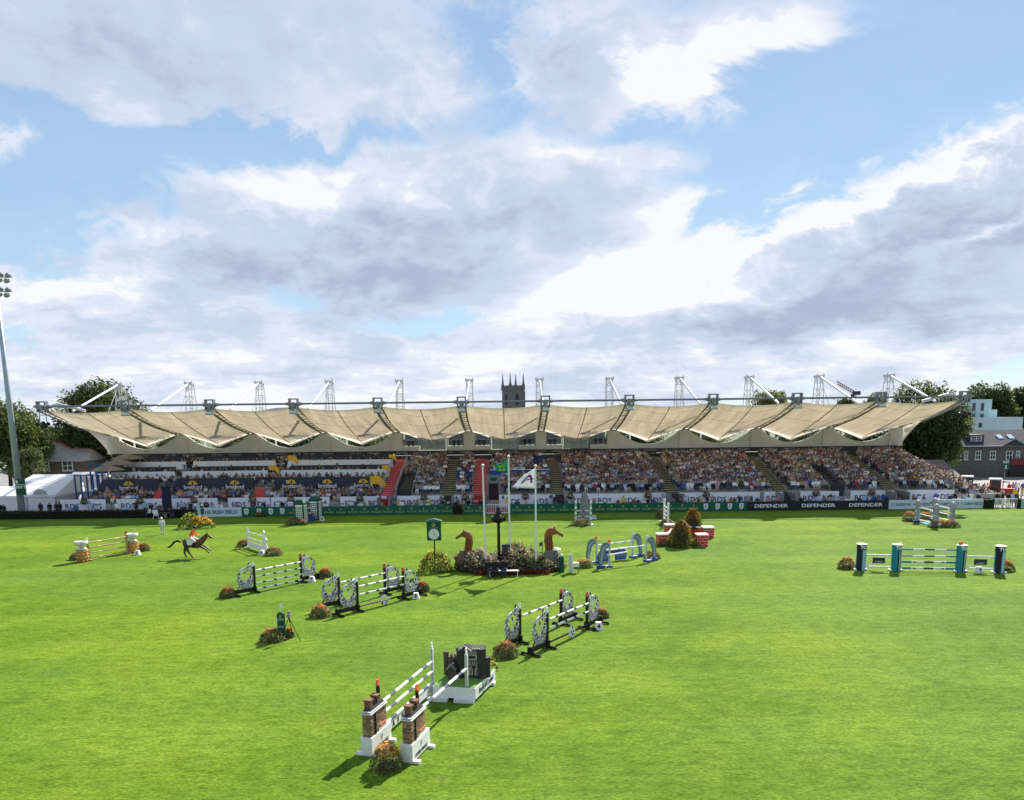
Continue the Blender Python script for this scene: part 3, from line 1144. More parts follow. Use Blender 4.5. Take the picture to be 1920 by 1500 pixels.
# vomitories: dark gangways with grey rails coming out of the seating
VOM = [(-13.6, 1.9, 9), (41.3, 1.9, 9)]
for cx, w, nr in VOM:
    mb = MB()
    y1, z1 = row_yz(nr)
    mb.m = 2
    mb.quad((cx - w / 2, Y_ROW0 - 0.5, Z_ROW0 + 0.12), (cx + w / 2, Y_ROW0 - 0.5, Z_ROW0 + 0.12), (cx + w / 2, y1, z1 + 0.12), (cx - w / 2, y1, z1 + 0.12))
    mb.m = 1
    for s in (-1, 1):
        vs = [(cx + s * w / 2, Y_ROW0 - 0.5, 0), (cx + s * w / 2, y1, 0), (cx + s * w / 2, y1, z1 + 1.0), (cx + s * w / 2, Y_ROW0 - 0.5, Z_ROW0 + 0.5)]
        vs += [(v[0] + 0.1 * s, v[1], v[2]) for v in vs]
        mb.solid(vs, [(0, 1, 2, 3), (7, 6, 5, 4), (0, 4, 5, 1), (1, 5, 6, 2), (2, 6, 7, 3), (3, 7, 4, 0)])
    mb.m = 2
    mb.box((cx, Y_ROW0 - 0.4, 1.4), (w - 0.3, 0.2, 2.6))
    for i in range(nr * 2):
        y, z = row_yz(i / 2)
        for s in (-1, 1):
            mb.tube((cx + s * (w / 2 - 0.1), y, z), (cx + s * (w / 2 - 0.1), y, z + 1.1), 0.035, None, 5)
    mb.build('gangway', [TREAD, DSTEEL, mat('gangway dark', (0.03, 0.032, 0.034), 0.7, 0.3, 4)], stand)

# ------------------------------------------------------------------ hospitality terraces at the left
tier = thing('hospitality_terrace', 'three tier hospitality terrace with charcoal and white fronts at the left end of the stand', 'terrace', (0, 0, 0))
TIERS = [  # y front, floor z, x0, x1
    (100.6, 2.55, -54.5, -17.0), (104.6, 4.0, -54.3, -16.2), (108.4, 5.2, -54.0, -16.0)]
for ti, (y, z, x0, x1) in enumerate(TIERS):
    mb = MB()
    mb.box(((x0 + x1) / 2, y + 2.0, z / 2), (x1 - x0, 3.8, z))
    mb.build('tier_floor', CONCRETE, tier)
for i in range(3):
    y = 97.6 + 0.95 * i
    mb = MB()
    mb.box((-35.6, y, (1.25 + 0.15 * i) / 2), (38.0, 0.945, 1.25 + 0.15 * i))
    mb.build('tier_step', CONCRETE, tier)
FRONTS = [(-54.3, -46.2), (-44.6, -33.6), (-31.3, -17.2)]


def skew_panel(x0, x1, y, z0, z1, m, name, cut=0.5, t=0.08):
    mb = MB().at((0, y, 0))
    mb.plate([(x0, z0), (x1, z0), (x1, z1), (x0 + cut, z1)], t)
    return mb.build(name, m, tier)


for fi, (x0, x1) in enumerate(FRONTS):
    p = skew_panel(x0, x1, 100.55, 2.45, 4.1, CHAR, 'front_panel', 0.9)
    n = (1, 2, 3)[fi]
    for q in range(n):
        lx = x0 + (x1 - x0) * (q + 0.5) / n + 0.2
        lettering('bretland', 0.72, WHITE, p, (lx, 100.49, 2.95), bold=0.012)
        mb = MB().at((lx, 100.49, 3.3))
        mb.plate([(0.62 * math.cos(a), 0.5 * math.sin(a)) for a in [math.pi * i / 12 for i in range(13)]], 0.02)
        mb.m = 1
        mb.at((lx, 100.475, 3.3)).plate([(-0.1, 0.05), (0.1, 0.05), (0.13, 0.28), (0, 0.42), (-0.13, 0.28)], 0.02)
        mb.build('emblem', [YELLOW, CHAR], p)
    for tn, (y, z) in enumerate(((104.5, 4.05), (108.3, 5.2))):
        w = skew_panel(x0 - 0.2, x1 + 0.6, y, z - 0.35, z + 0.75, BANNER, 'front_panel', 0.3)
        dk = skew_panel(x0 + 0.6, x1 + 0.5, y + 0.7, z + 0.75, z + 1.35, CHAR, 'screen_panel', 0.8)  # dark panel put in for the shade inside the next level
mb = MB()
for (x, y, z, s) in ((-17.4, 100.4, 3.5, 0.95), (-32.0, 104.2, 5.1, 0.6), (-30.5, 108.2, 6.2, 0.65), (-16.9, 104.3, 5.0, 0.5), (-16.6, 108.2, 6.3, 0.45)):
    mb2 = MB().at((x, y, z))
    mb2.plate([(-1.1 * s, 0.7 * s), (0.3 * s, 0.7 * s), (1.1 * s, -0.3 * s), (1.1 * s, -1.3 * s), (0.9 * s, -1.2 * s), (0.0, -0.4 * s), (-1.1 * s, -0.4 * s)], 0.08)
    mb2.build('arch_panel', YELLOW, tier)
for (x, w) in ((-45.4, 1.3), (-32.4, 1.6)):
    for i in range(7):
        mb = MB().box((x, 97.4 + 0.45 * i, 1.3 + 0.22 * i), (w, 0.44, 0.2))
        mb.build('step', mat('coral step', (0.6, 0.09, 0.07), 0.7, 0.12, 4), tier)
mb = MB()
for ti, (y, z, x0, x1) in enumerate(TIERS[:2]):
    mb.box(((x0 + x1) / 2, y + 3.75, z + 1.2), (x1 - x0, 0.1, 0.3))
mb.build('tier_edge', CHAR, tier)
# yellow and dark exits through the front wall
for cx in (-43.5, -25.0, -16.2):
    pass

# blue scaffold frame and grey parasols at the far left end
fr = thing('scaffold_frame', 'blue scaffold frame at the far left end of the terraces', 'frame', (-56.8, 103.0, 0))
mb = MB()
for x in (-1.6, -0.8, 0, 0.8, 1.6):
    mb.box((x, 0, 2.3), (0.16, 0.16, 4.6))
    mb.box((x, 4, 3.0), (0.16, 0.16, 6.0))
for z in (2.2, 4.5):
    mb.box((0, 0, z), (3.4, 0.12, 0.12))
mb.box((0, 4, 5.9), (3.4, 0.12, 0.12))
for x in (-1.6, 1.6):
    mb.box((x, 2, 4.4), (0.1, 4.0, 0.1))
mb.build('post_frame', mat('blue steel', (0.02, 0.09, 0.25), 0.5, 0.12, 4), fr)
mb = MB()
mb.box((0.9, 2, 5.2), (1.6, 0.1, 1.2))
mb.build('side_panel', mat('blue steel', (0, 0, 0)), fr)
UMB = mat('grey parasol cloth', (0.24, 0.23, 0.2), 0.7, 0.1, 2, trans=0.2)
for i, (px, py, Y, r) in enumerate(((238, 851, 108.0, 2.3), (222, 861, 105.5, 2.4), (200, 872, 102.5, 2.3))):
    p = W(px, py, Y)
    u = thing('parasol', 'grey parasol on the left terrace, %s' % ('topmost of three', 'middle one of three', 'lowest of three beside the blue frame')[i], 'parasol', (p.x, Y, p.z - 2.6), 0, 'parasols on the left terrace')
    MB().lathe([(r, 1.9), (r * 0.98, 1.95), (r * 0.5, 2.35), (0.06, 2.62)], 8).build('canopy', UMB, u)
    MB().tube((0, 0, -0.9), (0, 0, 2.6), 0.04).build('pole', DSTEEL, u)
# ------------------------------------------------------------------ perimeter hoardings, hedges and gates
Y_BOARD, H_BOARD = 92.35, 1.1


def bx(px, Y=Y_BOARD, py=958):
    return W(px, py, Y).x


CROWN = MB()
for i, (cx, h) in enumerate(((-0.14, 0.13), (-0.075, 0.19), (0.0, 0.22), (0.075, 0.19), (0.14, 0.13))):
    CROWN.plate([(cx * 0.5 - 0.018, 0), (cx * 0.5 + 0.018, 0), (cx + 0.012, h), (cx - 0.012, h)], 0.012)
    CROWN.plate([(cx + 0.026 * math.cos(a), h + 0.026 * math.sin(a)) for a in [k * math.pi / 3 for k in range(6)]], 0.012)
CROWN.plate([(-0.1, -0.03), (0.1, -0.03), (0.09, 0.02), (-0.09, 0.02)], 0.012)
CROWN_ME = CROWN.mesh('emblem', GOLD)
SHIELD = MB().plate([(-0.26, 0.36), (0.26, 0.36), (0.27, -0.1), (0.16, -0.3), (0, -0.38), (-0.16, -0.3), (-0.27, -0.1)], 0.014)
SHIELD.m = 1
SHIELD.at((0, -0.012, 0)).plate([(-0.2, 0.02), (0.2, 0.05), (0.2, 0.0), (-0.2, -0.04)], 0.012)
SHIELD.plate([(-0.13, -0.16), (0.12, -0.12), (0.1, -0.19), (-0.1, -0.22)], 0.012)
SHIELD.plate([(-0.14, 0.14), (-0.02, 0.25), (0.13, 0.2), (0.1, 0.13)], 0.012)
SHIELD_ME = SHIELD.mesh('emblem', [WHITE, CHAR])


def board_run(label, px0, px1, m, items, n):
    """items: (pixel centre, kind, word, size, material)"""
    x0, x1 = bx(px0), bx(px1)
    t = thing('hoarding', label, 'hoarding', ((x0 + x1) / 2, Y_BOARD, 0), 0, 'hoardings along the far side of the field')
    L = (x1 - x0) / n
    panels = []
    for i in range(n):
        mb = MB().box((-(x1 - x0) / 2 + L * (i + 0.5), 0, H_BOARD / 2 + 0.02), (L - 0.012, 0.1, H_BOARD))
        panels.append(mb.build('panel', m, t))
    for (pc, kind, word, size, lm) in items:
        x = bx(pc) - t.location.x
        p = panels[max(0, min(n - 1, int((x + (x1 - x0) / 2) / L)))]
        if kind == 'crown':
            e = obj('emblem', CROWN_ME, p)
            e.location = (x, -0.06, 0.66)
            e.scale = (1.0, 1, 1.0)
            lettering(word, size, lm, p, (x, -0.06, 0.38), bold=0.004, sx=1.25)
        elif kind == 'shield':
            e = obj('emblem', SHIELD_ME, p)
            e.location = (x, -0.06, 0.58)
        else:
            lettering(word, size, lm, p, (x, -0.06, 0.56), bold=0.012, sx=kind)
    return t


INK = mat('navy ink', (0.02, 0.03, 0.09), 0.6, 0.1, 3)
TEAL_INK = mat('green grey ink', (0.12, 0.2, 0.2), 0.6, 0.1, 3)
PALEB = mat('pale blue hoarding', (0.56, 0.64, 0.72), 0.5, 0.05, 1)
board_run('white hoarding with dark serif lettering at the left end beside the hedge', 370, 453, PALEB,
          [(412, 1.0, 'THE IRISH FIELD', 0.6, INK)], 2)
board_run('green hoarding with four white shields right of the white one', 453.3, 540, BOARDG,
          [(462, 'shield', '', 0, None), (486, 'shield', '', 0, None), (508, 'shield', '', 0, None), (529.5, 'shield', '', 0, None)], 2)
board_run('long green hoarding with gold crowns left of the small dark hedge', 540.3, 848, BOARDG,
          [(551 + 22.1 * i, 'crown', 'ROLEX', 0.3, GOLD) for i in range(14)], 7)
board_run('short green hoarding with two gold crowns beside the red stairs', 868.3, 911, BOARDG,
          [(879, 'crown', 'ROLEX', 0.3, GOLD), (900, 'crown', 'ROLEX', 0.3, GOLD)], 1)
board_run('long green hoarding with gold crowns right of the white railing gate', 954, 1312, BOARDG,
          [(970 + 22.05 * i, 'crown', 'ROLEX', 0.3, GOLD) for i in range(16)], 8)
board_run('green hoarding with four white shields beside the black hoarding', 1312.3, 1400, BOARDG,
          [(1323, 'shield', '', 0, None), (1345, 'shield', '', 0, None), (1368, 'shield', '', 0, None), (1389.5, 'shield', '', 0, None)], 2)
board_run('black hoarding with three white words', 1400.3, 1665, mat('black hoarding', (0.014, 0.016, 0.02), 0.5, 0.15, 2),
          [(1445, 1.45, 'DEFENDER', 0.58, WHITE), (1533.5, 1.45, 'DEFENDER', 0.58, WHITE), (1622, 1.45, 'DEFENDER', 0.58, WHITE)], 3)
board_run('pale blue hoarding with green grey lettering right of the black one', 1665.3, 1842, PALEB,
          [(1688, 1.0, 'CJ SHEERAN', 0.44, TEAL_INK), (1733, 1.0, 'CJ SHEERAN', 0.44, TEAL_INK), (1776, 1.0, 'COMFYBED', 0.5, TEAL_INK), (1820, 1.0, 'COMFYBED', 0.5, TEAL_INK)], 4)
board_run('pale green hoarding at the right edge of the photo', 1911, 1975, mat('pale green hoarding', (0.4, 0.6, 0.52), 0.5, 0.08, 1), [(1928, 1.0, 'RDS', 0.6, INK)], 1)


def hedge(label, px0, px1, h, y=Y_BOARD, d=0.9, n=None, grp='hedges along the far side of the field'):
    x0, x1 = bx(px0, y), bx(px1, y)
    t = thing('hedge', label, 'hedge', ((x0 + x1) / 2, y, 0), 0, grp)
    L = x1 - x0
    MB().box((0, 0, h * 0.45), (L - 0.2, d * 0.8, h * 0.9)).build('twigs', mat('hedge twigs', (0.012, 0.014, 0.007), 0.9, 0.3, 5), t)
    n = n or int(L * 160)
    P = rng.uniform(-0.5, 0.5, (n, 3)) * np.array([L, d, h]) + np.array([0, 0, h / 2])
    f = rng.integers(0, 3, n)
    P[f == 0, 1] = -d / 2 + rng.normal(0, 0.05, np.sum(f == 0))
    P[f == 1, 2] = h + rng.normal(0, 0.04, np.sum(f == 1))
    o = obj('foliage', leaf_mesh('foliage', P, 0.17, LEAF, tinted(n, [(0.03, 0.055, 0.015), (0.045, 0.08, 0.02), (0.025, 0.04, 0.012)])), t)
    o['kind'] = 'stuff'
    return t


hedge('long low dark hedge at the left end of the field', -60, 369, 0.95)
hedge('small dark hedge between two green hoardings', 848.5, 868, 1.1)
hedge('small dark hedge right of the pale blue hoarding', 1842.5, 1861, 1.15)
hedge('narrow dark hedge beside the right hand white gate', 1904, 1911, 1.15)


def rail_gate(label, px0, px1, lean=0):
    x0, x1 = bx(px0), bx(px1)
    t = thing('railing_gate', label, 'gate', ((x0 + x1) / 2, Y_BOARD - 0.1, 0), 0)
    L = x1 - x0
    mb = MB()
    for z in (0.1, 1.12):
        mb.tube((-L / 2, 0, z), (L / 2, 0, z), 0.04)
    mb.build('rail', WHITE, t)
    n = max(4, int(L / 0.22))
    bar = MB().tube((0, 0, 0), (0, 0, 1.12), 0.026).mesh('bar', WHITE)
    for i in range(n + 1):
        obj('bar', bar, t).location = (-L / 2 + L * i / n, 0, 0)
    return t


rail_gate('white railing gate in front of the red ramp', 912, 953)
rail_gate('white railing gate at the right end by the tractors', 1862, 1904)
ramp = sheet('red_path', bx(911), bx(955), Y_BOARD + 0.1, 97.0, 0.006, REDSTEP)

# banners on the front wall of the stand
BANN = [(113, 198, 'RDS  RDS', ''), (218, 303, 'RDS  RDS', ''), (322, 408, 'RDS  RDS', ''), (428, 506, 'RDS  RDS', ''), (508, 618, 'RDS RDS RDS', ''),
        (638, 725, 'RDS  RDS', ''), (745, 832, 'RDS  RDS', ''), (849, 888, 'RDS', 'A'), (936, 1041, 'RDS  RDS', 'B B'), (1062, 1252, 'RDS  RDS  RDS  RDS', 'C'),
        (1273, 1424, 'RDS  RDS  RDS', 'D'), (1432, 1467, 'RDS', ''), (1500, 1572, 'RDS  RDS', ''), (1594, 1676, 'RDS  RDS', ''), (1700, 1788, 'RDS  RDS', '')]
BPOS = ['leftmost white lettered banner beside the marquee', 'white lettered banner behind the long hedge below the coral steps', 'white lettered banner behind the white hoarding',
        'white lettered banner above the left group of shields', 'long white banner behind the tall green box jump', 'white banner left of the dark gangway and red stairs',
        'white lettered banner between the gangway and the leftmost striped stairs', 'short white banner marked A left of the red stairs', 'white banner marked B right of the red ramp',
        'longest white banner, marked C at its right end', 'white banner marked D behind the right hand shields', 'shortest white banner left of the fourth striped stairs',
        'white lettered banner above the black hoarding, left of the dark gangway', 'white lettered banner above the black hoarding, right of the gangway', 'rightmost white lettered banner at the end of the stand']
for (p0, p1, word, let), lab in zip(BANN, BPOS):
    Y = Y_ROW0 - 0.98
    x0, x1 = bx(p0, Y, 940), bx(p1, Y, 940)
    t = thing('banner', lab, 'banner', ((x0 + x1) / 2, Y, 0), 0, 'white banners along the front of the stand')
    MB().box((0, 0, 1.1), (x1 - x0, 0.05, 1.55)).build('cloth', BANNER, t)
    ws = word.split()
    L = x1 - x0
    for i, w in enumerate(ws):
        lettering(w, 1.0, INK, t, (-L / 2 + L * (i + 0.5) / len(ws), -0.032, 0.95), bold=0.012)
    for i, c in enumerate(let.split()):
        lettering(c, 0.55, BLACK, t, ((-L / 2 + 0.5) if (i == 0 and c != 'C') else (L / 2 - 0.6), -0.034, 1.55), bold=0.02)
# ------------------------------------------------------------------ people


def person_nodes(pose):
    if pose == 'stand':
        N = [(0, 0, 0.94, .17, .12), (0, 0.0, 1.14, .15, .11), (0, 0, 1.34, .18, .12), (0, 0, 1.49, .07, .07), (0, -.015, 1.6, .1, .11), (0, 0, 1.7, .075, .085),
             (-.2, 0, 1.42, .075), (-.25, .03, 1.15, .055), (-.23, -.1, .92, .045), (.2, 0, 1.42, .075), (.25, .03, 1.15, .055), (.23, -.1, .92, .045),
             (-.1, 0, .84, .115), (-.11, -.02, .5, .08), (-.11, .02, .09, .055), (-.12, -.15, .05, .045), (.1, 0, .84, .115), (.12, -.02, .5, .08), (.13, .02, .09, .055), (.15, -.15, .05, .045)]
    elif pose == 'lean':
        N = [(0, .1, 0.92, .17, .12), (0, 0.03, 1.1, .15, .11), (0, -.08, 1.28, .18, .12), (0, -.15, 1.42, .07, .07), (0, -.2, 1.52, .1, .11), (0, -.2, 1.62, .075, .085),
             (-.2, -.1, 1.36, .075), (-.28, -.2, 1.12, .055), (-.15, -.42, 1.1, .045), (.2, -.1, 1.36, .075), (.28, -.2, 1.12, .055), (.15, -.42, 1.1, .045),
             (-.1, .1, .84, .115), (-.11, .05, .5, .08), (-.11, .08, .09, .055), (-.12, -.1, .05, .045), (.1, .1, .84, .115), (.12, .05, .5, .08), (.13, .08, .09, .055), (.15, -.1, .05, .045)]
    else:
        N = [(0, 0, .54, .18, .13), (0, 0.02, .74, .15, .11), (0, 0, .94, .18, .12), (0, -.02, 1.09, .07, .07), (0, -.05, 1.2, .1, .11), (0, -.04, 1.3, .075, .085),
             (-.2, 0, 1.02, .075), (-.27, -.06, .77, .055), (-.13, -.28, .66, .045), (.2, 0, 1.02, .075), (.27, -.06, .77, .055), (.13, -.28, .66, .045),
             (-.1, -.1, .52, .11), (-.12, -.44, .5, .08), (-.12, -.42, .1, .055), (-.13, -.58, .06, .045), (.1, -.1, .52, .11), (.13, -.44, .5, .08), (.13, -.42, .1, .055), (.14, -.58, .06, .045)]
    E = [(0, 1), (1, 2), (2, 3), (3, 4), (4, 5), (2, 6), (6, 7), (7, 8), (2, 9), (9, 10), (10, 11), (0, 12), (12, 13), (13, 14), (14, 15), (0, 16), (16, 17), (17, 18), (18, 19)]
    return N, E


def person_colour(pose, top, bottom, hair, skin, hat=None):
    zo = {'stand': 0, 'lean': -0.09, 'sit': -0.4}[pose]
    yo = {'stand': 0, 'lean': -0.19, 'sit': -0.04}[pose]
    kn = {'stand': 0.93, 'lean': 0.86, 'sit': 0.56}[pose]

    def f(c):
        z = c.z - zo
        if z > 1.69 and hat:
            return hat
        if z > 1.63 or (z > 1.5 and c.y - yo > 0.02):
            return hair
        if z > 1.46:
            return skin
        if pose != 'sit' and abs(c.x) > 0.16 and c.z < 1.0 and c.y < -0.04:
            return skin
        if c.z < 0.11:
            return (0.03, 0.025, 0.02)
        if c.z < kn or (pose == 'sit' and c.y < -0.14 and c.z < 0.66):
            return bottom
        return top
    return f


TOPS = [('white', (.8, .8, .78), 28), ('navy', (.02, .03, .08), 17), ('black', (.015, .015, .017), 22), ('light blue', (.34, .48, .68), 10), ('pink', (.5, .26, .32), 4), ('red', (.45, .03, .03), 3),
        ('beige', (.38, .32, .23), 8), ('grey', (.25, .26, .28), 10), ('green', (.04, .18, .07), 3), ('orange', (.7, .2, .05), 2), ('royal blue', (.03, .1, .4), 5), ('brown', (.1, .06, .04), 3), ('purple', (.16, .06, .22), 2), ('yellow', (.7, .5, .06), 2)]
TW = [t[2] for t in TOPS]
BOTTOMS = [(.03, .04, .09), (.02, .02, .02), (.4, .36, .28), (.6, .6, .58), (.06, .08, .16), (.1, .09, .08)]
HAIRS = [('dark', (.03, .02, .015)), ('brown', (.1, .055, .03)), ('fair', (.2, .13, .055)), ('grey', (.24, .24, .24)), ('auburn', (.16, .05, .02))]
SKINS = [(.27, .175, .13), (.32, .215, .165), (.2, .125, .09), (.14, .07, .045)]
HATS = [('white', (.75, .75, .73)), ('straw', (.5, .38, .2)), ('navy', (.02, .03, .08))]

PMESH = {}


def person_mesh(pose, ti, hi, hat):
    key = (pose, ti, hi, hat)
    if key not in PMESH:
        base = 'base' + pose
        if base not in PMESH:
            N, E = person_nodes(pose)
            PMESH[base] = skin_mesh('person', N, E, CLOTH, 1)
        me = PMESH[base].copy()
        f = person_colour(pose, TOPS[ti][1], BOTTOMS[(ti * 3 + hi) % 6], HAIRS[hi][1], SKINS[(ti + hi * 2) % 3], HATS[hat][1] if hat is not None else None)
        at = me.color_attributes.new('tint', 'FLOAT_COLOR', 'POINT')
        cs = []
        for v in me.vertices:
            cs += list(f(v.co)) + [1.0]
        at.data.foreach_set('color', cs)
        PMESH[key] = me
    return PMESH[key]


ZONES = [(-70, -50.5, 'by the marquee'), (-50.5, -43, 'behind the long hedge end'), (-43, -35.5, 'behind the middle of the hedge'), (-35.5, -30, 'behind the white hoarding'), (-30, -22, 'behind the left shields'),
         (-22, -14.8, 'left of the dark gangway'), (-14.8, -9, 'right of the dark gangway'), (-9, -5, 'at the leftmost striped stairs'), (-5, -0.5, 'by the red ramp'), (-0.5, 5, 'below the blue parapet'),
         (5, 10, 'right of the second stairs'), (10, 15, 'behind the grey obelisk'), (15, 19.3, 'by the letter C'), (19.3, 24, 'by the letter D'), (24, 30, 'behind the right shields'), (30, 35, 'at the fourth stairs'),
         (35, 43, 'behind the first black hoarding panel'), (43, 48, 'behind the last black hoarding panel'), (48, 54, 'behind the pale blue hoarding'), (54, 90, 'at the stand right end')]


def zone(x):
    for a, b, s in ZONES:
        if a <= x < b:
            return s
    return 'near the stand'


for i, px in enumerate((157, 262, 363, 473, 545, 675, 795, 873, 985, 1069, 1215, 1324, 1530, 1634)):
    Y = Y_ROW0 - 1.25
    x = bx(px, Y, 935)
    flower_clump('rust hanging flower basket on the %s lettered banner %s' % (('first', 'second', 'third', 'fourth', 'fifth', 'sixth', 'seventh', 'eighth', 'ninth', 'longest', 'long', 'letter D', 'black hoarding', 'rightmost')[i], zone(x)), x, Y, 0.5, 0.3, 0.85, [(0.5, 0.12, 0.03), (0.45, 0.05, 0.04), (0.5, 0.25, 0.05)], n=150, nf=90, name='flower_basket', cat='flower basket', group='flower baskets along the banners', leaf=0.16, top=0.1, z0=1.3)


def add_person(x, y, z, pose, ti=None, hi=None, hat=None, rz=0.0, where=None, group='spectators close to the hoardings', s=1.0, tail=''):
    ti = rnd.choices(range(len(TOPS)), TW)[0] if ti is None else ti
    hi = rnd.randrange(5) if hi is None else hi
    o = obj('person', person_mesh(pose, ti, hi, hat))
    o.location = (x, y, z)
    o.rotation_euler = (0, 0, rz)
    k = s * rnd.uniform(0.94, 1.04)
    o.scale = (k, k, k)
    head = '%s hat' % HATS[hat][0] if hat is not None else '%s hair' % HAIRS[hi][0]
    verb = {'stand': 'standing', 'lean': 'leaning', 'sit': 'sitting'}[pose]
    tag(o, '%s top, %s, %s %s%s' % (TOPS[ti][0], head, verb, tail, where or zone(x)), 'person', group)
    return o


def rhat():
    return rnd.choice((None, None, None, None, 0, 1, 2))


# along the rail behind the hoardings
n_front = 0
x = -54.0
while x < 56:
    x += rnd.uniform(0.5, 1.15)
    if -3.4 < x < -0.3 or rnd.random() < 0.06:
        continue
    back = rnd.random() < 0.4
    y = rnd.uniform(94.9, 95.9) if back else rnd.uniform(93.4, 94.4)
    pose = rnd.choice(('stand', 'lean', 'sit', 'sit'))
    if pose == 'sit':
        add_person(x, y, 0.12, 'sit', hat=rhat(), rz=rnd.uniform(-.5, .5), tail='in back row ' if back else 'in front row ')
    else:
        add_person(x, y, 0, pose, hat=rhat(), rz=rnd.uniform(-.7, .7), tail='in back row ' if back else 'in front row ')
    n_front += 1
for (cx, cy) in ((bx(804, 95.2, 940), 95.2), (bx(831, 95.4, 940), 95.4), (bx(748, 95.2, 940), 95.2), (bx(951, 95.0, 940), 95.0), (bx(1312, 95.2, 940), 95.2), (bx(1463, 95.3, 940), 95.3)):
    add_person(cx, cy, 0, 'stand', ti=13, hi=0, where='as steward %s' % zone(cx))
    n_front += 1


def blocked(x, r):
    for cx, w in STAIRS + [(-4.05, 1.9), (-15.75, 1.9)]:
        if abs(x - cx) < w / 2 + 0.22:
            return True
    for cx, w, nr in VOM:
        if abs(x - cx) < w / 2 + 0.2 and r < nr:
            return True
    if -3.1 < x < -1.3 and r < 7:
        return True
    if -3.0 < x < 5.3 and r in (7, 8):
        return True
    for x0, x1, r0, r1 in EMPTY:
        if x0 - 0.2 < x < x1 + 0.2 and r0 <= r < r1:
            return rnd.random() < 0.8
    return False


# the first row as people of their own, the many rows behind them as one crowd
crowd_pts = []
n_row0 = 0
for r in range(NROW):
    y, z = row_yz(r)
    x = -14.6 + rnd.uniform(0, 0.5)
    while x < 55.2:
        x += rnd.uniform(0.46, 0.62)
        if blocked(x, r) or rnd.random() < 0.05:
            continue
        if r == 0 and n_front + n_row0 < 252:
            add_person(x, y + 0.12, z, 'sit', hat=rhat(), rz=rnd.uniform(-.4, .4), where='in lowest seat row %s' % zone(x), group='spectators in the lowest row of the stand')
            n_row0 += 1
        else:
            crowd_pts.append((x, y + rnd.uniform(0.05, 0.2), z + rnd.uniform(-0.06, 0.06), rnd.uniform(-.5, .5), 0.95, 'sit'))
# overflow at the right end in the sun
for i in range(230):
    r = rnd.uniform(0, 13)
    y = 97.2 + ROWD * r
    x = 55.6 + rnd.random() * (0.6 + (13 - r) * 0.52)
    if x < 64:
        crowd_pts.append((x, y, max(0.0, 1.7 + 0.2 * r - 0.3 * (x - 55)), rnd.uniform(-.7, .7), 1.0, 'stand' if rnd.random() < 0.5 else 'sit'))
mb = MB()
for r in range(13):
    y = Y_ROW0 + ROWD * r
    L = 0.9 + (12 - r) * 0.5
    mb.box((55.42 + L / 2, y, (1.3 + 0.2 * r) / 2), (L, ROWD - 0.004, 1.3 + 0.2 * r))
mb.build('side_terrace', CONCRETE, stand)
# left lower rows and the three hospitality tiers
for i in range(3):
    y = 97.6 + 0.95 * i
    z = 1.25 + 0.15 * i
    x = -54
    while x < -17.3:
        x += rnd.uniform(0.45, 0.7)
        if -46.1 < x < -44.7 or -33.3 < x < -31.5 or rnd.random() < 0.1:
            continue
        crowd_pts.append((x, y, z, rnd.uniform(-.6, .6), 0.97, 'sit' if rnd.random() < 0.7 else 'stand'))
for (y, z, step) in ((101.1, 3.2, 0.75), (102.4, 3.35, 1.1), (105.0, 3.95, 0.7), (108.8, 5.0, 0.6), (109.6, 5.2, 0.8)):
    x = -53.5
    while x < -17.5:
        x += rnd.uniform(0.5, 1.2) * step
        crowd_pts.append((x, y + rnd.uniform(-.15, .15), z - 0.02, rnd.uniform(-2, 2), 0.97, 'stand' if rnd.random() < 0.08 else 'sit', rnd.choice((1, 2, 2, 2, 7, 1, 0))))
# people in the glazed boxes
box_people = []
for k in (4, 5, 6):
    for u in (0.07, 0.14, 0.2, 0.78, 0.85, 0.93):
        if True:
            box_people.append((node_x(k) + BAY * u, Y_REAR + 2.0, 6.95))


def crowd_mesh(name, pts):
    V, Fc, Ct = [], [], []
    base = {}
    for pose in ('sit', 'stand'):
        N, E = person_nodes(pose)
        me = skin_mesh('low', N, E, CLOTH, 0)
        v = np.array([p.co[:] for p in me.vertices])
        f = [list(p.vertices) for p in me.polygons]
        base[pose] = (v, f, [p.co.copy() for p in me.vertices])
        bpy.data.meshes.remove(me)
    off = 0
    cache = {}
    for (x, y, z, rz, s, pose, *rest) in pts:
        v, f, cos = base[pose]
        ti = rest[0] if rest else rnd.choices(range(len(TOPS)), TW)[0]
        hi = rnd.randrange(5)
        hat = rhat()
        key = (pose, ti, hi, hat)
        if key not in cache:
            fn = person_colour(pose, TOPS[ti][1], BOTTOMS[(ti + hi) % 6], HAIRS[hi][1], SKINS[(ti + hi) % 3], HATS[hat][1] if hat is not None else None)
            cache[key] = np.array([fn(c) for c in cos])
        c, sn = math.cos(rz), math.sin(rz)
        k = s * rnd.uniform(0.93, 1.05)
        w = np.empty_like(v)
        w[:, 0] = (v[:, 0] * c - v[:, 1] * sn) * k + x
        w[:, 1] = (v[:, 0] * sn + v[:, 1] * c) * k + y
        w[:, 2] = v[:, 2] * k + z
        V.append(w)
        Fc += [[i + off for i in q] for q in f]
        Ct.append(cache[key] * rnd.uniform(0.72, 1.25))
        off += len(v)
    me = bpy.data.meshes.new(name)
    V = np.concatenate(V)
    me.from_pydata(V.tolist(), [], Fc)
    me.polygons.foreach_set('use_smooth', [True] * len(me.polygons))
    me.materials.append(CLOTH)
    at = me.color_attributes.new('tint', 'FLOAT_COLOR', 'POINT')
    c4 = np.ones((len(V), 4), dtype=np.float32)
    c4[:, :3] = np.clip(np.concatenate(Ct), 0, 1)
    at.data.foreach_set('color', c4.ravel())
    return me


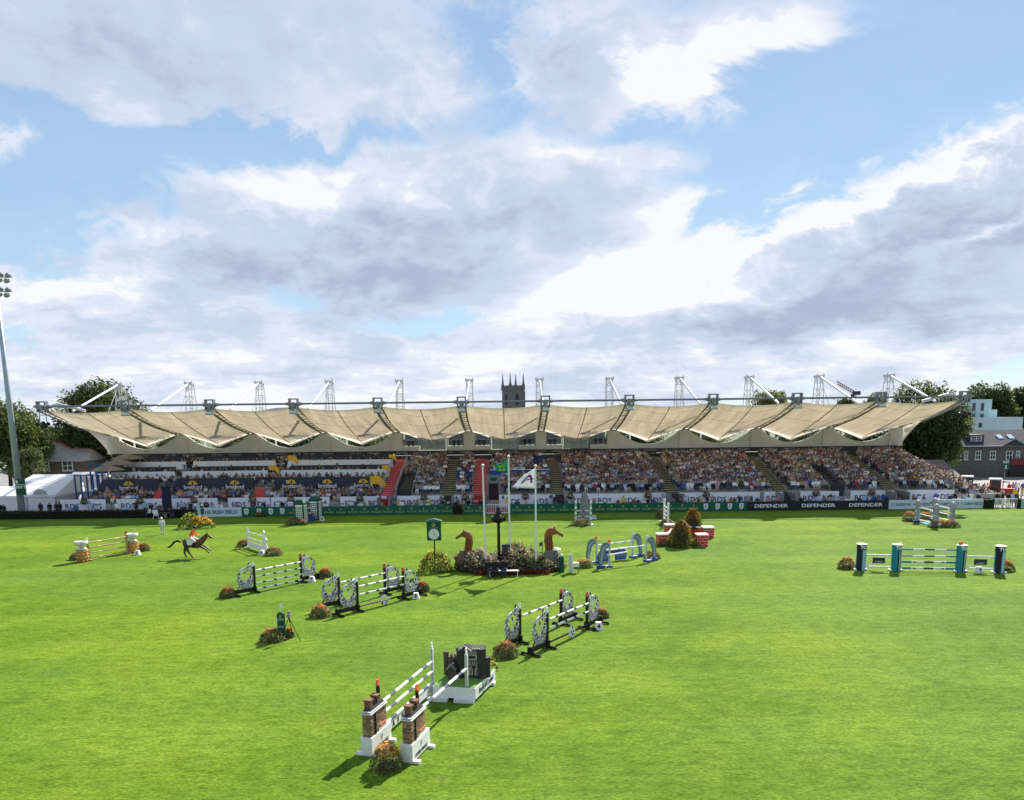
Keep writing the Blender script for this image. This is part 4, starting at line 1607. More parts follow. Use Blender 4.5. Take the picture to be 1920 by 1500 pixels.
o = obj('crowd', crowd_mesh('crowd', crowd_pts))
tag(o, 'dense seated crowd filling the rows of the grandstand and terraces', 'crowd', kind='stuff')
for i, (x, y, z) in enumerate(box_people):
    add_person(x, y, z, 'stand', ti=2, hi=0, where='%s in %s glazed box of the %s roof bay' % (('first', 'second', 'third', 'fourth', 'fifth', 'sixth')[i % 6] , 'the', ('left middle', 'middle', 'right middle')[min(2, int((x - node_x(4)) / BAY))]), group='people in the glazed boxes')

# ------------------------------------------------------------------ left: light mast, marquees, house
p = W(40, 950, 94.5)
MX = p.x
mast = thing('floodlight_mast', 'tall tapering grey floodlight mast at the left edge with a green exit sign', 'light mast', (MX, 94.5, 0))
MB().tube((0, 0, 0), (0, 0, 29.5), 0.42, 0.2, 12).build('mast_pole', mat('mast grey', (0.36, 0.4, 0.47), 0.45, 0.1, 2, metal=0.2), mast, True)
for py in (520, 547):
    q = W(14, py, 94.5)
    z = q.z
    mb = MB()
    mb.tube((-2.0, -0.1, z + 0.1), (q.x - MX + 0.6, -0.1, z), 0.06)
    mb.build('cross_arm', DSTEEL, mast)
    for i, (ox, oz) in enumerate(((-0.55, 0.25), (0.3, 0.15), (-0.75, -0.35), (0.1, -0.45), (-1.7, 0.25), (-2.0, -0.35))):
        mb = MB().at((q.x - MX + ox, -0.35, z + oz), 0.15, 0.9)
        mb.lathe([(0.12, 0.3), (0.33, 0.1), (0.36, -0.05), (0.34, -0.08)], 10)
        mb.build('lamp_head', mat('lamp grey', (0.25, 0.27, 0.28), 0.35, 0.1, 4, metal=0.3), mast)
a, b = W(28, 899, 93.9), W(51, 928, 93.9)
mb = MB()
cx, cz = (a.x + b.x) / 2, (a.z + b.z) / 2
sgn = thing('exit_sign', 'green exit sign with white lettering strapped to the left floodlight mast', 'exit sign', (cx, 93.85, cz))
hw, hh = (b.x - a.x) / 2, (a.z - b.z) / 2
MB().box((0, 0, 0), (2 * hw, 0.06, 2 * hh)).build('plate', DGREEN, sgn)
lettering('EXIT 3', 0.42, WHITE, sgn, (0, -0.04, 0.0), bold=0.012)
mb = MB().at((0, -0.036, 0))
mb.plate([(-hw, hh * .36), (hw, hh * .36), (hw, hh * .30), (-hw, hh * .30)], 0.01)
mb.plate([(-hw * .8, hh * .5), (-hw * .45, hh * .5), (-hw * .45, hh * .88), (-hw * .8, hh * .88)], 0.01)
for s in (-1, 1):
    mb.plate([(s * hw - 0.03, -hh), (s * hw + 0.03, -hh), (s * hw + 0.03, hh), (s * hw - 0.03, hh)], 0.012)
mb.build('print', WHITE, sgn)


def marquee(label, px0, px1, Y, depth, eave, ridge, bays, hip=2.0):
    x0, x1 = bx(px0, Y, 935), bx(px1, Y, 935)
    t = thing('marquee', label, 'marquee', ((x0 + x1) / 2, Y, 0), 0, 'white marquees at the left end')
    L = (x1 - x0) / 2
    C = mat('marquee cloth', (0.78, 0.79, 0.82), 0.5, 0.05, 0.8, trans=0.25)
    mb = MB()
    e = 0.15
    vs = [(-L - e, -e, eave), (L + e, -e, eave), (L + e, depth + e, eave), (-L - e, depth + e, eave), (-L + hip, depth / 2, ridge), (L - hip, depth / 2, ridge)]
    vs += [(x, y, z - 0.3) for x, y, z in vs[:4]]
    mb.solid(vs, [(0, 1, 5, 4), (1, 2, 5), (2, 3, 4, 5), (3, 0, 4), (6, 7, 1, 0), (7, 8, 2, 1), (8, 9, 3, 2), (9, 6, 0, 3)])
    mb.build('roof', C, t)
    mb = MB().box((0, depth / 2, eave / 2 - 0.1), (2 * L, depth, eave - 0.2))
    mb.build('wall', mat('marquee wall cloth', (0.62, 0.63, 0.66), 0.55, 0.06, 0.8), t)
    for i in range(bays + 1):
        MB().box((-L + 2 * L * i / bays, -0.06, eave / 2), (0.12, 0.1, eave)).build('frame_post', STEEL, t)
    return t


marquee('low white marquee behind the floodlight mast at the left edge', -90, 38, 99.5, 8, 2.2, 3.1, 3)
mq = marquee('large white marquee between the floodlight mast and the stand', -4, 104, 99.9, 14, 2.25, 4.45, 2, 0.6)
ar = MB().at((1.9, -0.1, 2.0))
ar.plate([(1.0 * math.cos(a), 1.0 * math.sin(a)) for a in [math.pi * i / 12 for i in range(13)]], 0.05)
ar.build('arch_panel', mat('clear arch', (0.35, 0.38, 0.4), 0.3, 0.1, 2), mq)
mqs = marquee('white marquee roof seen behind the terraces at the left end', 100, 188, 107.0, 8, 2.2, 4.5, 2, 1.0)
tgt = MB()
for i, (px, py, hat) in enumerate(((76, 950, None), (93, 950, None), (106, 950, None), (112, 950, None), (4, 955, None), (11, 952, None))):
    q = W(px, py, 94.0)
    add_person(q.x, 94.0 if i < 4 else 93.6, 0, 'stand', ti=2, hi=0, where='in dark clothes %s' % ('in front of the large marquee, leftmost', 'in front of the large marquee, second', 'beside the leftmost banner', 'at the corner of the leftmost banner', 'at the left edge of the photo', 'left of the floodlight mast')[i], group='people by the marquees', s=1.05)
mb = MB().box((0, 0, 0.45), (5.5, 0.3, 0.9))
lb = mb.build('barrier_panel', mat('grey green barrier', (0.12, 0.17, 0.17), 0.6, 0.1, 2))
lb.location = (bx(18, 93.2, 950), 93.2, 0)
tag(lb, 'grey green barrier panel below the floodlight mast', 'barrier')


def window(parent, x, y, z, w, h, sill=True, frame=WHITE):
    """sash window: frame bars proud of dark panes"""
    mb = MB()
    mb.box((x, y - 0.03, z), (w, 0.04, h))
    win = mb.build('window', GLASS, parent)
    mb = MB()
    for s in (-1, 1):
        mb.box((x + s * w / 2, y - 0.06, z), (0.1, 0.08, h + 0.1))
    for q in (-0.5, 0.0, 0.5):
        mb.box((x, y - 0.06, z + q * h), (w + 0.1, 0.078, 0.09))
    mb.box((x, y - 0.06, z), (0.07, 0.076, h))
    mb.build('frame', frame, win)
    if sill:
        MB().box((x, y - 0.1, z - h / 2 - 0.12), (w + 0.3, 0.2, 0.12)).build('sill', OFFWHITE, win)
    return win


STONE = mat('dark rubble stone', (0.13, 0.115, 0.1), 0.85, 0.35, 2.2, bump=0.6, bscale=5)
BRICK = mat('red brick', (0.3, 0.09, 0.055), 0.85, 0.25, 3, bump=0.3, bscale=12)
Yh = 127.0
q0, q1 = W(52, 866, Yh), W(150, 866, Yh)
r0, r1 = W(62, 826, Yh + 4), W(128, 842, Yh + 4)
hs = thing('house', 'brown house with grey hipped roof behind the white marquee at the left', 'house', (q0.x, Yh, 0))
L = q1.x - q0.x
MB().box((L / 2, 4, q0.z / 2), (L, 8, q0.z)).build('wall', mat('brown render', (0.12, 0.095, 0.075), 0.85, 0.2, 1), hs)
mb = MB()
e = 0.4
vs = [(-e, -e, q0.z), (L + e, -e, q0.z), (L + e, 8 + e, q0.z), (-e, 8 + e, q0.z), (0.9, 4, r0.z), (3.4, 4, r0.z - 0.5), (5.2, 4, r1.z), (L, 4, r1.z)]
mb.solid(vs, [(0, 1, 7, 6, 5, 4), (1, 2, 7), (2, 3, 4, 5, 6, 7), (3, 0, 4), (3, 2, 1, 0)])
mb.build('roof', mat('weathered tiles', (0.38, 0.34, 0.31), 0.8, 0.2, 1.5, bump=0.4, bscale=5), hs)
for a, b in ((4, 5), (5, 6), (6, 7)):
    MB().tube(vs[a], vs[b], 0.14).build('ridge_tiles', mat('terracotta', (0.36, 0.14, 0.08), 0.8, 0.2, 5), hs)
for px in (83, 127):
    w = W(px, 873, Yh)
    window(hs, w.x - q0.x, 0, w.z, 1.6, 1.5)
lp = thing('lamp_post', 'slender white street lamp in front of the brown house', 'lamp post', (W(72, 880, 125).x, 125, 0))
zt = W(68, 848, 125).z
MB().tube((0, 0, 0), (-0.2, 0, zt), 0.09, 0.06).build('post', WHITE, lp)
MB().path([(-0.2, 0, zt), (0.1, 0, zt - 0.3), (0.7, 0, zt - 1.2)], 0.16, 6, 0.05).build('lamp_head', WHITE, lp)

# ------------------------------------------------------------------ trees
DARKG = [(0.03, 0.048, 0.015), (0.042, 0.066, 0.02), (0.06, 0.088, 0.026)]
MIDG = [(0.09, 0.12, 0.03), (0.13, 0.16, 0.04), (0.17, 0.185, 0.06), (0.07, 0.10, 0.026)]
PALEG = [(0.12, 0.14, 0.06), (0.09, 0.12, 0.045), (0.15, 0.15, 0.07)]


def tree_at(label, px, py_top, Y, wpx, py_low, cols, **kw):
    top, lo = W(px, py_top, Y), W(px, py_low, Y)
    return tree(label, top.x, Y, top.z, wpx / FPX * Y, max(0.6, lo.z), cols, **kw)


tree_at('large tree at the left edge behind the floodlight mast', 0, 740, 124, 130, 905, MIDG + DARKG[2:], n=20000, lobes=24, leaf=0.42)
tree_at('pale green bushy tree in front of the brown house', 46, 838, 118, 58, 905, PALEG + MIDG[:1], n=6000, lobes=12, leaf=0.3)
tree_at('broad distant trees between the mast and the dark tree', 88, 794, 200, 90, 850, MIDG, n=8000, lobes=14, leaf=0.55)
tree_at('distant tree beyond the roof of the brown house', 128, 800, 190, 60, 850, MIDG, n=4000, lobes=8, leaf=0.55)
tree_at('big dark tree behind the left end of the stand roof', 192, 728, 136, 160, 880, MIDG[:2] + DARKG, n=36000, lobes=34, leaf=0.42)
tree_at('rounded tree behind the right part of the stand roof', 1446, 722, 150, 74, 800, MIDG, n=9000, lobes=14, leaf=0.42)
tree_at('small tree top beside the crane behind the stand roof', 1592, 738, 165, 42, 800, DARKG, n=3000, lobes=8, leaf=0.4)
tree_at('pale tree top left of the rightmost roof mast', 1646, 728, 170, 44, 800, PALEG, n=3500, lobes=8, leaf=0.4)
tree_at('big dark tree behind the right end of the stand roof', 1742, 712, 134, 122, 905, MIDG[:2] + DARKG, n=36000, lobes=34, leaf=0.42)
tree_at('dark rounded tree behind the pale blue flats', 1862, 718, 215, 80, 800, DARKG + MIDG[:1], n=12000, lobes=16, leaf=0.6)
tree_at('dark tree at the right edge behind the flats', 1920, 724, 220, 86, 810, DARKG + MIDG[:1], n=12000, lobes=16, leaf=0.6)
for i, px in enumerate((330, 440, 560, 690, 1090, 1200, 1330, 1500, 1610)):
    tree_at(('tree glimpsed under the stand roof behind the %s rear wall panel' % ('first', 'second', 'third', 'fourth', 'fifth', 'sixth', 'seventh', 'eighth', 'ninth')[i]), px, 786, 142 + 5 * (i % 3), 110, 880, (MIDG, PALEG, DARKG)[i % 3], n=4500, lobes=10, leaf=0.5, group='trees glimpsed under the stand roof')

# ------------------------------------------------------------------ church tower and crane behind the stand
Yc = 262.0
a, b = W(941, 722, Yc), W(983, 722, Yc)
tw = (b.x - a.x) / 1.366
zt = a.z
ch = thing('church_tower', 'dark stone church tower with four pinnacles rising behind the stand roof', 'church tower', ((a.x + b.x) / 2 + 0.25 * tw, Yc, 0), math.radians(30))
TST = mat('tower stone', (0.14, 0.132, 0.125), 0.9, 0.25, 1.2, bump=0.4, bscale=3)
MB().box((0, tw / 2, zt / 2 - 0.8), (tw, tw, zt - 1.6)).build('wall', TST, ch)
mb = MB()
mb.box((0, tw / 2, zt - 1.5), (tw + 0.5, tw + 0.5, 0.35))
for i in range(5):
    mb.box((-tw / 2 + tw * (i + 0.5) / 5, 0.05, zt - 0.75), (tw / 5 * 0.58, 0.5, 1.3))
    mb.box((-tw / 2 + tw * (i + 0.5) / 5, tw - 0.05, zt - 0.75), (tw / 5 * 0.58, 0.5, 1.3))
    for s in (-1, 1):
        mb.box((s * (tw / 2 - 0.05), tw * (i + 0.5) / 5, zt - 0.75), (0.5, tw / 5 * 0.58, 1.25))
mb.build('battlements', TST, ch)
mb = MB()
mb.lathe([(0.62, 0), (0.6, 1.6), (0.4, 1.7), (0.12, 4.6), (0.03, 5.4)], 6)
pin = mb.mesh('pinnacle', TST)
for sx in (-1, 1):
    for yy in (0.2, tw - 0.2):
        obj('pinnacle', pin, ch).location = (sx * (tw / 2 - 0.2), yy, zt - 1.3)
for face in (0, 1):
    w = 1.5
    F_ = Matrix.Identity(4) if face == 0 else Matrix.Translation((-tw / 2, tw / 2, 0)) @ Matrix.Rotation(-math.pi / 2, 4, 'Z')
    sx = 0.0
    mb = MB().at((0, -0.03, zt - 6.6))
    mb.plate([(-w / 2, 0), (w / 2, 0), (w / 2, 2.6), (0, 4.0), (-w / 2, 2.6)], 0.08)
    win = mb.build('belfry_window', mat('louvre dark', (0.02, 0.02, 0.022), 0.8, 0.2, 4), ch)
    win.matrix_local = F_
    mb = MB()
    for i in range(6):
        mb.box((sx * tw * 0.21, -0.1, zt - 6.4 + 0.42 * i), (w, 0.1, 0.1))
    mb.build('louvre', TST, win)
for sx in (-1, 1):
    MB().box((sx * (tw / 2 - 0.1), 0.1, zt / 2 - 1), (0.7, 0.7, zt - 2)).build('buttress', TST, ch)
cr = thing('crane', 'red and grey tower crane far behind the right part of the stand roof', 'crane', (W(1600, 745, 330).x, 330, 0))
zc = W(1600, 738, 330).z
j0, j1 = W(1606, 738, 330), W(1575, 720, 330)
mb = MB()
for s in (-0.7, 0.7):
    for q in (-0.7, 0.7):
        mb.tube((s, q, 0), (s, q, zc), 0.18, None, 4)
mb.build('tower', DSTEEL, cr)
mb = MB()
d = j1 - j0
for off in (0, 1.1):
    mb.tube((0, 0, zc + off), (d.x, 0, zc + d.z + off), 0.2, None, 4)
for i in range(8):
    t0 = i / 8
    mb.tube((d.x * t0, 0, zc + d.z * t0), (d.x * (t0 + 0.1), 0, zc + d.z * (t0 + 0.1) + 1.1), 0.14, None, 4)
mb.build('jib', mat('crane red', (0.4, 0.12, 0.14), 0.5, 0.15, 2), cr)
mb = MB()
mb.box((1.2, 0, zc + 0.2), (3.0, 1.4, 1.6))
mb.box((-0.6, -0.6, zc - 1.2), (1.3, 1.3, 1.6))
mb.build('cab', CHAR, cr)

# ------------------------------------------------------------------ right: houses, flats, shed, tractors
Yr = 140.0
q0, q1 = W(1778, 836, Yr), W(1990, 836, Yr)
L, ze = q1.x - q0.x, q0.z
zr = W(1850, 806, Yr + 5).z
th = thing('terrace_house', 'long stone terrace house with grey slate roof at the right edge', 'house', (q0.x, Yr, 0))
MB().box((L / 2, 5, ze / 2), (L, 10, ze)).build('wall', STONE, th)
mb = MB()
mb.solid([(-0.4, -0.4, ze), (L, -0.4, ze), (L, 10.4, ze), (-0.4, 10.4, ze), (-0.4, 5, zr), (L, 5, zr)], [(0, 1, 5, 4), (2, 3, 4, 5), (3, 0, 4), (1, 2, 5), (3, 2, 1, 0)])
roof = mb.build('roof', SLATE, th)
MB().box((L / 2, -0.45, ze - 0.08), (L, 0.16, 0.16)).build('gutter', OFFWHITE, th)
for px, w in ((1796, 1.0), (1811, 0.6), (1833.5, 0.95), (1861, 0.95), (1892, 1.1), (1908, 0.6), (1935, 1.0)):
    c = W(px, 853.5, Yr)
    window(th, c.x - q0.x, 0, c.z, w, 1.45)
for px in (1870, 1890):
    c = W(px, 814, Yr + 3)
    mb = MB().at((c.x - q0.x, 2.3, ze + (zr - ze) * 0.5 + 0.14), 0, 0.55)
    mb.box((0, 0, 0), (0.9, 1.3, 0.12))
    mb.build('skylight', mat('skylight glass', (0.5, 0.6, 0.75), 0.2, 0.05, 2), roof)
a, b = W(1816, 815, Yr + 0.8), W(1844, 834, Yr + 0.8)
mb = MB().box(((a.x + b.x) / 2 - q0.x, 2.6, (a.z + b.z) / 2), (b.x - a.x, 3.6, a.z - b.z))
dm = mb.build('dormer', mat('dark blue slate', (0.03, 0.035, 0.07), 0.6, 0.2, 2), th)
window(th, (a.x + b.x) / 2 - q0.x, 0.8, a.z - 0.75, 1.9, 0.8, False)
mb = MB().at((W(1898, 830, Yr).x - q0.x, -0.5, ze - 0.1))
mb.plate([(-2.2, 0), (2.2, 0), (0, 1.25)], 0.5)
mb.build('gable', SLATE, th)
c = W(1912, 866, Yr - 0.6)
sh = MB().box((c.x - q0.x + 1.0, -0.5, c.z), (5.4, 0.5, 1.2))
sh.build('shop_fascia', mat('dark red fascia', (0.16, 0.02, 0.025), 0.5, 0.12, 2), th)
mb = MB().box((c.x - q0.x + 1.0, -0.45, c.z - 1.6), (5.4, 0.3, 1.7))
gp = mb.build('shop_sign', BLACK, th)
lettering('GU', 0.9, OFFWHITE, gp, (c.x - q0.x + 1.9, -0.62, c.z - 1.6))
es = thing('exit_sign', 'green exit sign with a white arrow in front of the terrace house', 'exit sign', (W(1886, 872, 132).x, 132, W(1886, 872, 132).z))
MB().box((0, 0, 0), (1.3, 0.06, 1.75)).build('plate', DGREEN, es)
lettering('EXIT', 0.5, WHITE, es, (0, -0.04, 0.5), bold=0.015)
lettering('2', 0.8, WHITE, es, (0, -0.04, -0.35), bold=0.02)
MB().box((0, 0.1, -1.9 - (es.location.z - 1.9) / 2 + 0.9), (0.1, 0.1, es.location.z - 0.8)).build('post', DSTEEL, es)
fl = thing('flats', 'pale blue modern flats between the big tree and the right edge', 'flats', (W(1815, 790, 178).x, 178, 0))
CY = mat('pale blue render', (0.45, 0.58, 0.59), 0.6, 0.06, 0.6)
o0 = fl.location.x
for (pa, pb, ta, ba, dy_) in ((1808, 1857, 749, 790, 4), (1812, 1914, 783, 830, 0), (1856, 1868, 768, 790, 6)):
    a, b = W(pa, ta, 178 + dy_), W(pb, ba, 178 + dy_)
    MB().box(((a.x + b.x) / 2 - o0, dy_ + 5, a.z / 2), (b.x - a.x, 10, a.z)).build('wall', CY, fl)
for px, py, w, h, dy_ in ((1826, 763, 0.7, 1.8, 4), (1842, 763, 0.7, 1.8, 4), (1825, 779, 0.7, .7, 4), (1841, 779, .8, .8, 4), (1838, 797, .8, 1.0, 0)):
    c = W(px, py, 178 + dy_)
    MB().box((c.x - o0, dy_ - 0.03, c.z), (w, 0.06, h)).build('window', GLASS, fl)
c = W(1903, 796, 150)
ck = MB().box((c.x - q0.x, 5.2, zr + 0.5), (1.6, 0.9, 1.4))
for s in (-0.5, 0, 0.5):
    ck.lathe([(0.16, 0), (0.13, 0.55)], 8, (c.x - q0.x + s, 5.2, zr + 1.2))
ck.build('chimney', BRICK, th)
Ys = 118.0
a, b = W(1703, 895, Ys), W(1795, 895, Ys)
ridge = W(1750, 862, Ys + 5).z
sd = thing('pavilion', 'low brick pavilion with brown hipped roof at the right end of the stand', 'building', (a.x, Ys, 0))
L, ze = b.x - a.x, a.z
MB().box((L / 2, 5, ze / 2), (L, 10, ze)).build('wall', BRICK, sd)
mb = MB()
mb.solid([(-0.5, -0.6, ze), (L + 0.4, -0.6, ze), (L + 0.4, 10.5, ze), (-0.5, 10.5, ze), (1.2, 5, ridge), (L + 0.4, 5, ridge)], [(0, 1, 5, 4), (2, 3, 4, 5), (3, 0, 4), (1, 2, 5), (3, 2, 1, 0)])
mb.build('roof', mat('brown tiles', (0.13, 0.1, 0.09), 0.8, 0.2, 1.6, bump=0.4, bscale=5), sd)
MB().box((L / 2, -0.66, ze - 0.05), (L + 0.8, 0.12, 0.3)).build('fascia', WHITE, sd)
window(sd, L * 0.6, 0, ze - 1.4, 1.6, 1.3)
window(sd, L * 0.3, 0, ze - 1.4, 1.4, 1.3)
for s, px in enumerate((1690, 1778)):
    a = W(px, 838, 146)
    br = MB().box((0, 3, a.z / 2), (3.2, 6, a.z)).build('brick_wing', BRICK)
    br.location = (a.x, 146, 0)
    MB().solid([(-1.9, -0.3, a.z), (1.9, -0.3, a.z), (1.9, 6.3, a.z), (-1.9, 6.3, a.z), (0, -0.3, a.z + 0.9), (0, 6.3, a.z + 0.9)], [(0, 1, 4), (1, 2, 5, 4), (2, 3, 5), (3, 0, 4, 5), (3, 2, 1, 0)]).build('roof', OFFWHITE if s == 0 else SLATE, br)
    tag(br, ('red brick building with pale roof behind the right corner of the stand', 'red brick gable beside the stone terrace house')[s], 'building')


def tractor(label, x, y, col, rz, white_roof=True):
    t = thing('tractor', label, 'tractor', (x, y, 0), rz)
    P = mat('tractor paint ' + label[:6], col, 0.35, 0.1, 3)
    mb = MB()
    mb.box((1.35, 0, 1.25), (1.9, 0.85, 0.75), 0.9)
    mb.box((1.35, 0, 0.8), (1.9, 0.6, 0.3))
    mb.box((2.3, 0, 1.15), (0.12, 0.7, 0.6))
    mb.build('hood', P, t)
    mb = MB()
    for sx in (-0.75, 0.4):
        for sy in (-0.65, 0.65):
            mb.tube((sx, sy, 1.3), (sx * 0.9, sy * 0.92, 2.75), 0.055)
    mb.box((-0.15, 0, 1.15), (1.3, 1.4, 0.5))
    mb.build('cab', P, t)
    MB().box((-0.15, 0, 2.05), (1.05, 1.2, 1.35), 0.93).build('cab_glass', GLASS, t)
    MB().box((-0.15, 0, 2.82), (1.5, 1.45, 0.16), 0.92).build('cab_roof', WHITE if white_roof else P, t)
    big = MB()
    big.tube((0, -0.25, 0), (0, 0.25, 0), 0.88, None, 16)
    for i in range(16):
        a = i * math.pi / 8
        big.box((0.88 * math.cos(a), 0, 0.88 * math.sin(a)), (0.1, 0.5, 0.1))
    big_me = big.mesh('tyre', BLACK)
    small_me = MB().tube((0, -0.2, 0), (0, 0.2, 0), 0.58, None, 16).mesh('tyre', BLACK)
    rim_me = MB().tube((0, -0.27, 0), (0, 0.27, 0), 0.5, None, 12).mesh('rim', OFFWHITE)
    for sx, me, z, k in ((-0.6, big_me, 0.88, 1.0), (1.9, small_me, 0.58, 0.62)):
        for sy in (-0.85, 0.85):
            w = bpy.data.objects.new('wheel', me)
            COL.objects.link(w)
            w.parent = t
            w.location = (sx, sy, z)
            r = obj('rim', rim_me, w)
            r.scale = (k, 1, k)
    MB().tube((0.75, 0.3, 1.6), (0.75, 0.3, 2.6), 0.05).build('exhaust', BLACK, t)
    for sy in (-0.85, 0.85):
        MB().box((-0.6, sy, 1.85), (1.3, 0.55, 0.08)).build('mudguard', P, t)
    return t


c = W(1812, 925, 106)
tractor('green tractor with a white cab roof by the pavilion', c.x, 106, (0.01, 0.14, 0.06), -2.0)
c = W(1866, 938, 101)
tractor('red tractor with a white cab roof near the right white gate', c.x, 101, (0.4, 0.02, 0.02), -0.45)
rl = thing('roller', 'grey steel ground roller beside the red tractor', 'roller', (W(1842, 925, 100.5).x, 100.5, 0))
MB().tube((-1.0, 0, 0.5), (1.0, 0, 0.5), 0.5, None, 16).build('drum', STEEL, rl, True)
MB().box((0, 0.2, 1.05), (2.3, 0.9, 0.25)).build('frame', BLACK, rl)
RP = [(1788, 948, 2, 0), (1793, 930, 13, None), (1798, 945, 4, None), (1806, 948, 3, None), (1814, 948, 2, None), (1822, 938, 0, None), (1826, 948, 6, None), (1846, 946, 4, 1), (1836, 908, 0, None), (1846, 906, 1, None),
      (1868, 955, 2, 0), (1878, 957, 2, None), (1888, 958, 2, None), (1892, 915, 5, None), (1899, 914, 4, None), (1903, 930, 13, None), (1910, 915, 0, None), (1915, 930, 13, None), (1905, 905, 0, 0), (1918, 908, 12, None), (1897, 940, 3, None), (1830, 912, 0, None), (1852, 905, 2, None)]
RW = ['at the corner of the rightmost banner', 'in front of the green tractor', 'just right of the rightmost banner', 'behind the right end of the pale blue hoarding', 'between the two tractors near the hoarding', 'in front of the roller', 'beside the right small hedge', 'below the red tractor', 'behind the roller', 'left of the red tractor',
      'at the left end of the right white gate', 'in the middle of the right white gate', 'at the right end of the right white gate', 'right of the red tractor', 'far right of the red tractor', 'behind the pale green hoarding', 'in the crowd at the right edge', 'at the right edge by the pale green hoarding', 'on a raised spot at the right edge', 'at the extreme right edge', 'near the right gate post', 'between the tractors further back', 'behind the red tractor cab']
for (px, py, ti, hat), wh in zip(RP, RW):
    Y = 94.5 if py > 936 else (99.0 if py > 920 else 108.0)
    if py > 950:
        Y = 93.0
    q = W(px, py, Y)
    add_person(q.x, Y, 0, 'stand', ti=ti, hi=px % 5, hat=hat, rz=rnd.uniform(-1.5, 1.5), where=wh, group='people at the right end by the tractors', s=1.03)
# ------------------------------------------------------------------ show jumps
FILI = None


def filigree():
    """pale board with dark interlaced print"""
    m = bpy.data.materials.new('interlace board')
    m.use_nodes = True
    nt = m.node_tree
    b = nt.nodes['Principled BSDF']
    b.inputs['Roughness'].default_value = 0.5
    t = nt.nodes.new('ShaderNodeTexCoord')
    n = nt.nodes.new('ShaderNodeTexNoise')
    n.inputs['Scale'].default_value = 3.2
    n.inputs['Detail'].default_value = 2
    nt.links.new(t.outputs['Object'], n.inputs['Vector'])
    v = nt.nodes.new('ShaderNodeTexVoronoi')
    v.feature = 'DISTANCE_TO_EDGE'
    v.inputs['Scale'].default_value = 6.0
    mv = nt.nodes.new('ShaderNodeMix')
    mv.data_type = 'RGBA'
    mv.inputs['Factor'].default_value = 0.25
    nt.links.new(t.outputs['Object'], mv.inputs['A'])
    nt.links.new(n.outputs['Color'], mv.inputs['B'])
    nt.links.new(mv.outputs['Result'], v.inputs['Vector'])
    r = nt.nodes.new('ShaderNodeMapRange')
    for k, q in (('From Min', 0.13), ('From Max', 0.2), ('To Min', 1.0), ('To Max', 0.0)):
        r.inputs[k].default_value = q
    nt.links.new(v.outputs['Distance'], r.inputs['Value'])
    mx = nt.nodes.new('ShaderNodeMix')
    mx.data_type = 'RGBA'
    nt.links.new(r.outputs[0], mx.inputs['Factor'])
    mx.inputs['A'].default_value = (0.05, 0.045, 0.06, 1)
    mx.inputs['B'].default_value = (0.8, 0.77, 0.79, 1)
    nt.links.new(mx.outputs['Result'], b.inputs['Base Color'])
    return m


FILI = filigree()


def frame_of(L, R):
    L, R = Vector(L), Vector(R)
    d = R - L
    return L, math.atan2(d.y, d.x), math.hypot(d.x, d.y)


def striped_pole(parent, p0, p1, r, mats, lens, name='pole'):
    p0, p1 = Vector(p0), Vector(p1)
    mb = MB()
    tot = sum(lens)
    a = 0.0
    for i, l in enumerate(lens):
        mb.m = i % len(mats)
        mb.tube(p0.lerp(p1, a / tot), p0.lerp(p1, (a + l) / tot), r, None, 8, i in (0, len(lens) - 1))
        a += l
    return mb.build(name, mats, parent)


BW = [0.55, 0.3, 0.75, 0.3, 0.75, 0.3, 0.75, 0.3, 0.4]


def ell(cx, cz, rx, rz, n=36, ph=0.0):
    return [(cx + rx * math.cos(2 * math.pi * i / n + ph), cz + rz * math.sin(2 * math.pi * i / n + ph)) for i in range(n)]


WING = {}


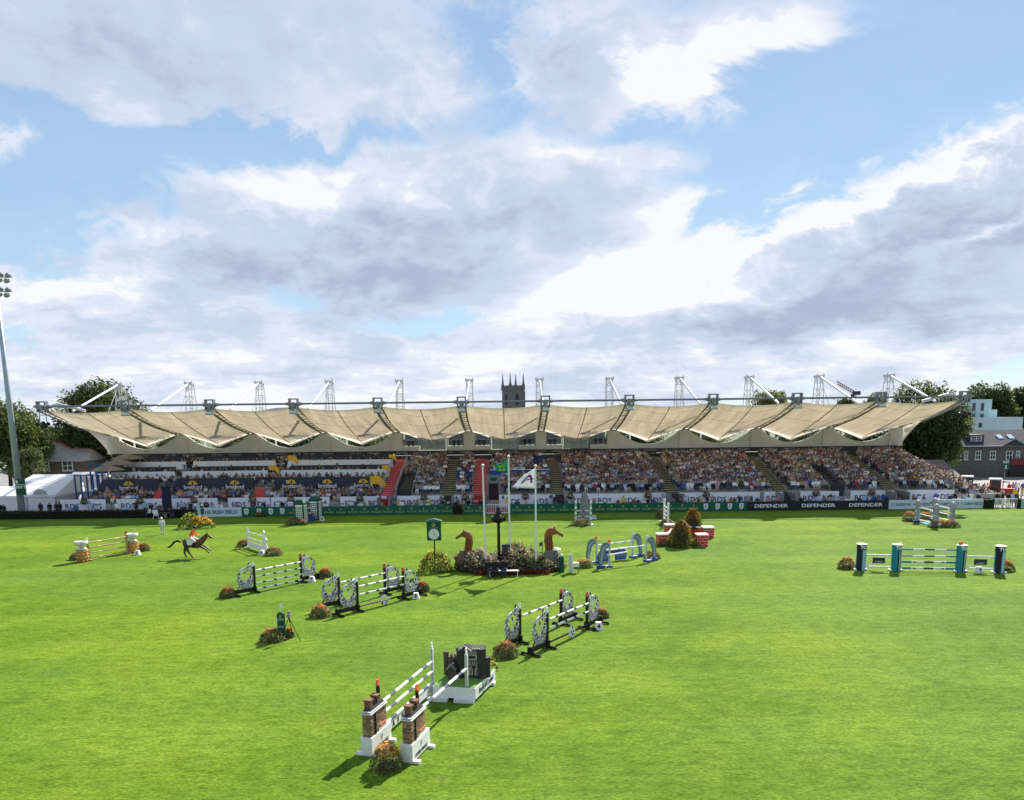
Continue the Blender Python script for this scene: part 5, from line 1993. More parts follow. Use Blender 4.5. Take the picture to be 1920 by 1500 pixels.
def celtic_wing(parent, loc, side, flag, h=1.78):
    """black stand with an oval interlaced ornament; side -1 reaches out to the left of the post"""
    if side not in WING:
        s = side
        mb = MB()
        mb.box((0, 0, h / 2), (0.12, 0.12, h))
        post = mb.mesh('post', BLACK)
        mb = MB()
        mb.box((s * 0.78, 0, 0.26), (1.5, 0.1, 0.24))
        for x in (0.02, 1.5):
            mb.box((s * x, 0, 0.09), (0.12, 1.0, 0.1))
            for q in (-0.48, 0.48):
                mb.box((s * x, q, 0.04), (0.14, 0.14, 0.08))
            mb.plate([(s * x - 0.06, 0.12), (s * x + 0.06, 0.12), (s * x + 0.06, 0.42), (s * x - 0.06, 0.42)], 0.3)
        mb.tube((s * 1.42, 0, 0.2), (s * 1.12, 0, 0.62), 0.035)
        base = mb.mesh('base', BLACK)
        mb = MB()
        mb.ring(ell(s * 0.68, 1.04, 0.6, 0.72), ell(s * 0.66, 1.24, 0.38, 0.36), 0.05)
        # dragon neck and head by the post
        mb.plate([(s * 0.1, 1.5), (s * 0.52, 1.62), (s * 0.46, 1.8), (s * 0.42, 1.98), (s * 0.34, 2.06), (s * 0.36, 1.9), (s * 0.22, 1.92), (s * 0.08, 1.78)], 0.07)
        mb.path([(s * 0.4, 0, 0.98), (s * 0.62, 0, 1.28), (s * 0.72, 0, 1.58)], 0.04, 6)
        orn = mb.mesh('ornament', FILI)
        # raised curls over the lower half of the oval
        mb = MB()
        for i in range(11):
            a = math.pi * (1.08 + 0.84 * i / 10)
            for rr in (0.5, 0.72, 0.9):
                cx, cz = s * 0.68 + 0.6 * rr * math.cos(a), 1.02 + 0.72 * rr * math.sin(a)
                if (cx - s * 0.66) ** 2 / 0.4 ** 2 + (cz - 1.24) ** 2 / 0.38 ** 2 < 1:
                    continue
                b = a + rr * 3
                for f in (-0.03, 0.03):
                    mb.path([(cx + 0.075 * math.cos(b + t), f, cz + 0.085 * math.sin(b + t)) for t in (0, 1.1, 2.2, 3.3)], 0.016, 4)
        for i in range(14):
            a = 2 * math.pi * i / 14
            for f in (-0.03, 0.03):
                mb.tube((s * 0.68 + 0.585 * math.cos(a), f, 1.04 + 0.705 * math.sin(a)), (s * 0.68 + 0.585 * math.cos(a + 0.449), f, 1.04 + 0.705 * math.sin(a + 0.449)), 0.02, None, 4)
        curl = mb.mesh('scrollwork', mat('dark scroll', (0.3, 0.28, 0.31), 0.5, 0.2, 5))
        fl = {c: MB().box((0, 0, 0.05), (0.1, 0.1, 0.1)).box((0, 0, 0.17), (0.2, 0.03, 0.16)).mesh('flag', m) for c, m in (('red', mat('red flag', (0.65, 0.06, 0.02), 0.6, 0.1, 5)), ('white', WHITE))}
        WING[side] = (post, base, orn, curl, fl)
    post, base, orn, curl, fl = WING[side]
    w = bpy.data.objects.new('wing', base)
    COL.objects.link(w)
    w.parent = parent
    w.location = loc
    obj('post', post, w)
    o = obj('ornament', orn, w)
    obj('scrollwork', curl, w)
    obj('flag', fl[flag], w).location = (0, 0, h)
    return w


def celtic_jump(label, L, R, back=None, heights=(1.45, 1.02), bheights=(), plank=False):
    o, a, n = frame_of(G(*L), G(*R))
    t = thing('show_jump', label, 'show jump', o, a, 'black jumps with oval ornaments')
    celtic_wing(t, (0, 0, 0), -1, 'white')
    celtic_wing(t, (n, 0, 0), 1, 'red')
    for h in heights:
        striped_pole(t, (0.08, -0.1, h), (n - 0.08, -0.1, h), 0.055, [WHITE, BLACK], BW)
    if back:
        inv = Matrix.Rotation(-a, 4, 'Z')
        b0 = inv @ (G(*back[0]) - o)
        b1 = inv @ (G(*back[1]) - o)
        yb = (b0.y + b1.y) / 2
        xb = (b0.x + b1.x - n) / 2
        celtic_wing(t, (xb, yb, 0), -1, 'white')
        celtic_wing(t, (xb + n, yb, 0), 1, 'red')
        for h in bheights:
            striped_pole(t, (xb + 0.08, yb - 0.1, h), (xb + n - 0.08, yb - 0.1, h), 0.055, [WHITE, BLACK], BW)
    if plank:
        striped_pole(t, (0.08, -0.1, 0.3), (n - 0.08, -0.1, 0.3), 0.05, [BLACK], [1.0], 'ground_bar')
        mb = MB().at((n * 0.53, -0.16, 0.34))
        mb.ring(ell(0, 0, 0.3, 0.33, 24), ell(0, 0.06, 0.12, 0.13, 24), 0.06)
        mb.build('medallion', FILI, t)
    return t


celtic_jump('single black jump with four striped poles and oval ornaments, nearest the horse', (478.5, 1110.5), (565.6, 1092), None, (1.48, 1.05, 0.62, 0.22))
celtic_jump('double black jump with oval ornaments left of the flower island', (671, 1146), (757, 1124), ((635.5, 1134.6), (723.8, 1116)), (1.5, 1.0), (1.45,), True)
celtic_jump('double black jump with oval ornaments in the middle, below the flower island', (1026, 1215), (1100.4, 1180), ((973.8, 1204.6), (1053, 1173.4)), (1.45, 1.0), (1.42,), True)


def number_marker(label, px, py, num, z=0, s=1.0, rz=0.0):
    p = G(px, py)
    t = thing('number_marker', label, 'number marker', (p.x, p.y, 0), rz, 'white number markers beside the jumps')
    s *= 0.84
    MB().box((0, 0, 0.21 * s), (0.5 * s, 0.42 * s, 0.42 * s), 0.62).build('block', WHITE, t)
    lettering(num, 0.34 * s, BLACK, t, (0, -0.185 * s, 0.2 * s), bold=0.01)
    return t


number_marker('white number marker beside the upright black jump', 585, 1090, '7', s=1.05)
number_marker('white number marker at the right end of the double jump left of the island', 780, 1122, '8', s=1.05)
number_marker('white number marker at the right end of the middle double jump', 1122, 1180, '4', s=1.15)
number_marker('white number marker in front of the small white jump', 491, 1040, '6', s=1.1)
number_marker('white number marker beside the round brown pillar', 258, 1040, '5', s=1.1)
number_marker('white number marker right of the grey obelisk jump', 1114, 973, '9', s=1.2)
number_marker('white number marker 2 under the right gate of the teal jump', 1835, 1073, '2', s=1.15)
number_marker('white number marker beside the green box jump', 604, 976, '10', s=1.2)

AUT = [(0.45, 0.08, 0.03), (0.55, 0.16, 0.04), (0.4, 0.04, 0.03)]
GRE = [(0.18, 0.21, 0.07), (0.27, 0.29, 0.11), (0.11, 0.14, 0.04), (0.36, 0.35, 0.19)]
CL = [  # label, px, py, rx, ry, h, colours
    ('red flower tub at the left foot of the single black jump', 424, 1122, .75, .6, .75, [(0.55, 0.06, 0.03), (0.45, 0.03, 0.02)]),
    ('red flower tub at the right end of the single black jump', 608, 1083, .7, .55, .7, [(0.6, 0.1, 0.05), (0.55, 0.05, 0.03)]),
    ('orange flower tub at the left foot of the double jump left of the island', 598, 1160, .85, .65, .8, [(0.62, 0.15, 0.05), (0.6, 0.26, 0.08)]),
    ('pink red flower tub at the right end of the double jump left of the island', 791, 1111, .65, .5, .75, [(0.65, 0.1, 0.1), (0.6, 0.05, 0.08)]),
    ('rust flower tub at the left foot of the middle double jump', 949, 1236, .85, .7, .8, [(0.35, 0.08, 0.03), (0.45, 0.12, 0.04)]),
    ('yellow flower tub behind the right foot of the middle double jump', 1129, 1160, .6, .5, .6, [(0.6, 0.45, 0.08), (0.5, 0.2, 0.05)]),
    ('orange flower tub left of the green finish post', 506, 1206, .85, .65, .75, [(0.6, 0.2, 0.06), (0.55, 0.3, 0.1)]),
    ('small yellow flower pot behind the green finish post', 541, 1197, .35, .3, .6, [(0.65, 0.45, 0.05), (0.6, 0.2, 0.05)]),
    ('dark green flower tub left of the round brown pillars', 140, 1051, .85, .6, .65, [(0.16, 0.08, 0.05), (0.2, 0.12, 0.06)]),
    ('rust flower tub right of the round brown pillars', 266, 1034, .8, .6, .8, [(0.5, 0.14, 0.04), (0.4, 0.1, 0.05)]),
    ('rust flower tub at the back end of the small white jump', 456, 1026, 1.0, .7, .75, AUT),
    ('rust flower tub at the front end of the small white jump', 510, 1043, 1.05, .7, .8, [(0.45, 0.06, 0.04), (0.35, 0.04, 0.05)]),
    ('brown flower tub left of the green box jump', 548, 985, 1.2, .8, .95, [(0.25, 0.06, 0.05), (0.2, 0.05, 0.04)]),
    ('orange flower tub at the foot of the green box jump', 566, 985, .7, .5, .6, [(0.6, 0.25, 0.1), (0.6, 0.1, 0.06)]),
    ('rust flower tub in front of the grey obelisk', 1092, 987, 1.3, .8, .85, [(0.4, 0.15, 0.08), (0.5, 0.3, 0.1), (0.25, 0.1, 0.05)]),
    ('pink flower tub left of the narrow white jump', 1240, 972, .8, .6, 1.1, [(0.55, 0.1, 0.12), (0.5, 0.06, 0.08)]),
    ('orange flower tub in front of the narrow white jump', 1252, 987, 1.1, .8, .8, [(0.5, 0.15, 0.08), (0.45, 0.06, 0.08)]),
    ('yellow flower tub at the left foot of the blue grey jump', 1095, 1066, 1.0, .7, .75, [(0.7, 0.45, 0.04), (0.7, 0.3, 0.04)]),
    ('yellow flower tub behind the right wing of the blue grey jump', 1225, 1049, .9, .7, .8, [(0.7, 0.5, 0.05), (0.6, 0.3, 0.05)]),
    ('orange flower tub left of the tall topiary cones', 1250, 1025, 1.0, .7, .75, [(0.65, 0.3, 0.06), (0.6, 0.15, 0.05)]),
    ('orange flower tub right of the tall topiary cones', 1306, 1026, 1.0, .7, .8, [(0.65, 0.3, 0.04), (0.6, 0.2, 0.04)]),
    ('red flower tub at the left end of the teal jump', 1592, 1068, .9, .7, .95, [(0.6, 0.04, 0.04), (0.55, 0.08, 0.06)]),
    ('red flower tub at the right end of the teal jump', 1891, 1073, .95, .7, .9, [(0.6, 0.05, 0.05), (0.5, 0.04, 0.06)]),
    ('red flower tub left of the grey figured pillars', 1709, 978, 1.0, .8, 1.2, [(0.65, 0.1, 0.03), (0.6, 0.05, 0.03)]),
    ('orange flower tub between the grey figured pillars', 1737, 974, 1.7, .7, .85, [(0.6, 0.15, 0.03), (0.55, 0.22, 0.05)]),
    ('orange flower tub in front of the nearest grey figured pillar', 1765, 990, 1.5, .7, .9, [(0.65, 0.16, 0.03), (0.6, 0.1, 0.03)]),
    ('dark red flower tub in front of the right grey figured pillar', 1787, 990, 1.4, .7, .85, [(0.3, 0.05, 0.03), (0.5, 0.12, 0.04)]),
]
for (lab, px, py, rx, ry, h, colr) in CL:
    p = G(px, py)
    flower_clump(lab, p.x, p.y + ry * 0.65, rx * 0.74, ry * 0.76, h * 0.86, [(min(1, c[0] * 1.15 + .08), c[1] * 1.1 + .06, c[2] + .03) for c in colr], GRE, n=1500, nf=165, group='flower tubs around the jumps', leaf=0.1, fs=0.1, top=0.58)
p = G(722, 1452)
flower_clump('large orange and yellow flower tub in front of the two brick topped wings', p.x, p.y + 0.4, 0.55, 0.46, 0.84, [(0.85, 0.5, 0.08), (0.8, 0.36, 0.08), (0.85, 0.62, 0.3), (0.75, 0.22, 0.07)], [(0.15, 0.17, 0.06), (0.2, 0.22, 0.08), (0.10, 0.12, 0.04), (0.28, 0.28, 0.13)], n=2600, nf=380, leaf=0.06, fs=0.085, group='flower tubs around the jumps', top=0.55)

# ---- the jump with brick topped white wings and the dark castle model
MINI = mat('small brick print', (0.22, 0.12, 0.07), 0.7, 0.35, 14, stretch=(1, 1, 3))
DRED = mat('orange flag', (0.72, 0.1, 0.04), 0.6, 0.1, 5)
L0, a0, n0 = frame_of(G(699, 1420), G(876, 1315))
AX = math.radians(74)


def brick_wing(parent, loc):
    """white box with a brick house front, coping, two chimneys, dark post and flag; local x runs along the jump"""
    w = bpy.data.objects.new('wing', MB().box((0.75, 0, 0.36), (1.5, 0.42, 0.6)).box((0.12, 0, 0.05), (0.16, 0.85, 0.1)).box((1.38, 0, 0.05), (0.16, 0.85, 0.1)).mesh('wing', WHITE))
    COL.objects.link(w)
    w.parent = parent
    w.location = loc
    mb = MB()
    mb.box((0.67, 0, 1.05), (1.2, 0.3, 0.78))
    wall = mb.build('brick_front', MINI, w)
    # bricks standing proud
    key = 'b'
    if 'brick' not in WING:
        WING['brick'] = [MB().box((0, 0, 0), (0.145, 0.02, 0.055)).mesh('brick', mat('brick %d' % i, c, 0.8, 0.2, 20)) for i, c in enumerate(((0.29, 0.18, 0.1), (0.22, 0.13, 0.075), (0.36, 0.25, 0.15), (0.16, 0.105, 0.075)))]
    for row in range(11):
        for cidx in range(8):
            x = 0.14 + 0.155 * cidx + (0.07 if row % 2 else 0)
            if x > 1.22 or 0.36 < x < 0.44:
                continue
            for yy in (-0.154,):
                b = obj('brick', WING['brick'][rnd.randrange(4)], wall)
                b.location = (x, yy, 0.7 + 0.067 * row)
    for row in range(11):
        for q in (-0.07, 0.07):
            b = obj('brick', WING['brick'][rnd.randrange(4)], wall)
            b.location = (0.066, q, 0.7 + 0.067 * row)
            b.rotation_euler = (0, 0, math.pi / 2)
    mb = MB()
    mb.box((0.4, -0.17, 1.05), (0.05, 0.05, 0.78))
    mb.build('downpipe', BLACK, w)
    mb = MB()
    mb.box((0.67, 0, 1.46), (1.28, 0.4, 0.035))
    mb.box((0.67, 0, 1.52), (1.22, 0.34, 0.035))
    mb.build('coping', mat('pale coping', (0.6, 0.58, 0.55), 0.6, 0.1, 5), w)
    MB().box((0.67, 0, 1.60), (1.1, 0.28, 0.13), 0.72).build('roof', SLATE, w)
    for x in (0.32, 0.82):
        MB().box((x, 0.02, 1.72), (0.2, 0.22, 0.26)).box((x, 0.02, 1.87), (0.25, 0.27, 0.05)).build('chimney', mat('chimney brick', (0.17, 0.085, 0.05), 0.8, 0.25, 10), w)
    for x in (0.5, 0.6, 0.7):
        MB().lathe([(0.04, 0), (0.035, 0.16)], 6, (x, -0.08, 1.64)).build('chimney_pot', BLACK, w)
    MB().box((1.12, 0.05, 1.84), (0.1, 0.1, 0.5)).build('post', BLACK, w)
    MB().box((1.12, 0.05, 2.13), (0.09, 0.09, 0.08)).box((1.12, 0.05, 2.24), (0.18, 0.04, 0.16)).build('flag', DRED, w)
    mb = MB()
    mb.plate([(0.62, 0.68), (1.28, 0.68), (1.28, 0.74), (0.98, 0.82), (0.62, 0.8)], 0.36)
    mb.build('window_ledge', mat('ledge', (0.62, 0.55, 0.5), 0.6, 0.15, 5), w)
    MB().box((0.95, -0.185, 0.86), (0.5, 0.03, 0.05)).build('flower_box', mat('coral print', (0.6, 0.16, 0.08), 0.6, 0.3, 20), w)
    lettering('CASHEL PALACE', 0.15, CHAR, w, (0.72, -0.218, 0.2), sx=1.0)
    mb = MB().at((0.75, -0.216, 0.46))
    mb.ring(ell(0, 0, 0.07, 0.09, 16), ell(0, 0, 0.05, 0.07, 16), 0.01)
    mb.plate([(-0.04, -0.01), (0.04, -0.01), (0.04, 0.01), (-0.04, 0.01)], 0.01)
    mb.build('emblem', mat('grey print', (0.4, 0.4, 0.42), 0.6, 0.1, 5), w)
    return w


P1 = G(688, 1419)
P2 = G(763, 1432)
PA, PB = G(812, 1302), G(876, 1315)
jp = thing('show_jump', 'jump with two brick topped white wings and striped poles, nearest the camera', 'show jump', P1, AX)
inv = Matrix.Rotation(-AX, 4, 'Z')


def loc8(p):
    return inv @ (Vector(p) - Vector(P1))


w1 = brick_wing(jp, (0, 0, 0))
q2 = loc8(P2)
w2 = brick_wing(jp, (q2.x, q2.y, 0))
la, lb = loc8(PA), loc8(PB)
POST8 = []
for q in (la, lb):
    mb = MB()
    mb.box((q.x, q.y, 1.0), (0.09, 0.11, 1.9))
    mb.m = 1
    mb.box((q.x - 0.055, q.y, 1.0), (0.02, 0.05, 1.85))
    mb.build('post', [WHITE, STEEL], jp)
    MB().box((q.x, q.y, 1.99), (0.07, 0.07, 0.08)).box((q.x, q.y, 2.1), (0.13, 0.04, 0.2)).build('flag', WHITE, jp)
NV8 = mat('navy band', (0.05, 0.055, 0.12), 0.5, 0.1, 5)
S8 = [0.6, 0.45, 1.0, 0.4, 0.9, 0.45, 0.5]
for h in (1.42, 1.0, 0.55):
    striped_pole(jp, (1.3, 0.03, h), (la.x - 0.05, la.y, h), 0.055, [WHITE, NV8], S8)
striped_pole(jp, (q2.x + 1.3, q2.y + 0.03, 1.38), (lb.x - 0.05, lb.y, 1.38), 0.055, [WHITE, NV8], S8)
mb = MB().box(((1.5 + la.x) / 2, la.y / 2 + 0.02, 0.32), (la.x - 1.5, 0.05, 0.3))
pk = mb.build('plank', WHITE, jp)
pk.rotation_euler = (0, 0, 0)
for i, c in enumerate('CASHEL'):
    lettering(c, 0.24, BLACK, pk, (1.8 + 0.4 * i, la.y / 2 - 0.01, 0.31), bold=0.015)
# castle platform
c0, c1, c2 = G(812, 1313), G(892, 1318), G(929, 1280)
e1 = (c1 - c0)
wdt = e1.length
ang = math.atan2(e1.y, e1.x)
plat = thing('castle_platform', 'white platform box with green top carrying the dark castle model', 'platform', c0, ang)
dep = 2.45
SK = (c2 - c1)
skl = Matrix.Rotation(-ang, 4, 'Z') @ SK
dxs, dep = skl.x, skl.y
mb = MB()
mb.solid([(0, 0, 0.14), (wdt, 0, 0.14), (wdt + dxs, dep, 0.14), (dxs, dep, 0.14), (0, 0, 0.6), (wdt, 0, 0.6), (wdt + dxs, dep, 0.6), (dxs, dep, 0.6)],
         [(0, 1, 5, 4), (1, 2, 6, 5), (2, 3, 7, 6), (3, 0, 4, 7), (0, 3, 2, 1), (4, 5, 6, 7)])
mb.build('box', WHITE, plat)
mb = MB()
mb.solid([(0.03, 0.03, 0.6), (wdt - 0.03, 0.03, 0.6), (wdt + dxs - 0.03, dep - 0.03, 0.6), (dxs + 0.03, dep - 0.03, 0.6), (0.03, 0.03, 0.62), (wdt - 0.03, 0.03, 0.62), (wdt + dxs - 0.03, dep - 0.03, 0.62), (dxs + 0.03, dep - 0.03, 0.62)],
         [(0, 1, 5, 4), (1, 2, 6, 5), (2, 3, 7, 6), (3, 0, 4, 7), (4, 5, 6, 7)])
mb.build('turf_mat', mat('turf mat', (0.12, 0.24, 0.04), 0.8, 0.2, 8, bump=0.3), plat)
mb = MB()
for a, b in ((-0.2, 0.62), (0.9, 1.72)):
    mb.box(((a + b) / 2, -0.02, 0.075), (b - a, 0.3, 0.13))
mb.box((wdt + dxs - 0.2, dep - 0.3, 0.075), (0.5, 0.3, 0.13))
mb.build('foot', OFFWHITE, plat)
sa = math.atan2(dep, dxs)
nrm = Vector((math.sin(sa), -math.cos(sa), 0)) * 0.012
lm = Vector((wdt, 0, 0)) + Vector((dxs, dep, 0)) * 0.52 + nrm
lettering('Rock of Cashel', 0.3, INK, plat, (lm.x, lm.y, 0.37), sa, sx=0.95)
CAST = mat('castle print', (0.032, 0.029, 0.029), 0.6, 0.75, 9, bump=0.3, bscale=20)
TRIM = mat('castle trim', (0.5, 0.44, 0.38), 0.6, 0.3, 12)
u = Matrix.Rotation(-ang, 4, 'Z') @ (G(868, 1262, 0.62) - c0)
ca = thing('castle_model', 'dark stone castle model with gables and pointed windows on the white platform', 'model', plat.matrix_world @ Vector((0, 0, 0)) if False else c0, ang)
kx, ky = wdt * 0.5 + dxs * 0.62, dep * 0.62
CB = 0.622
mb = MB()
mb.box((kx + 0.25, ky, CB + 0.6), (0.95, 0.7, 1.2))
mb.build('keep', CAST, ca)
mb = MB()
for x in (kx - 0.18, kx + 0.68):
    mb.lathe([(0.19, 0), (0.19, 1.12), (0.21, 1.14), (0.2, 1.25)], 10, (x, ky - 0.3, CB))
mb.lathe([(0.16, 0), (0.16, 0.8), (0.18, 0.84)], 10, (kx + 0.85, ky - 0.1, CB))
mb.build('turret', CAST, ca)
mb = MB().at((kx + 0.25, ky - 0.36, CB + 1.2))
mb.plate([(-0.46, 0), (0.1, 0), (-0.18, 0.2)], 0.5)
mb.build('gable', SLATE, ca)
mb = MB().at((kx + 0.25, ky - 0.36, CB + 1.2))
for a, b in (((-0.46, 0), (-0.18, 0.2)), ((-0.18, 0.2), (0.1, 0))):
    mb.tube((a[0], -0.27, a[1] + 0.01), (b[0], -0.27, b[1] + 0.01), 0.018, None, 4)
mb.build('gable_trim', TRIM, ca)
mb = MB()
for i in range(3):
    for cx in (kx - 0.02 + 0.26 * i,):
        pts = [(-0.085, 0), (0.085, 0), (0.085, 0.24), (0, 0.4), (-0.085, 0.24)]
        inn = [(-0.055, 0.02), (0.055, 0.02), (0.055, 0.22), (0, 0.34), (-0.055, 0.22)]
        mb = MB()
        mb.at((cx, ky - 0.37, CB + 0.12)).ring(pts, inn, 0.03)
        mb.plate([(-0.01, 0.02), (0.01, 0.02), (0.01, 0.3), (-0.01, 0.3)], 0.025)
        mb.build('pointed_window', TRIM, ca)
mb = MB()
mb.at((kx + 0.3, ky - 0.37, CB + 0.78)).ring([(-0.2, 0), (0.2, 0), (0.2, 0.2), (-0.2, 0.2)], [(-0.16, 0.03), (0.16, 0.03), (0.16, 0.17), (-0.16, 0.17)], 0.03)
for i in range(5):
    mb.plate([(-0.18 + 0.08 * i, 0.23), (-0.14 + 0.08 * i, 0.23), (-0.14 + 0.08 * i, 0.31), (-0.18 + 0.08 * i, 0.31)], 0.03)
mb.build('square_window', TRIM, ca)
mb = MB()
for s, (a, b) in enumerate((((-.22, .02), (-.22, 1.16)), ((.14, .5), (.14, 1.16)), ((.52, .05), (.52, 1.2)), ((.7, .05), (.7, 1.15)))):
    mb.tube((kx + a[0] * 1 if False else kx + a[0], ky - .375, CB + a[1]), (kx + b[0], ky - .375, CB + b[1]), .014, None, 4)
for z, a, b in ((.55, -.2, .7), (1.12, -.2, .72), (.72, .1, .5)):
    mb.tube((kx + a, ky - .378, CB + z), (kx + b, ky - .378, CB + z), .014, None, 4)
for i in range(9):
    mb.box((kx - .18 + .1 * i, ky - .36, CB + 1.22), (.05, .06, .08))
    mb.box((kx - .15 + .095 * i, ky - .372, CB + .62), (.04, .03, .07))
for a, b in (((-.46, 0), (.0, .24)), ((.0, .24), (.44, 0))):
    mb.tube((kx - .5 + a[0] * .4, ky - .2, CB + .78 + a[1]), (kx - .5 + b[0] * .4, ky - .2, CB + .78 + b[1]), .014, None, 4)
mb.build('stone_trim', mat('grey castle trim', (0.45, 0.42, 0.4), 0.6, 0.4, 12), ca)
mb = MB()
mb.box((kx - 0.55, ky + 0.1, CB + 0.38), (0.6, 0.5, 0.76))
for i in range(4):
    mb.box((kx - 0.8 + 0.17 * i, ky - 0.13, CB + 0.83), (0.09, 0.06, 0.14))
mb.lathe([(0.11, 0), (0.11, 0.85), (0.13, 0.88), (0.12, 0.98)], 8, (kx - 0.88, ky - 0.1, CB))
mb.build('curtain_wall', mat('castle brown print', (0.08, 0.06, 0.047), 0.6, 0.65, 9), ca)
mb = MB().at((kx - 0.5, ky - 0.45, CB), 0.15)
mb.box((0, 0, 0.2), (0.36, 0.5, 0.4))
mb.build('gatehouse', mat('castle brown print', (0, 0, 0)), ca)
mb = MB().at((kx - 0.5, ky - 0.45, CB + 0.4), 0.15)
mb.plate([(-0.2, 0), (0.2, 0), (0, 0.26)], 0.56)
mb.build('gate_roof', SLATE, ca)
mb = MB().at((kx - 0.5, ky - 0.74, CB + 0.4), 0.15)
mb.tube((-0.2, 0, 0), (0, 0, 0.27), 0.016, None, 4).tube((0, 0, 0.27), (0.2, 0, 0), 0.016, None, 4)
mb.tube((0.1, 0, -0.4), (0.34, 0, -0.38), 0.03, None, 4)
mb.build('gable_trim', TRIM, ca)
p = G(915, 1262)
flower_clump('small yellow plant behind the castle model', p.x + 0.1, p.y + 0.3, .35, .25, .7, [(0.6, 0.45, 0.08)], n=160, nf=50, leaf=0.1, pot=False, name='small_plant', cat='plant')

# ---- teal jump with four pillars
TEAL = mat('teal paint', (0.012, 0.22, 0.27), 0.45, 0.08, 2)
TBLUE = mat('light teal stripe', (0.1, 0.4, 0.55), 0.45, 0.08, 2)
TNAVY = mat('dark navy stripe', (0.012, 0.014, 0.03), 0.45, 0.1, 3)
PIL = [G(1613, 1069), G(1679, 1070), G(1800, 1072), G(1872, 1074)]
o15, a15, n15 = frame_of(PIL[1], PIL[2])
t15 = thing('show_jump', 'long teal jump with four round pillars and two white gates', 'show jump', o15, a15)
inv = Matrix.Rotation(-a15, 4, 'Z')
LP = [inv @ (p - o15) for p in PIL]
for i, q in enumerate(LP):
    r = 0.33
    dark_first = i in (0, 3)
    n = 20
    mb = MB()
    vs, fs = [], []
    for j, (z, k) in enumerate(((0.0, 1), (1.55, 1), (1.56, 1), (1.9, 1))):
        for s in range(n):
            a = 2 * math.pi * s / n
            zz = z + (0.05 * math.sin(a) if j == 3 else 0)
            vs.append((q.x + r * math.cos(a), q.y + r * math.sin(a), zz))
    body = MB()
    for j in range(3):
        for s in range(n):
            am = 2 * math.pi * (s + 0.5) / n
            f = math.degrees(am) % 360
            if dark_first:
                mi = 2 if j >= 1 else (2 if 200 <= f < 262 or 318 <= f < 326 else (1 if 276 <= f < 300 else 0))
            else:
                mi = 0 if j >= 1 else (2 if 268 <= f < 330 else 0)
            body.m = mi
            body.solid([vs[j * n + s], vs[j * n + (s + 1) % n], vs[(j + 1) * n + (s + 1) % n], vs[(j + 1) * n + s]], [(0, 1, 2, 3)])
    pil = body.build('pillar', [TEAL, TBLUE, TNAVY], t15)
    MB().lathe([(r + 0.02, 1.9), (r + 0.03, 1.95), (r - 0.05, 1.97)], n, (q.x, q.y, 0)).build('cap', WHITE, pil)
    for aa in ((290, 308) if not dark_first else (284, 305)):
        a = math.radians(aa)
        MB().box((q.x + (r + 0.004) * math.cos(a), q.y + (r + 0.004) * math.sin(a), 0.76), (0.025, 0.025, 1.5)).build('stripe', WHITE, pil)
    for li, c in enumerate('TU'):
        a = math.radians(258 + 32 * li if i in (0, 1, 2) else 252 + 34 * li)
        lettering(c, 0.3, WHITE, pil, (q.x + (r + 0.012) * math.cos(a), q.y + (r + 0.012) * math.sin(a), 1.72), a + math.pi / 2, bold=0.015)
    mb = MB().at((q.x, q.y, 0))
    for s in (-1, 1):
        mb.box((s * 0.38, 0, 0.06), (0.14, 0.5, 0.1))
    mb.build('foot', WHITE, pil)
for k, (i, j) in enumerate(((0, 1), (2, 3))):
    A, B = LP[i], LP[j]
    d = (B - A).normalized() * 0.36
    A2, B2 = A + d, B - d
    up = Vector((0, 0, 1))
    mb = MB()
    mb.tube(A2 + up * 1.15, B2 + up * 1.15, 0.055)
    mb.tube(A2 + up * 0.28, B2 + up * 0.28, 0.055)
    mb.tube(A2 + up * 0.3, B2 + up * 1.12, 0.045)
    gate = mb.build('gate', WHITE, t15)
    mid = (A2 + B2) / 2
    MB().at((mid.x, mid.y - 0.07, 0.76), a15 * 0).box((0, 0, 0), (0.85, 0.04, 0.42)).build('name_plate', CHAR, gate)
    lettering('RAMBERS', 0.13, WHITE, gate, (mid.x, mid.y - 0.095, 0.66))
for h, flat in ((1.59, 0), (1.12, 0), (0.68, 1), (0.22, 1)):
    if not flat:
        striped_pole(t15, (0.36, -0.08, h), (n15 - 0.36, -0.08, h), 0.055, [TEAL, WHITE, BLACK, WHITE, TEAL], [.75, .85, .72, .85, .75])
    else:
        pk = MB()
        x0, x1 = 0.36, n15 - 0.36
        for a, b, m in ((0, .18, 1), (.18, .82, 0), (.82, 1, 1)):
            pk.m = m
            xa, xb = x0 + (x1 - x0) * a, x0 + (x1 - x0) * b
            pk.box(((xa + xb) / 2, -0.08, h), (xb - xa, 0.05, 0.15))
        o = pk.build('plank', [WHITE, TEAL], t15)
        lettering('NATION', 0.16, BLACK, o, (n15 / 2, -0.11, h), bold=0.02)
        for s in (-1, 1):
            lettering('TU:', 0.13, BLACK, o, (n15 / 2 + s * 0.95, -0.11, h), bold=0.01)
MB().box((0.2, 0, 2.03), (0.1, 0.1, 0.14)).build('flag', WHITE, t15)
MB().box((n15 - 0.1, 0, 2.08), (0.26, 0.08, 0.2)).build('flag', ORANGE, t15)

# ---- blue grey jump with curling wings
BG = mat('blue grey board', (0.13, 0.2, 0.25), 0.5, 0.12, 3)
BGL = mat('pale swirl', (0.45, 0.52, 0.56), 0.5, 0.1, 3)
FL, FR = G(1142.7, 1063), G(1211.6, 1053)
BL, BR = G(1118, 1055), G(1186, 1047.5)
o10, a10, n10 = frame_of(FL, FR)
t10 = thing('show_jump', 'blue grey jump with curling wave shaped wings right of the flower island', 'show jump', o10, a10)
inv = Matrix.Rotation(-a10, 4, 'Z')


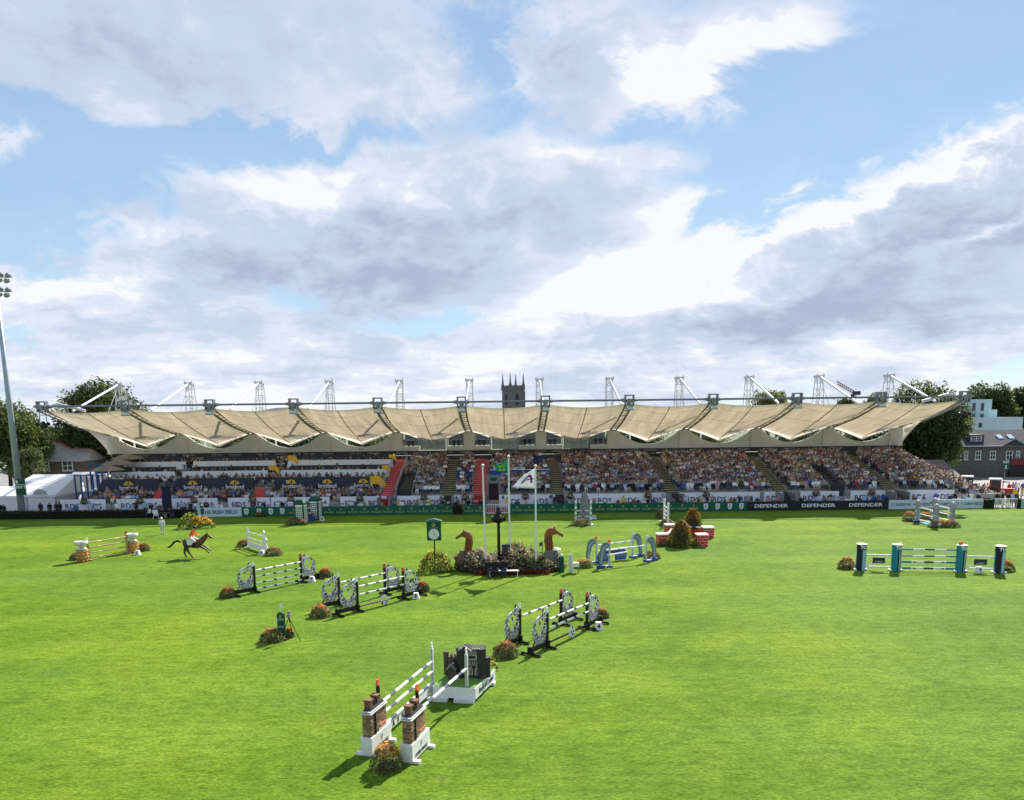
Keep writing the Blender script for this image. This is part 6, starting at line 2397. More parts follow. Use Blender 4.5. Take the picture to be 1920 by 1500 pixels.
def curl_wing(parent, loc, s, flag=None):
    h = 1.85
    mb = MB()
    pts = [(0.05, 1.62), (0.12, 1.82), (0.36, 1.95), (0.62, 1.9), (0.8, 1.72), (0.92, 1.35), (1.0, 0.8), (1.02, 0.1), (0.74, 0.1), (0.7, 0.5), (0.62, 0.92), (0.52, 1.0), (0.52, 1.25), (0.4, 1.4), (0.28, 1.5), (0.16, 1.48)]
    w = bpy.data.objects.new('wing', MB().plate([(s * x, z) for x, z in pts], 0.09).mesh('wing', BG))
    COL.objects.link(w)
    w.parent = parent
    w.location = loc
    mb = MB()
    for f in (-0.055, 0.055):
        for k, off in enumerate((0.0, 0.12, 0.22)):
            mb.path([(s * (0.16 + off * 0.5), f, 1.6 + off * 0.4), (s * (0.42 + off), f, 1.74 - off * 0.6), (s * (0.62 + off * 0.9), f, 1.45 - off), (s * (0.76 + off * 0.5), f, 0.9 - off), (s * (0.82 + off * 0.3), f, 0.3)], 0.02, 4)
        mb.lathe([(0.06, -0.02), (0.06, 0.02)], 8, (s * 0.3, f, 1.7))
    mb.build('swirl', BGL, w)
    MB().box((0, 0, h / 2), (0.1, 0.1, h)).build('post', WSTEEL, w)
    mb = MB().box((s * 0.5, 0, 0.1), (1.0, 0.12, 0.1))
    mb.build('foot_rail', WHITE, w)
    mb = MB().box((s * 0.85, 0, 0.12), (0.5, 0.42, 0.2)).box((0, 0, 0.07), (0.2, 0.6, 0.12))
    mb.build('foot', BLUE, w)
    if flag:
        MB().box((s * 0.05, 0, 1.98), (0.2, 0.06, 0.22)).build('flag', flag, w)
    return w


bl = inv @ (BL - o10)
for (x, y, s, f) in ((0, 0, -1, ORANGE), (n10, 0, 1, WHITE), (bl.x, bl.y, -1, ORANGE), (bl.x + n10, bl.y, 1, WHITE)):
    curl_wing(t10, (x, y, 0), s, f)
for (x, y, h) in ((0, -0.09, 1.32), (bl.x, bl.y - 0.09, 1.4), (bl.x, bl.y - 0.09, 0.92)):
    striped_pole(t10, (x + 0.06, y, h), (x + n10 - 0.06, y, h), 0.055, [WHITE, STEEL], [0.5, 0.3, 0.6, 0.3, 0.6, 0.3, 0.6])
striped_pole(t10, (-0.3, -0.09, 0.95), (1.7, -0.09, 1.0), 0.055, [WHITE], [1])
for x in (0.5, 2.3):
    mb = MB().at((bl.x + x, bl.y - 0.25, 0))
    mb.plate([(-0.55, 0.05), (0.55, 0.05), (0.62, 0.5), (0.4, 0.85), (0, 0.98), (-0.4, 0.85), (-0.6, 0.5)], 0.08)
    fp = mb.build('filler_panel', BLUE, t10)
    mb = MB().at((bl.x + x, bl.y - 0.30, 0))
    for k in range(7):
        cx = -0.45 + 0.15 * k
        mb.path([(cx, 0, 0.2), (cx + 0.06, 0, 0.5), (cx, 0, 0.78 - abs(cx) * 0.3), (cx - 0.08, 0, 0.66)], 0.022, 4)
    mb.build('swirl', BGL, fp)
mb = MB().box((bl.x + n10 * 0.42, bl.y - 0.1, 0.72), (1.5, 0.05, 0.24))
mb.build('plank', mat('brown plank', (0.09, 0.07, 0.06), 0.6, 0.3, 4), t10)
number_marker('small white number marker at the left wing of the blue grey jump', 1106, 1059, '3', s=0.9)

# ---- red brick wall blocks with two topiary cones
RB = mat('red block', (0.6, 0.035, 0.025), 0.55, 0.15, 4)
o11 = G(1240, 1024)
t11 = thing('show_jump', 'red brick wall jump of four block pillars with white joints and caps', 'show jump', o11, 0)
BL11 = [(1240.5, 1022, 0.85, 0.95), (1256.5, 1004, 0.95, 1.0), (1315, 1024, 0.9, 1.0), (1326.5, 1008, 0.95, 0.95)]
for (px, py, w, h) in BL11:
    p = G(px, py) - o11
    core = MB().box((p.x, p.y, h / 2), (w, w, h)).build('pillar', WHITE, t11)
    nr = 4
    bh = (h - 0.02) / nr
    for r in range(nr):
        for side in range(4):
            cols = [(-w / 4, w / 2 - 0.035), (w / 4, w / 2 - 0.035)] if r % 2 == 0 else [(-w * 3 / 8, w / 4 - 0.03), (0, w / 2 - 0.035), (w * 3 / 8, w / 4 - 0.03)]
            for (cx, cw) in cols:
                key = (round(cw, 3), round(bh, 3))
                if key not in WING:
                    WING[key] = MB().box((0, 0, 0), (cw, 0.03, bh - 0.035)).mesh('brick', RB)
                b = obj('brick', WING[key], core)
                a = side * math.pi / 2
                b.location = (p.x + cx * math.cos(a) + (w / 2 + 0.006) * math.sin(a), p.y + cx * math.sin(a) - (w / 2 + 0.006) * math.cos(a), 0.01 + bh * (r + 0.5))
                b.rotation_euler = (0, 0, a)
    MB().box((p.x, p.y, h + 0.05), (w + 0.12, w + 0.12, 0.12)).build('cap', WHITE, core)
A = G(1240.5, 1022) - o11
B = G(1256.5, 1004) - o11
C = G(1315, 1024) - o11
D = G(1326.5, 1008) - o11
up = Vector((0, 0, 1))
striped_pole(t11, A + up * 1.0 + Vector((0.5, 0, 0)), B + up * 1.05 + Vector((0.6, 0, 0)), 0.1, [WHITE, mat('purple pole', (0.3, 0.1, 0.3), 0.5, 0.1, 4)], [1.2, 0.8, 0.5])
mb = MB().box(((B.x + D.x) / 2, (B.y + D.y) / 2, 0.35), (abs(D.x - B.x) - 1.0, 0.3, 0.7))
mb.build('wall', RB, t11)
striped_pole(t11, B + up * 0.95 + Vector((0.5, 0, 0)), D + up * 0.95 - Vector((0.5, 0, 0)), 0.06, [WHITE, BLUE], [0.7, 0.4, 0.7, 0.4, 0.7])


def cone_bush(label, px, py, w, h):
    p = G(px, py)
    t = thing('topiary_cone', label, 'topiary', (p.x, p.y + w * 0.4, 0), 0, 'topiary cones by the red brick jump')
    n = 2400
    z = rng.uniform(0, 1, n) ** 1.2
    r = (1 - z ** 1.8) ** 0.6 * (0.75 + 0.3 * rng.random(n))
    th = rng.uniform(0, 2 * math.pi, n)
    P = np.stack([r * np.cos(th) * w / 2, r * np.sin(th) * w / 2, z * h + 0.05], axis=1)
    P += rng.normal(0, 0.04, P.shape)
    f = obj('foliage', leaf_mesh('foliage', P, 0.16, LEAF, tinted(n, [(0.2, 0.18, 0.04), (0.12, 0.13, 0.03), (0.27, 0.22, 0.05), (0.08, 0.095, 0.024)])), t)
    f['kind'] = 'stuff'
    m = 300
    k = rng.choice(np.nonzero(z > 0.62)[0], m)
    fl = obj('flowers', leaf_mesh('flowers', P[k] * np.array([1.06, 1.06, 1.02]), 0.14, PETAL, tinted(m, [(0.5, 0.2, 0.04), (0.5, 0.1, 0.04), (0.4, 0.25, 0.05)]), ratio=0.9), t)
    fl['kind'] = 'stuff'
    MB().lathe([(w * 0.3, 0), (w * 0.3, h * 0.5), (w * 0.1, h * 0.85)], 8).build('stem', mat('planter tub', (0, 0, 0)), t)


cone_bush('front topiary cone with rust tips, wider and nearer', 1280, 1028, 2.2, 2.25)
cone_bush('back topiary cone with rust tips, taller and further right', 1302, 1006, 2.0, 2.5)

# ---- obelisk jump, narrow white jump, figured pillars
A, B = G(1079.5, 984), G(1107.5, 984)
o12, a12, n12 = frame_of(A, B)
t12 = thing('show_jump', 'narrow jump with a tall grey obelisk between two striped white posts', 'show jump', o12, a12)
for x in (0, n12):
    mb = MB()
    for i in range(8):
        mb.m = i % 2
        mb.box((x, 0, 0.16 + 0.28 * i), (0.22, 0.22, 0.279))
    mb.build('post', [WHITE, mat('pale green band', (0.25, 0.38, 0.32), 0.5, 0.1, 4)], t12)
    mb = MB().lathe([(0.1, 2.35), (0.12, 2.5), (0.05, 2.62)], 8, (x, 0, 0))
    mb.build('post_knob', WHITE, t12)
    MB().box((x, 0, 0.03), (0.5, 0.8, 0.07)).build('foot', WHITE, t12)
mb = MB()
ob = inv
oc = Vector((n12 * 0.6, 2.2, 0))
mb.solid([(oc.x - .62, oc.y - .4, 0), (oc.x + .62, oc.y - .4, 0), (oc.x + .62, oc.y + .4, 0), (oc.x - .62, oc.y + .4, 0), (oc.x - .4, oc.y - .28, 2.9), (oc.x + .4, oc.y - .28, 2.9), (oc.x + .4, oc.y + .28, 2.9), (oc.x - .4, oc.y + .28, 2.9), (oc.x, oc.y, 3.5)],
         [(0, 1, 5, 4), (1, 2, 6, 5), (2, 3, 7, 6), (3, 0, 4, 7), (4, 5, 8), (5, 6, 8), (6, 7, 8), (7, 4, 8)])
mb.build('obelisk', mat('grey obelisk', (0.17, 0.18, 0.2), 0.6, 0.2, 2), t12)
for h in (1.5, 0.9):
    striped_pole(t12, (0.1, 0, h), (n12 - 0.1, 0, h), 0.05, [OFFWHITE, DGREEN], [0.4, 0.3, 0.4])
A, B = G(1245, 978), G(1252, 987)
o13, a13, n13 = frame_of(A, B)
t13 = thing('show_jump', 'narrow white jump seen end on, with a zigzag panel', 'show jump', o13, a13)
for x in (0, n13):
    MB().box((x, 0, 1.15), (0.22, 0.22, 2.3)).lathe([(0.12, 2.3), (0.15, 2.4), (0.05, 2.5)], 8, (x, 0, 0)).build('post', WHITE, t13)
    MB().box((x, 0, 0.05), (0.3, 1.0, 0.1)).build('foot', WHITE, t13)
for i in range(4):
    striped_pole(t13, (0.1, 0, 0.45 + 0.45 * i), (n13 - 0.1, 0, 0.45 + 0.45 * i), 0.06, [WHITE, CHAR], [0.5, 0.3, 0.5, 0.3, 0.5])
MB().box((n13 / 2, 0, 0.22), (n13 - 0.3, 0.08, 0.34)).build('plank', STEEL, t13)
A, B = G(1719, 979), G(1753, 988.5)
D = G(1784, 983.5)
o14, a14, n14 = frame_of(A, B)
t14 = thing('show_jump', 'jump with four grey figured pillars and a blue water tray by the pale blue hoarding', 'show jump', o14, a14)
inv = Matrix.Rotation(-a14, 4, 'Z')
dl = inv @ (D - o14)
FIG = mat('figured grey', (0.3, 0.3, 0.32), 0.5, 0.5, 7, bump=0.4, bscale=9)
for (x, y) in ((0, 0), (n14, 0), (dl.x - n14 * 0.98, dl.y), (dl.x, dl.y)):
    mb = MB()
    mb.lathe([(0.42, 0), (0.4, 0.2), (0.33, 0.4), (0.36, 0.9), (0.3, 1.3), (0.36, 1.7), (0.42, 1.95), (0.34, 2.15), (0.2, 2.3), (0.05, 2.38)], 10, (x, y, 0), 1, 0.8)
    mb.box((x - 0.12, y - 0.33, 1.95), (0.2, 0.3, 0.2), 0.7)
    pb = mb.build('pillar', FIG, t14, True)
    mb = MB().box((x, y, 0.08), (0.9, 0.9, 0.16))
    mb.build('foot', mat('navy foot', (0.02, 0.03, 0.1), 0.6, 0.2, 4), pb)
    mb = MB()
    for q in range(4):
        mb.box((x + 0.2 * (-1) ** q, y - 0.27, 0.5 + 0.35 * q), (0.13, 0.1, 0.16))
        mb.box((x - 0.3, y + 0.1 * (-1) ** q, 0.5 + 0.35 * q), (0.1, 0.13, 0.16))
    mb.build('relief', WHITE, pb)
for (y, x0) in ((0, 0), (dl.y, dl.x - n14 * 0.98)):
    for h in (1.6, 0.95, 0.35):
        striped_pole(t14, (x0 + 0.3, y, h), (x0 + n14 - 0.3, y, h), 0.05, [WHITE], [1])
MB().box((n14 * 0.42, 0.75, 0.04), (n14 * 0.55, 1.5, 0.07)).build('water_tray', mat('water tray', (0.12, 0.42, 0.6), 0.2, 0.1, 2), t14)

# ---- green boxes jump, small white jump, brown pillars
A, B = G(566, 982), G(593, 974)
o4, a4, n4 = frame_of(A, B)
t4 = thing('show_jump', 'jump between two tall dark green boxes with white lattice windows', 'show jump', o4, a4)
for x in (0, n4):
    mb = MB().box((x, 0, 1.1), (1.05, 1.05, 2.2))
    bxp = mb.build('box', DGREEN, t4)
    MB().box((x, 0, 2.28), (1.25, 1.25, 0.16)).box((x, 0, 2.55), (1.1, 1.1, 0.34), 0.6).build('roof', DGREEN, bxp)
    for side in range(4):
        a = side * math.pi / 2
        mb = MB().at((x + 0.535 * math.sin(a), -0.535 * math.cos(a), 0), a)
        mb.box((0, 0.0, 2.05), (0.86, 0.03, 0.2))
        for q in range(4):
            mb.box((-0.33 + 0.22 * q, 0, 1.0), (0.06, 0.03, 1.7))
        for q in range(8):
            mb.box((0, 0, 0.18 + 0.235 * q), (0.72, 0.028, 0.06))
        mb.build('lattice', WHITE, bxp)
for h in (1.55, 0.95):
    striped_pole(t4, (0.55, -0.1, h), (n4 - 0.55, -0.1, h), 0.06, [WHITE, DGREEN], [.6, .3, .6, .3, .6])
MB().box((n4 / 2, -0.1, 0.28), (n4 - 1.2, 0.08, 0.45)).build('plank', BLUE, t4)
MB().box((n4 / 2, 0.3, 0.45), (n4 - 1.3, 0.4, 0.8)).build('filler', mat('brown brush', (0.1, 0.07, 0.02), 0.9, 0.4, 6), t4)
A, B = G(468, 1027), G(495.6, 1036)
o3, a3, n3 = frame_of(A, B)
t3 = thing('show_jump', 'small white jump with bird shaped wings and a low white plank', 'show jump', o3, a3)
for s, x in ((-1, 0), (1, n3)):
    MB().box((x, 0, 0.87), (0.11, 0.11, 1.74)).build('post', OFFWHITE, t3)
    mb = MB().at((x, 0, 0))
    mb.plate([(s * .02, 1.05), (s * .2, 1.55), (s * .14, 1.95), (s * .38, 1.8), (s * .52, 1.35), (s * .85, 1.2), (s * .55, 1.0), (s * .45, .75), (s * .2, .85)], 0.1)
    mb.build('bird_wing', WHITE, t3)
    mb = MB().at((x, 0, 0))
    mb.tube((s * .5, 0, .9), (s * 1.1, 0, .05), 0.05).tube((s * 0.3, 0, .95), (s * .45, 0, .05), 0.05)
    mb.build('leg', OFFWHITE, t3)
    MB().box((x + s * .5, 0, 0.05), (1.3, 0.14, 0.1)).box((x, 0, 0.05), (0.14, 0.9, 0.1)).build('foot', OFFWHITE, t3)
for h in (1.45, 0.92):
    striped_pole(t3, (0.06, -0.1, h), (n3 - 0.06, -0.1, h), 0.06, [WHITE, mat('cream band', (0.6, 0.58, 0.45), 0.5, 0.1, 4)], [0.8, 0.4, 0.8, 0.4, 0.8])
MB().box((n3 / 2, -0.1, 0.32), (n3 - 0.15, 0.06, 0.4)).build('plank', WHITE, t3)
striped_pole(t3, (0.06, -0.1, 0.58), (n3 - 0.06, -0.1, 0.58), 0.05, [mat('cream band', (0, 0, 0))], [1])
A, B = G(167, 1051), G(239.5, 1038)
o1, a1, n1 = frame_of(A, B)
t1 = thing('show_jump', 'rustic brown jump with two round log pillars topped by white urns', 'show jump', o1, a1)
WOOD = mat('varnished log', (0.42, 0.2, 0.06), 0.5, 0.4, 2.5, stretch=(1, 1, 3))
LOG = mat('tan pole', (0.42, 0.27, 0.13), 0.6, 0.15, 4)
for s, x in ((-1, -0.55), (1, n1 + 0.55)):
    mb = MB().lathe([(0.45, 0), (0.46, 0.5), (0.44, 0.95), (0.43, 1.05)], 14, (x, 0, 0))
    pl = mb.build('pillar', WOOD, t1, True)
    mb = MB()
    for r in range(4):
        for q in range(9):
            a = q * 0.7 + (0.35 if r % 2 else 0)
            mb.lathe([(0.1, -0.02), (0.07, 0.02)], 6, (x + 0.44 * math.cos(a), 0.44 * math.sin(a), 0.15 + 0.26 * r))
    mb.build('log_end', mat('log end', (0.55, 0.33, 0.13), 0.6, 0.25, 8), pl)
    mb = MB().lathe([(0.44, 1.05), (0.35, 1.12), (0.16, 1.2), (0.15, 1.3), (0.4, 1.38), (0.52, 1.45), (0.53, 1.7), (0.45, 1.71), (0.42, 1.55)], 14, (x, 0, 0))
    mb.build('urn', mat('urn plaster', (0.6, 0.58, 0.55), 0.6, 0.15, 4), pl, True)
for x in (0, n1):
    MB().box((x, 0, 0.85), (0.14, 0.14, 1.7)).box((x, 0, 0.05), (0.16, 0.9, 0.1)).build('post', LOG, t1)
MB().box((0, 0, 1.82), (0.18, 0.05, 0.18)).build('flag', WHITE, t1)
MB().box((n1, 0, 1.86), (0.22, 0.08, 0.24)).build('flag', mat('rust flag', (0.4, 0.09, 0.04), 0.6, 0.1, 5), t1)
for h in (1.5, 1.08, 0.65, 0.24):
    striped_pole(t1, (0.07, -0.12, h), (n1 - 0.07, -0.12, h), 0.055, [LOG, mat('yellow pole', (0.6, 0.5, 0.2), 0.5, 0.1, 4)], [0.7, 0.3, 1.2, 0.3, 0.7])

# ---- finish post with photo cell on a tripod
p = G(529, 1199)
fp = thing('finish_post', 'dark green rounded finish post with a white flag above', 'finish post', p, 0.15)
fp.scale = (0.66, 0.7, 1.0)
pts = [(-.3, 0.05), (.3, 0.05), (.3, 1.25)] + [(.3 * math.cos(a), 1.25 + .22 * math.sin(a)) for a in [math.pi * i / 8 for i in range(1, 8)]] + [(-.3, 1.25)]
MB().plate(pts, 0.3).build('board', DGREEN, fp)
MB().at((-0.0, -0.0, 0)).box((-0.285, -0.158, 0.66), (0.03, 0.02, 1.2)).build('edge_stripe', OFFWHITE, fp)
MB().box((0, 0, 0.04), (0.9, 0.7, 0.08)).build('foot', CHAR, fp)
MB().tube((0, 0, 1.45), (0, 0, 1.9), 0.02).box((0.04, 0, 1.8), (0.16, 0.03, 0.2)).build('flag', WHITE, fp)
lettering('ROLEX', 0.16, OFFWHITE, fp, (0, -0.16, 1.08))
lettering('FINISH', 0.14, OFFWHITE, fp, (0, -0.16, 0.7))
e = obj('emblem', CROWN_ME, fp)
e.location = (0, -0.16, 1.2)
e.scale = (0.7, 1, 0.7)
q = G(544, 1201)
tp = thing('tripod', 'slim dark tripod with a timing sensor beside the green finish post', 'tripod', (q.x, q.y, 0))
for (x, y) in ((0.62, -0.25), (-0.45, -0.1), (0.0, 0.55)):
    MB().tube((0, 0, 1.22), (x, y, 0), 0.022, 0.016).build('leg', BLACK, tp)
MB().box((0, 0, 1.3), (0.18, 0.16, 0.16)).box((0.02, 0, 1.48), (0.12, 0.12, 0.14)).build('sensor', DSTEEL, tp)

# ---- planting with sign posts behind the rider
q = G(352, 992)
flower_clump('tall yellow green plants left of the orange flowers behind the rider', q.x, q.y + .8, 1.3, 1.0, 1.6, [(0.5, 0.5, 0.08), (0.35, 0.4, 0.06)], [(0.16, 0.2, 0.03), (0.10, 0.14, 0.03)], n=420, nf=120, leaf=0.26, fs=0.2, pot=False)
q = G(372, 992)
flower_clump('orange flower bank behind the rider', q.x, q.y + .8, 1.5, 1.0, 1.25, [(0.75, 0.35, 0.04), (0.7, 0.45, 0.06)], None, n=320, nf=260, leaf=0.2, fs=0.2, pot=False)
q = G(366, 985)
sp = thing('start_post', 'small green and white start posts rising from the orange flower bank', 'start post', (q.x, q.y + 1.4, 0))
for i, x in enumerate((-0.4, 0.35)):
    MB().tube((x, 0, 0), (x, 0, 2.0), 0.045).build('post', DGREEN, sp)
    MB().box((x, -0.05, 1.55), (0.36 if i else 0.2, 0.06, 0.9)).build('board', DGREEN, sp)
    MB().box((x, 0, 2.12), (0.22, 0.05, 0.26)).build('flag', WHITE, sp)
lettering('START', 0.12, WHITE, sp, (0.35, -0.085, 1.75))
q = G(492, 968)
flower_clump('yellow flower trough on the grass below the white shields', bx(489), Y_BOARD - 0.5, 0.7, 0.4, 0.6, [(0.55, 0.35, 0.05), (0.5, 0.15, 0.05)], None, n=160, nf=100, leaf=0.16, fs=0.14)

# ------------------------------------------------------------------ flower island with poles, clock, lamp and horse heads
ic = G(957, 1078)
IX, IY = ic.x, ic.y + 2.2
isl = thing('flower_island', 'oval flower island with rocks and mixed planting in the middle of the field', 'flower bed', (IX, IY, 0))
MB().lathe([(1.0, 0), (0.97, 0.25), (0.8, 0.75), (0.5, 1.0), (0.05, 1.05)], 24, (0, 0, 0), 4.1, 2.1).build('soil_mound', mat('soil', (0.045, 0.033, 0.024), 0.95, 0.35, 3), isl, True)


def bed(n, x0, x1, y0, y1, hmax, size, cols, name, m=LEAF, hmin=0.0, jit=0.3):
    P = []
    while len(P) < n:
        x, y = rng.uniform(x0, x1), rng.uniform(y0, y1)
        r2 = (x / 4.25) ** 2 + (y / 2.2) ** 2
        if r2 > 1:
            continue
        base = 1.1 * max(0, 1 - r2 ** 1.6)
        P.append((x, y, 0.05 + base * (0.75 + 0.35 * math.sin(x * 1.7 + 0.6)) + rng.uniform(hmin, hmax) * (0.5 + 0.5 * math.sin(x * 2.3 + y) ** 2)))
    o = obj(name, leaf_mesh(name, np.array(P), size, m, tinted(n, cols, jit), ratio=0.55), isl)
    o['kind'] = 'stuff'


bed(6000, -4.2, 4.2, -2.2, 2.2, 0.75, 0.22, [(0.10, 0.12, 0.04), (0.07, 0.085, 0.03), (0.17, 0.18, 0.08), (0.22, 0.2, 0.12), (0.05, 0.06, 0.025)], 'foliage')
bed(1300, -4.1, 4.1, -2.2, 1.5, 0.9, 0.15, [(0.5, 0.42, 0.36), (0.6, 0.55, 0.48), (0.5, 0.3, 0.3), (0.35, 0.3, 0.32)], 'pale_flowers', PETAL, 0.3)
bed(650, -0.2, 3.2, -1.6, 1.2, 1.0, 0.2, [(0.4, 0.38, 0.12), (0.3, 0.32, 0.1), (0.2, 0.24, 0.07)], 'yellow_foliage', LEAF, 0.3)
bed(500, -2.2, 0.2, -2.2, 0.5, 0.9, 0.16, [(0.55, 0.35, 0.3), (0.5, 0.2, 0.2), (0.6, 0.5, 0.42)], 'pink_flowers', PETAL, 0.3)
P = np.stack([rng.uniform(-2.6, 2.9, 700), -2.1 + 0.18 * np.abs(rng.uniform(-1.6, 1.6, 700)) ** 2 - rng.uniform(0, .25, 700), rng.uniform(0.02, 0.32, 700)], axis=1)
o = obj('red_edging', leaf_mesh('red_edging', P, 0.17, PETAL, tinted(700, [(0.22, 0.035, 0.015), (0.3, 0.06, 0.02), (0.14, 0.03, 0.02)])), isl)
o['kind'] = 'stuff'


def rock(name, x, y, z, s, m, parent):
    mb = MB()
    vs, fs = [], []
    n, k = 9, 5
    r2 = random.Random(int(x * 100))
    for j in range(k):
        v = j / (k - 1)
        for i in range(n):
            a = 2 * math.pi * i / n
            rr = (0.75 + 0.35 * math.sin(math.pi * min(1, v + 0.25))) * r2.uniform(0.85, 1.15) * (1 if v < 0.9 else 0.75)
            vs.append((x + s[0] * rr * math.cos(a), y + s[1] * rr * math.sin(a), z + s[2] * v * r2.uniform(0.93, 1.05)))
    for j in range(k - 1):
        for i in range(n):
            fs.append((j * n + i, j * n + (i + 1) % n, (j + 1) * n + (i + 1) % n, (j + 1) * n + i))
    fs.append(tuple(range((k - 1) * n, k * n)))
    mb.solid(vs, fs)
    return mb.build(name, m, parent)


ROCK = mat('brown rock', (0.15, 0.085, 0.055), 0.85, 0.45, 3, bump=0.6, bscale=6)
h0 = G(877.5, 1070)
h1 = G(1034, 1068)
rock('rock', h0.x - IX, h0.y - IY + 0.6, 0.5, (1.05, 0.7, 0.95), ROCK, isl)
rock('rock', h1.x - IX, h1.y - IY + 0.5, 0.5, (0.75, 0.6, 0.95), mat('grey rock', (0.16, 0.15, 0.14), 0.85, 0.4, 3, bump=0.6, bscale=6), isl)
rock('rock', h1.x - IX + 0.35, h1.y - IY + 0.45, 1.42, (0.4, 0.35, 0.16), OFFWHITE, isl)
CARV = mat('carved chestnut wood', (0.26, 0.085, 0.03), 0.45, 0.3, 2.0, bump=0.3, bscale=14, stretch=(3, 3, 1))


def horse_head(label, x, y, z, s, k):
    """wooden neck and head statue; s = -1 looks left"""
    t = thing('horse_head_statue', label, 'statue', (x, y, z))
    prof = [(-.32, 0), (.34, 0), (.29, .4), (.23, .75), (.19, 1.0), (.23, 1.13), (.36, 1.19), (.52, 1.19), (.7, 1.11), (.85, 1.0), (.93, .97), (1.0, 1.03), (1.03, 1.13), (.98, 1.22), (.86, 1.3), (.66, 1.42), (.5, 1.55), (.4, 1.66), (.37, 1.84), (.3, 1.84), (.24, 1.72), (.1, 1.74), (-.1, 1.66), (-.28, 1.42), (-.38, 1.1), (-.4, .7), (-.37, .35)]
    # three layers, the middle one full, the outer ones drawn in, so that the head is rounded across
    pts = [(s * x * k, z * k) for x, z in prof]
    if s < 0:
        pts.reverse()
    n = len(pts)
    vs, fs = [], []
    cxm = [sum(p[0] for p in pts) / n, sum(p[1] for p in pts) / n]
    for y, q in ((-.24, .0), (-.2, .09), (-.1, .02), (.1, .02), (.2, .09), (.24, .0)):
        if y in (-.24, .24):
            continue
        for i, (x, z) in enumerate(pts):
            a_, b_ = pts[i - 1], pts[(i + 1) % n]
            nx, nz = b_[1] - a_[1], -(b_[0] - a_[0])
            L_ = math.hypot(nx, nz) or 1
            head = 0.62 if abs(x) > .45 * k else 1.0
            vs.append((x - nx / L_ * q * k, y * k * head, z - nz / L_ * q * k))
    for j in range(3):
        for i in range(n):
            fs.append((j * n + i, (j + 1) * n + i, (j + 1) * n + (i + 1) % n, j * n + (i + 1) % n))
    fs += [tuple(range(n)), tuple(range(4 * n - 1, 3 * n - 1, -1))]
    MB().solid(vs, fs).build('carved_head', CARV, t)
    mb = MB()
    mb.path([(s * .02 * k, 0, 1.66 * k), (-s * .2 * k, 0, 1.5 * k), (-s * .36 * k, 0, 1.15 * k), (-s * .38 * k, 0, .7 * k), (-s * .3 * k, 0, .35 * k)], .08 * k, 6, .05)
    mb.build('mane', mat('pale carved wood', (0.4, 0.2, 0.1), 0.5, 0.25, 4), t, True)
    for q in (-.135, .135):
        MB().at((s * .5 * k, q * k, 1.4 * k)).lathe([(.045 * k, -.02), (.02 * k, .02)], 8).build('eye', mat('dark groove', (0, 0, 0)), t)
    for q in (-.22, .22):
        mb = MB()
        for a in (-.18, -.02, .12):
            mb.path([(s * (a + .02) * k, q * k * .93, .1 * k), (s * (a - .04) * k, q * k * .93, .6 * k), (s * (a + .02) * k, q * k * .93, 1.1 * k)], .022 * k, 4)
        mb.build('carved_groove', mat('dark groove', (0.08, 0.025, 0.012), 0.6, 0.2, 4), t)
    return t


horse_head('carved wooden horse head on a red rock, looking left', h0.x, h0.y + 0.55, 1.38, -1, 0.92)
horse_head('carved wooden horse head on a grey rock, looking right', h1.x - 0.1, h1.y + 0.45, 1.38, 1, 1.02)
for i, (px, pyt, yb, lab) in enumerate(((911.5, 875, 1073, 'bare white flagpole left of the black lamp post'), (956, 858, 1070, 'white flagpole flying the green flag'), (1005, 876, 1072, 'white flagpole flying the white flag'))):
    b = G(px, yb)
    top = W((905, 953.5, 1004)[i], pyt, b.y)
    fpz = thing('flagpole', lab, 'flagpole', (b.x, b.y, 0), 0, 'white flagpoles on the island')
    MB().tube((0, 0, 0), (top.x - b.x, 0, top.z), 0.085, 0.06, 8).build('pole', WHITE, fpz)
    mb = MB().lathe([(0.03, 0), (0.11, 0.07), (0.11, 0.14), (0.03, 0.2)], 8, (top.x - b.x, 0, top.z))
    mb.build('finial', WHITE, fpz)
    if i == 0:
        continue


def flag(label, corners, Y, m, extra=None, amp=0.25):
    """cloth hanging from four seen corners, rippling in depth"""
    P = [W(px, py, Y) for px, py in corners]
    o = P[0].copy()
    t = thing('flag', label, 'flag', o)
    nu, nv = 14, 8
    vs, fs = [], []

    def pt(u, v, lift=0.0):
        a = P[0].lerp(P[1], u)
        b = P[3].lerp(P[2], u)
        q = a.lerp(b, v) - o
        q.y += amp * math.sin(u * 7.0 + v * 1.5) * u + 0.5 * u - lift
        return q
    for j in range(nv + 1):
        for i in range(nu + 1):
            vs.append(pt(i / nu, j / nv))
    for j in range(nv):
        for i in range(nu):
            a = j * (nu + 1) + i
            fs.append((a, a + 1, a + nu + 2, a + nu + 1))
    c = MB().solid(vs, fs).build('cloth', m, t, True)
    sm = c.modifiers.new('thickness', 'SOLIDIFY')
    sm.thickness = 0.012
    return t, pt


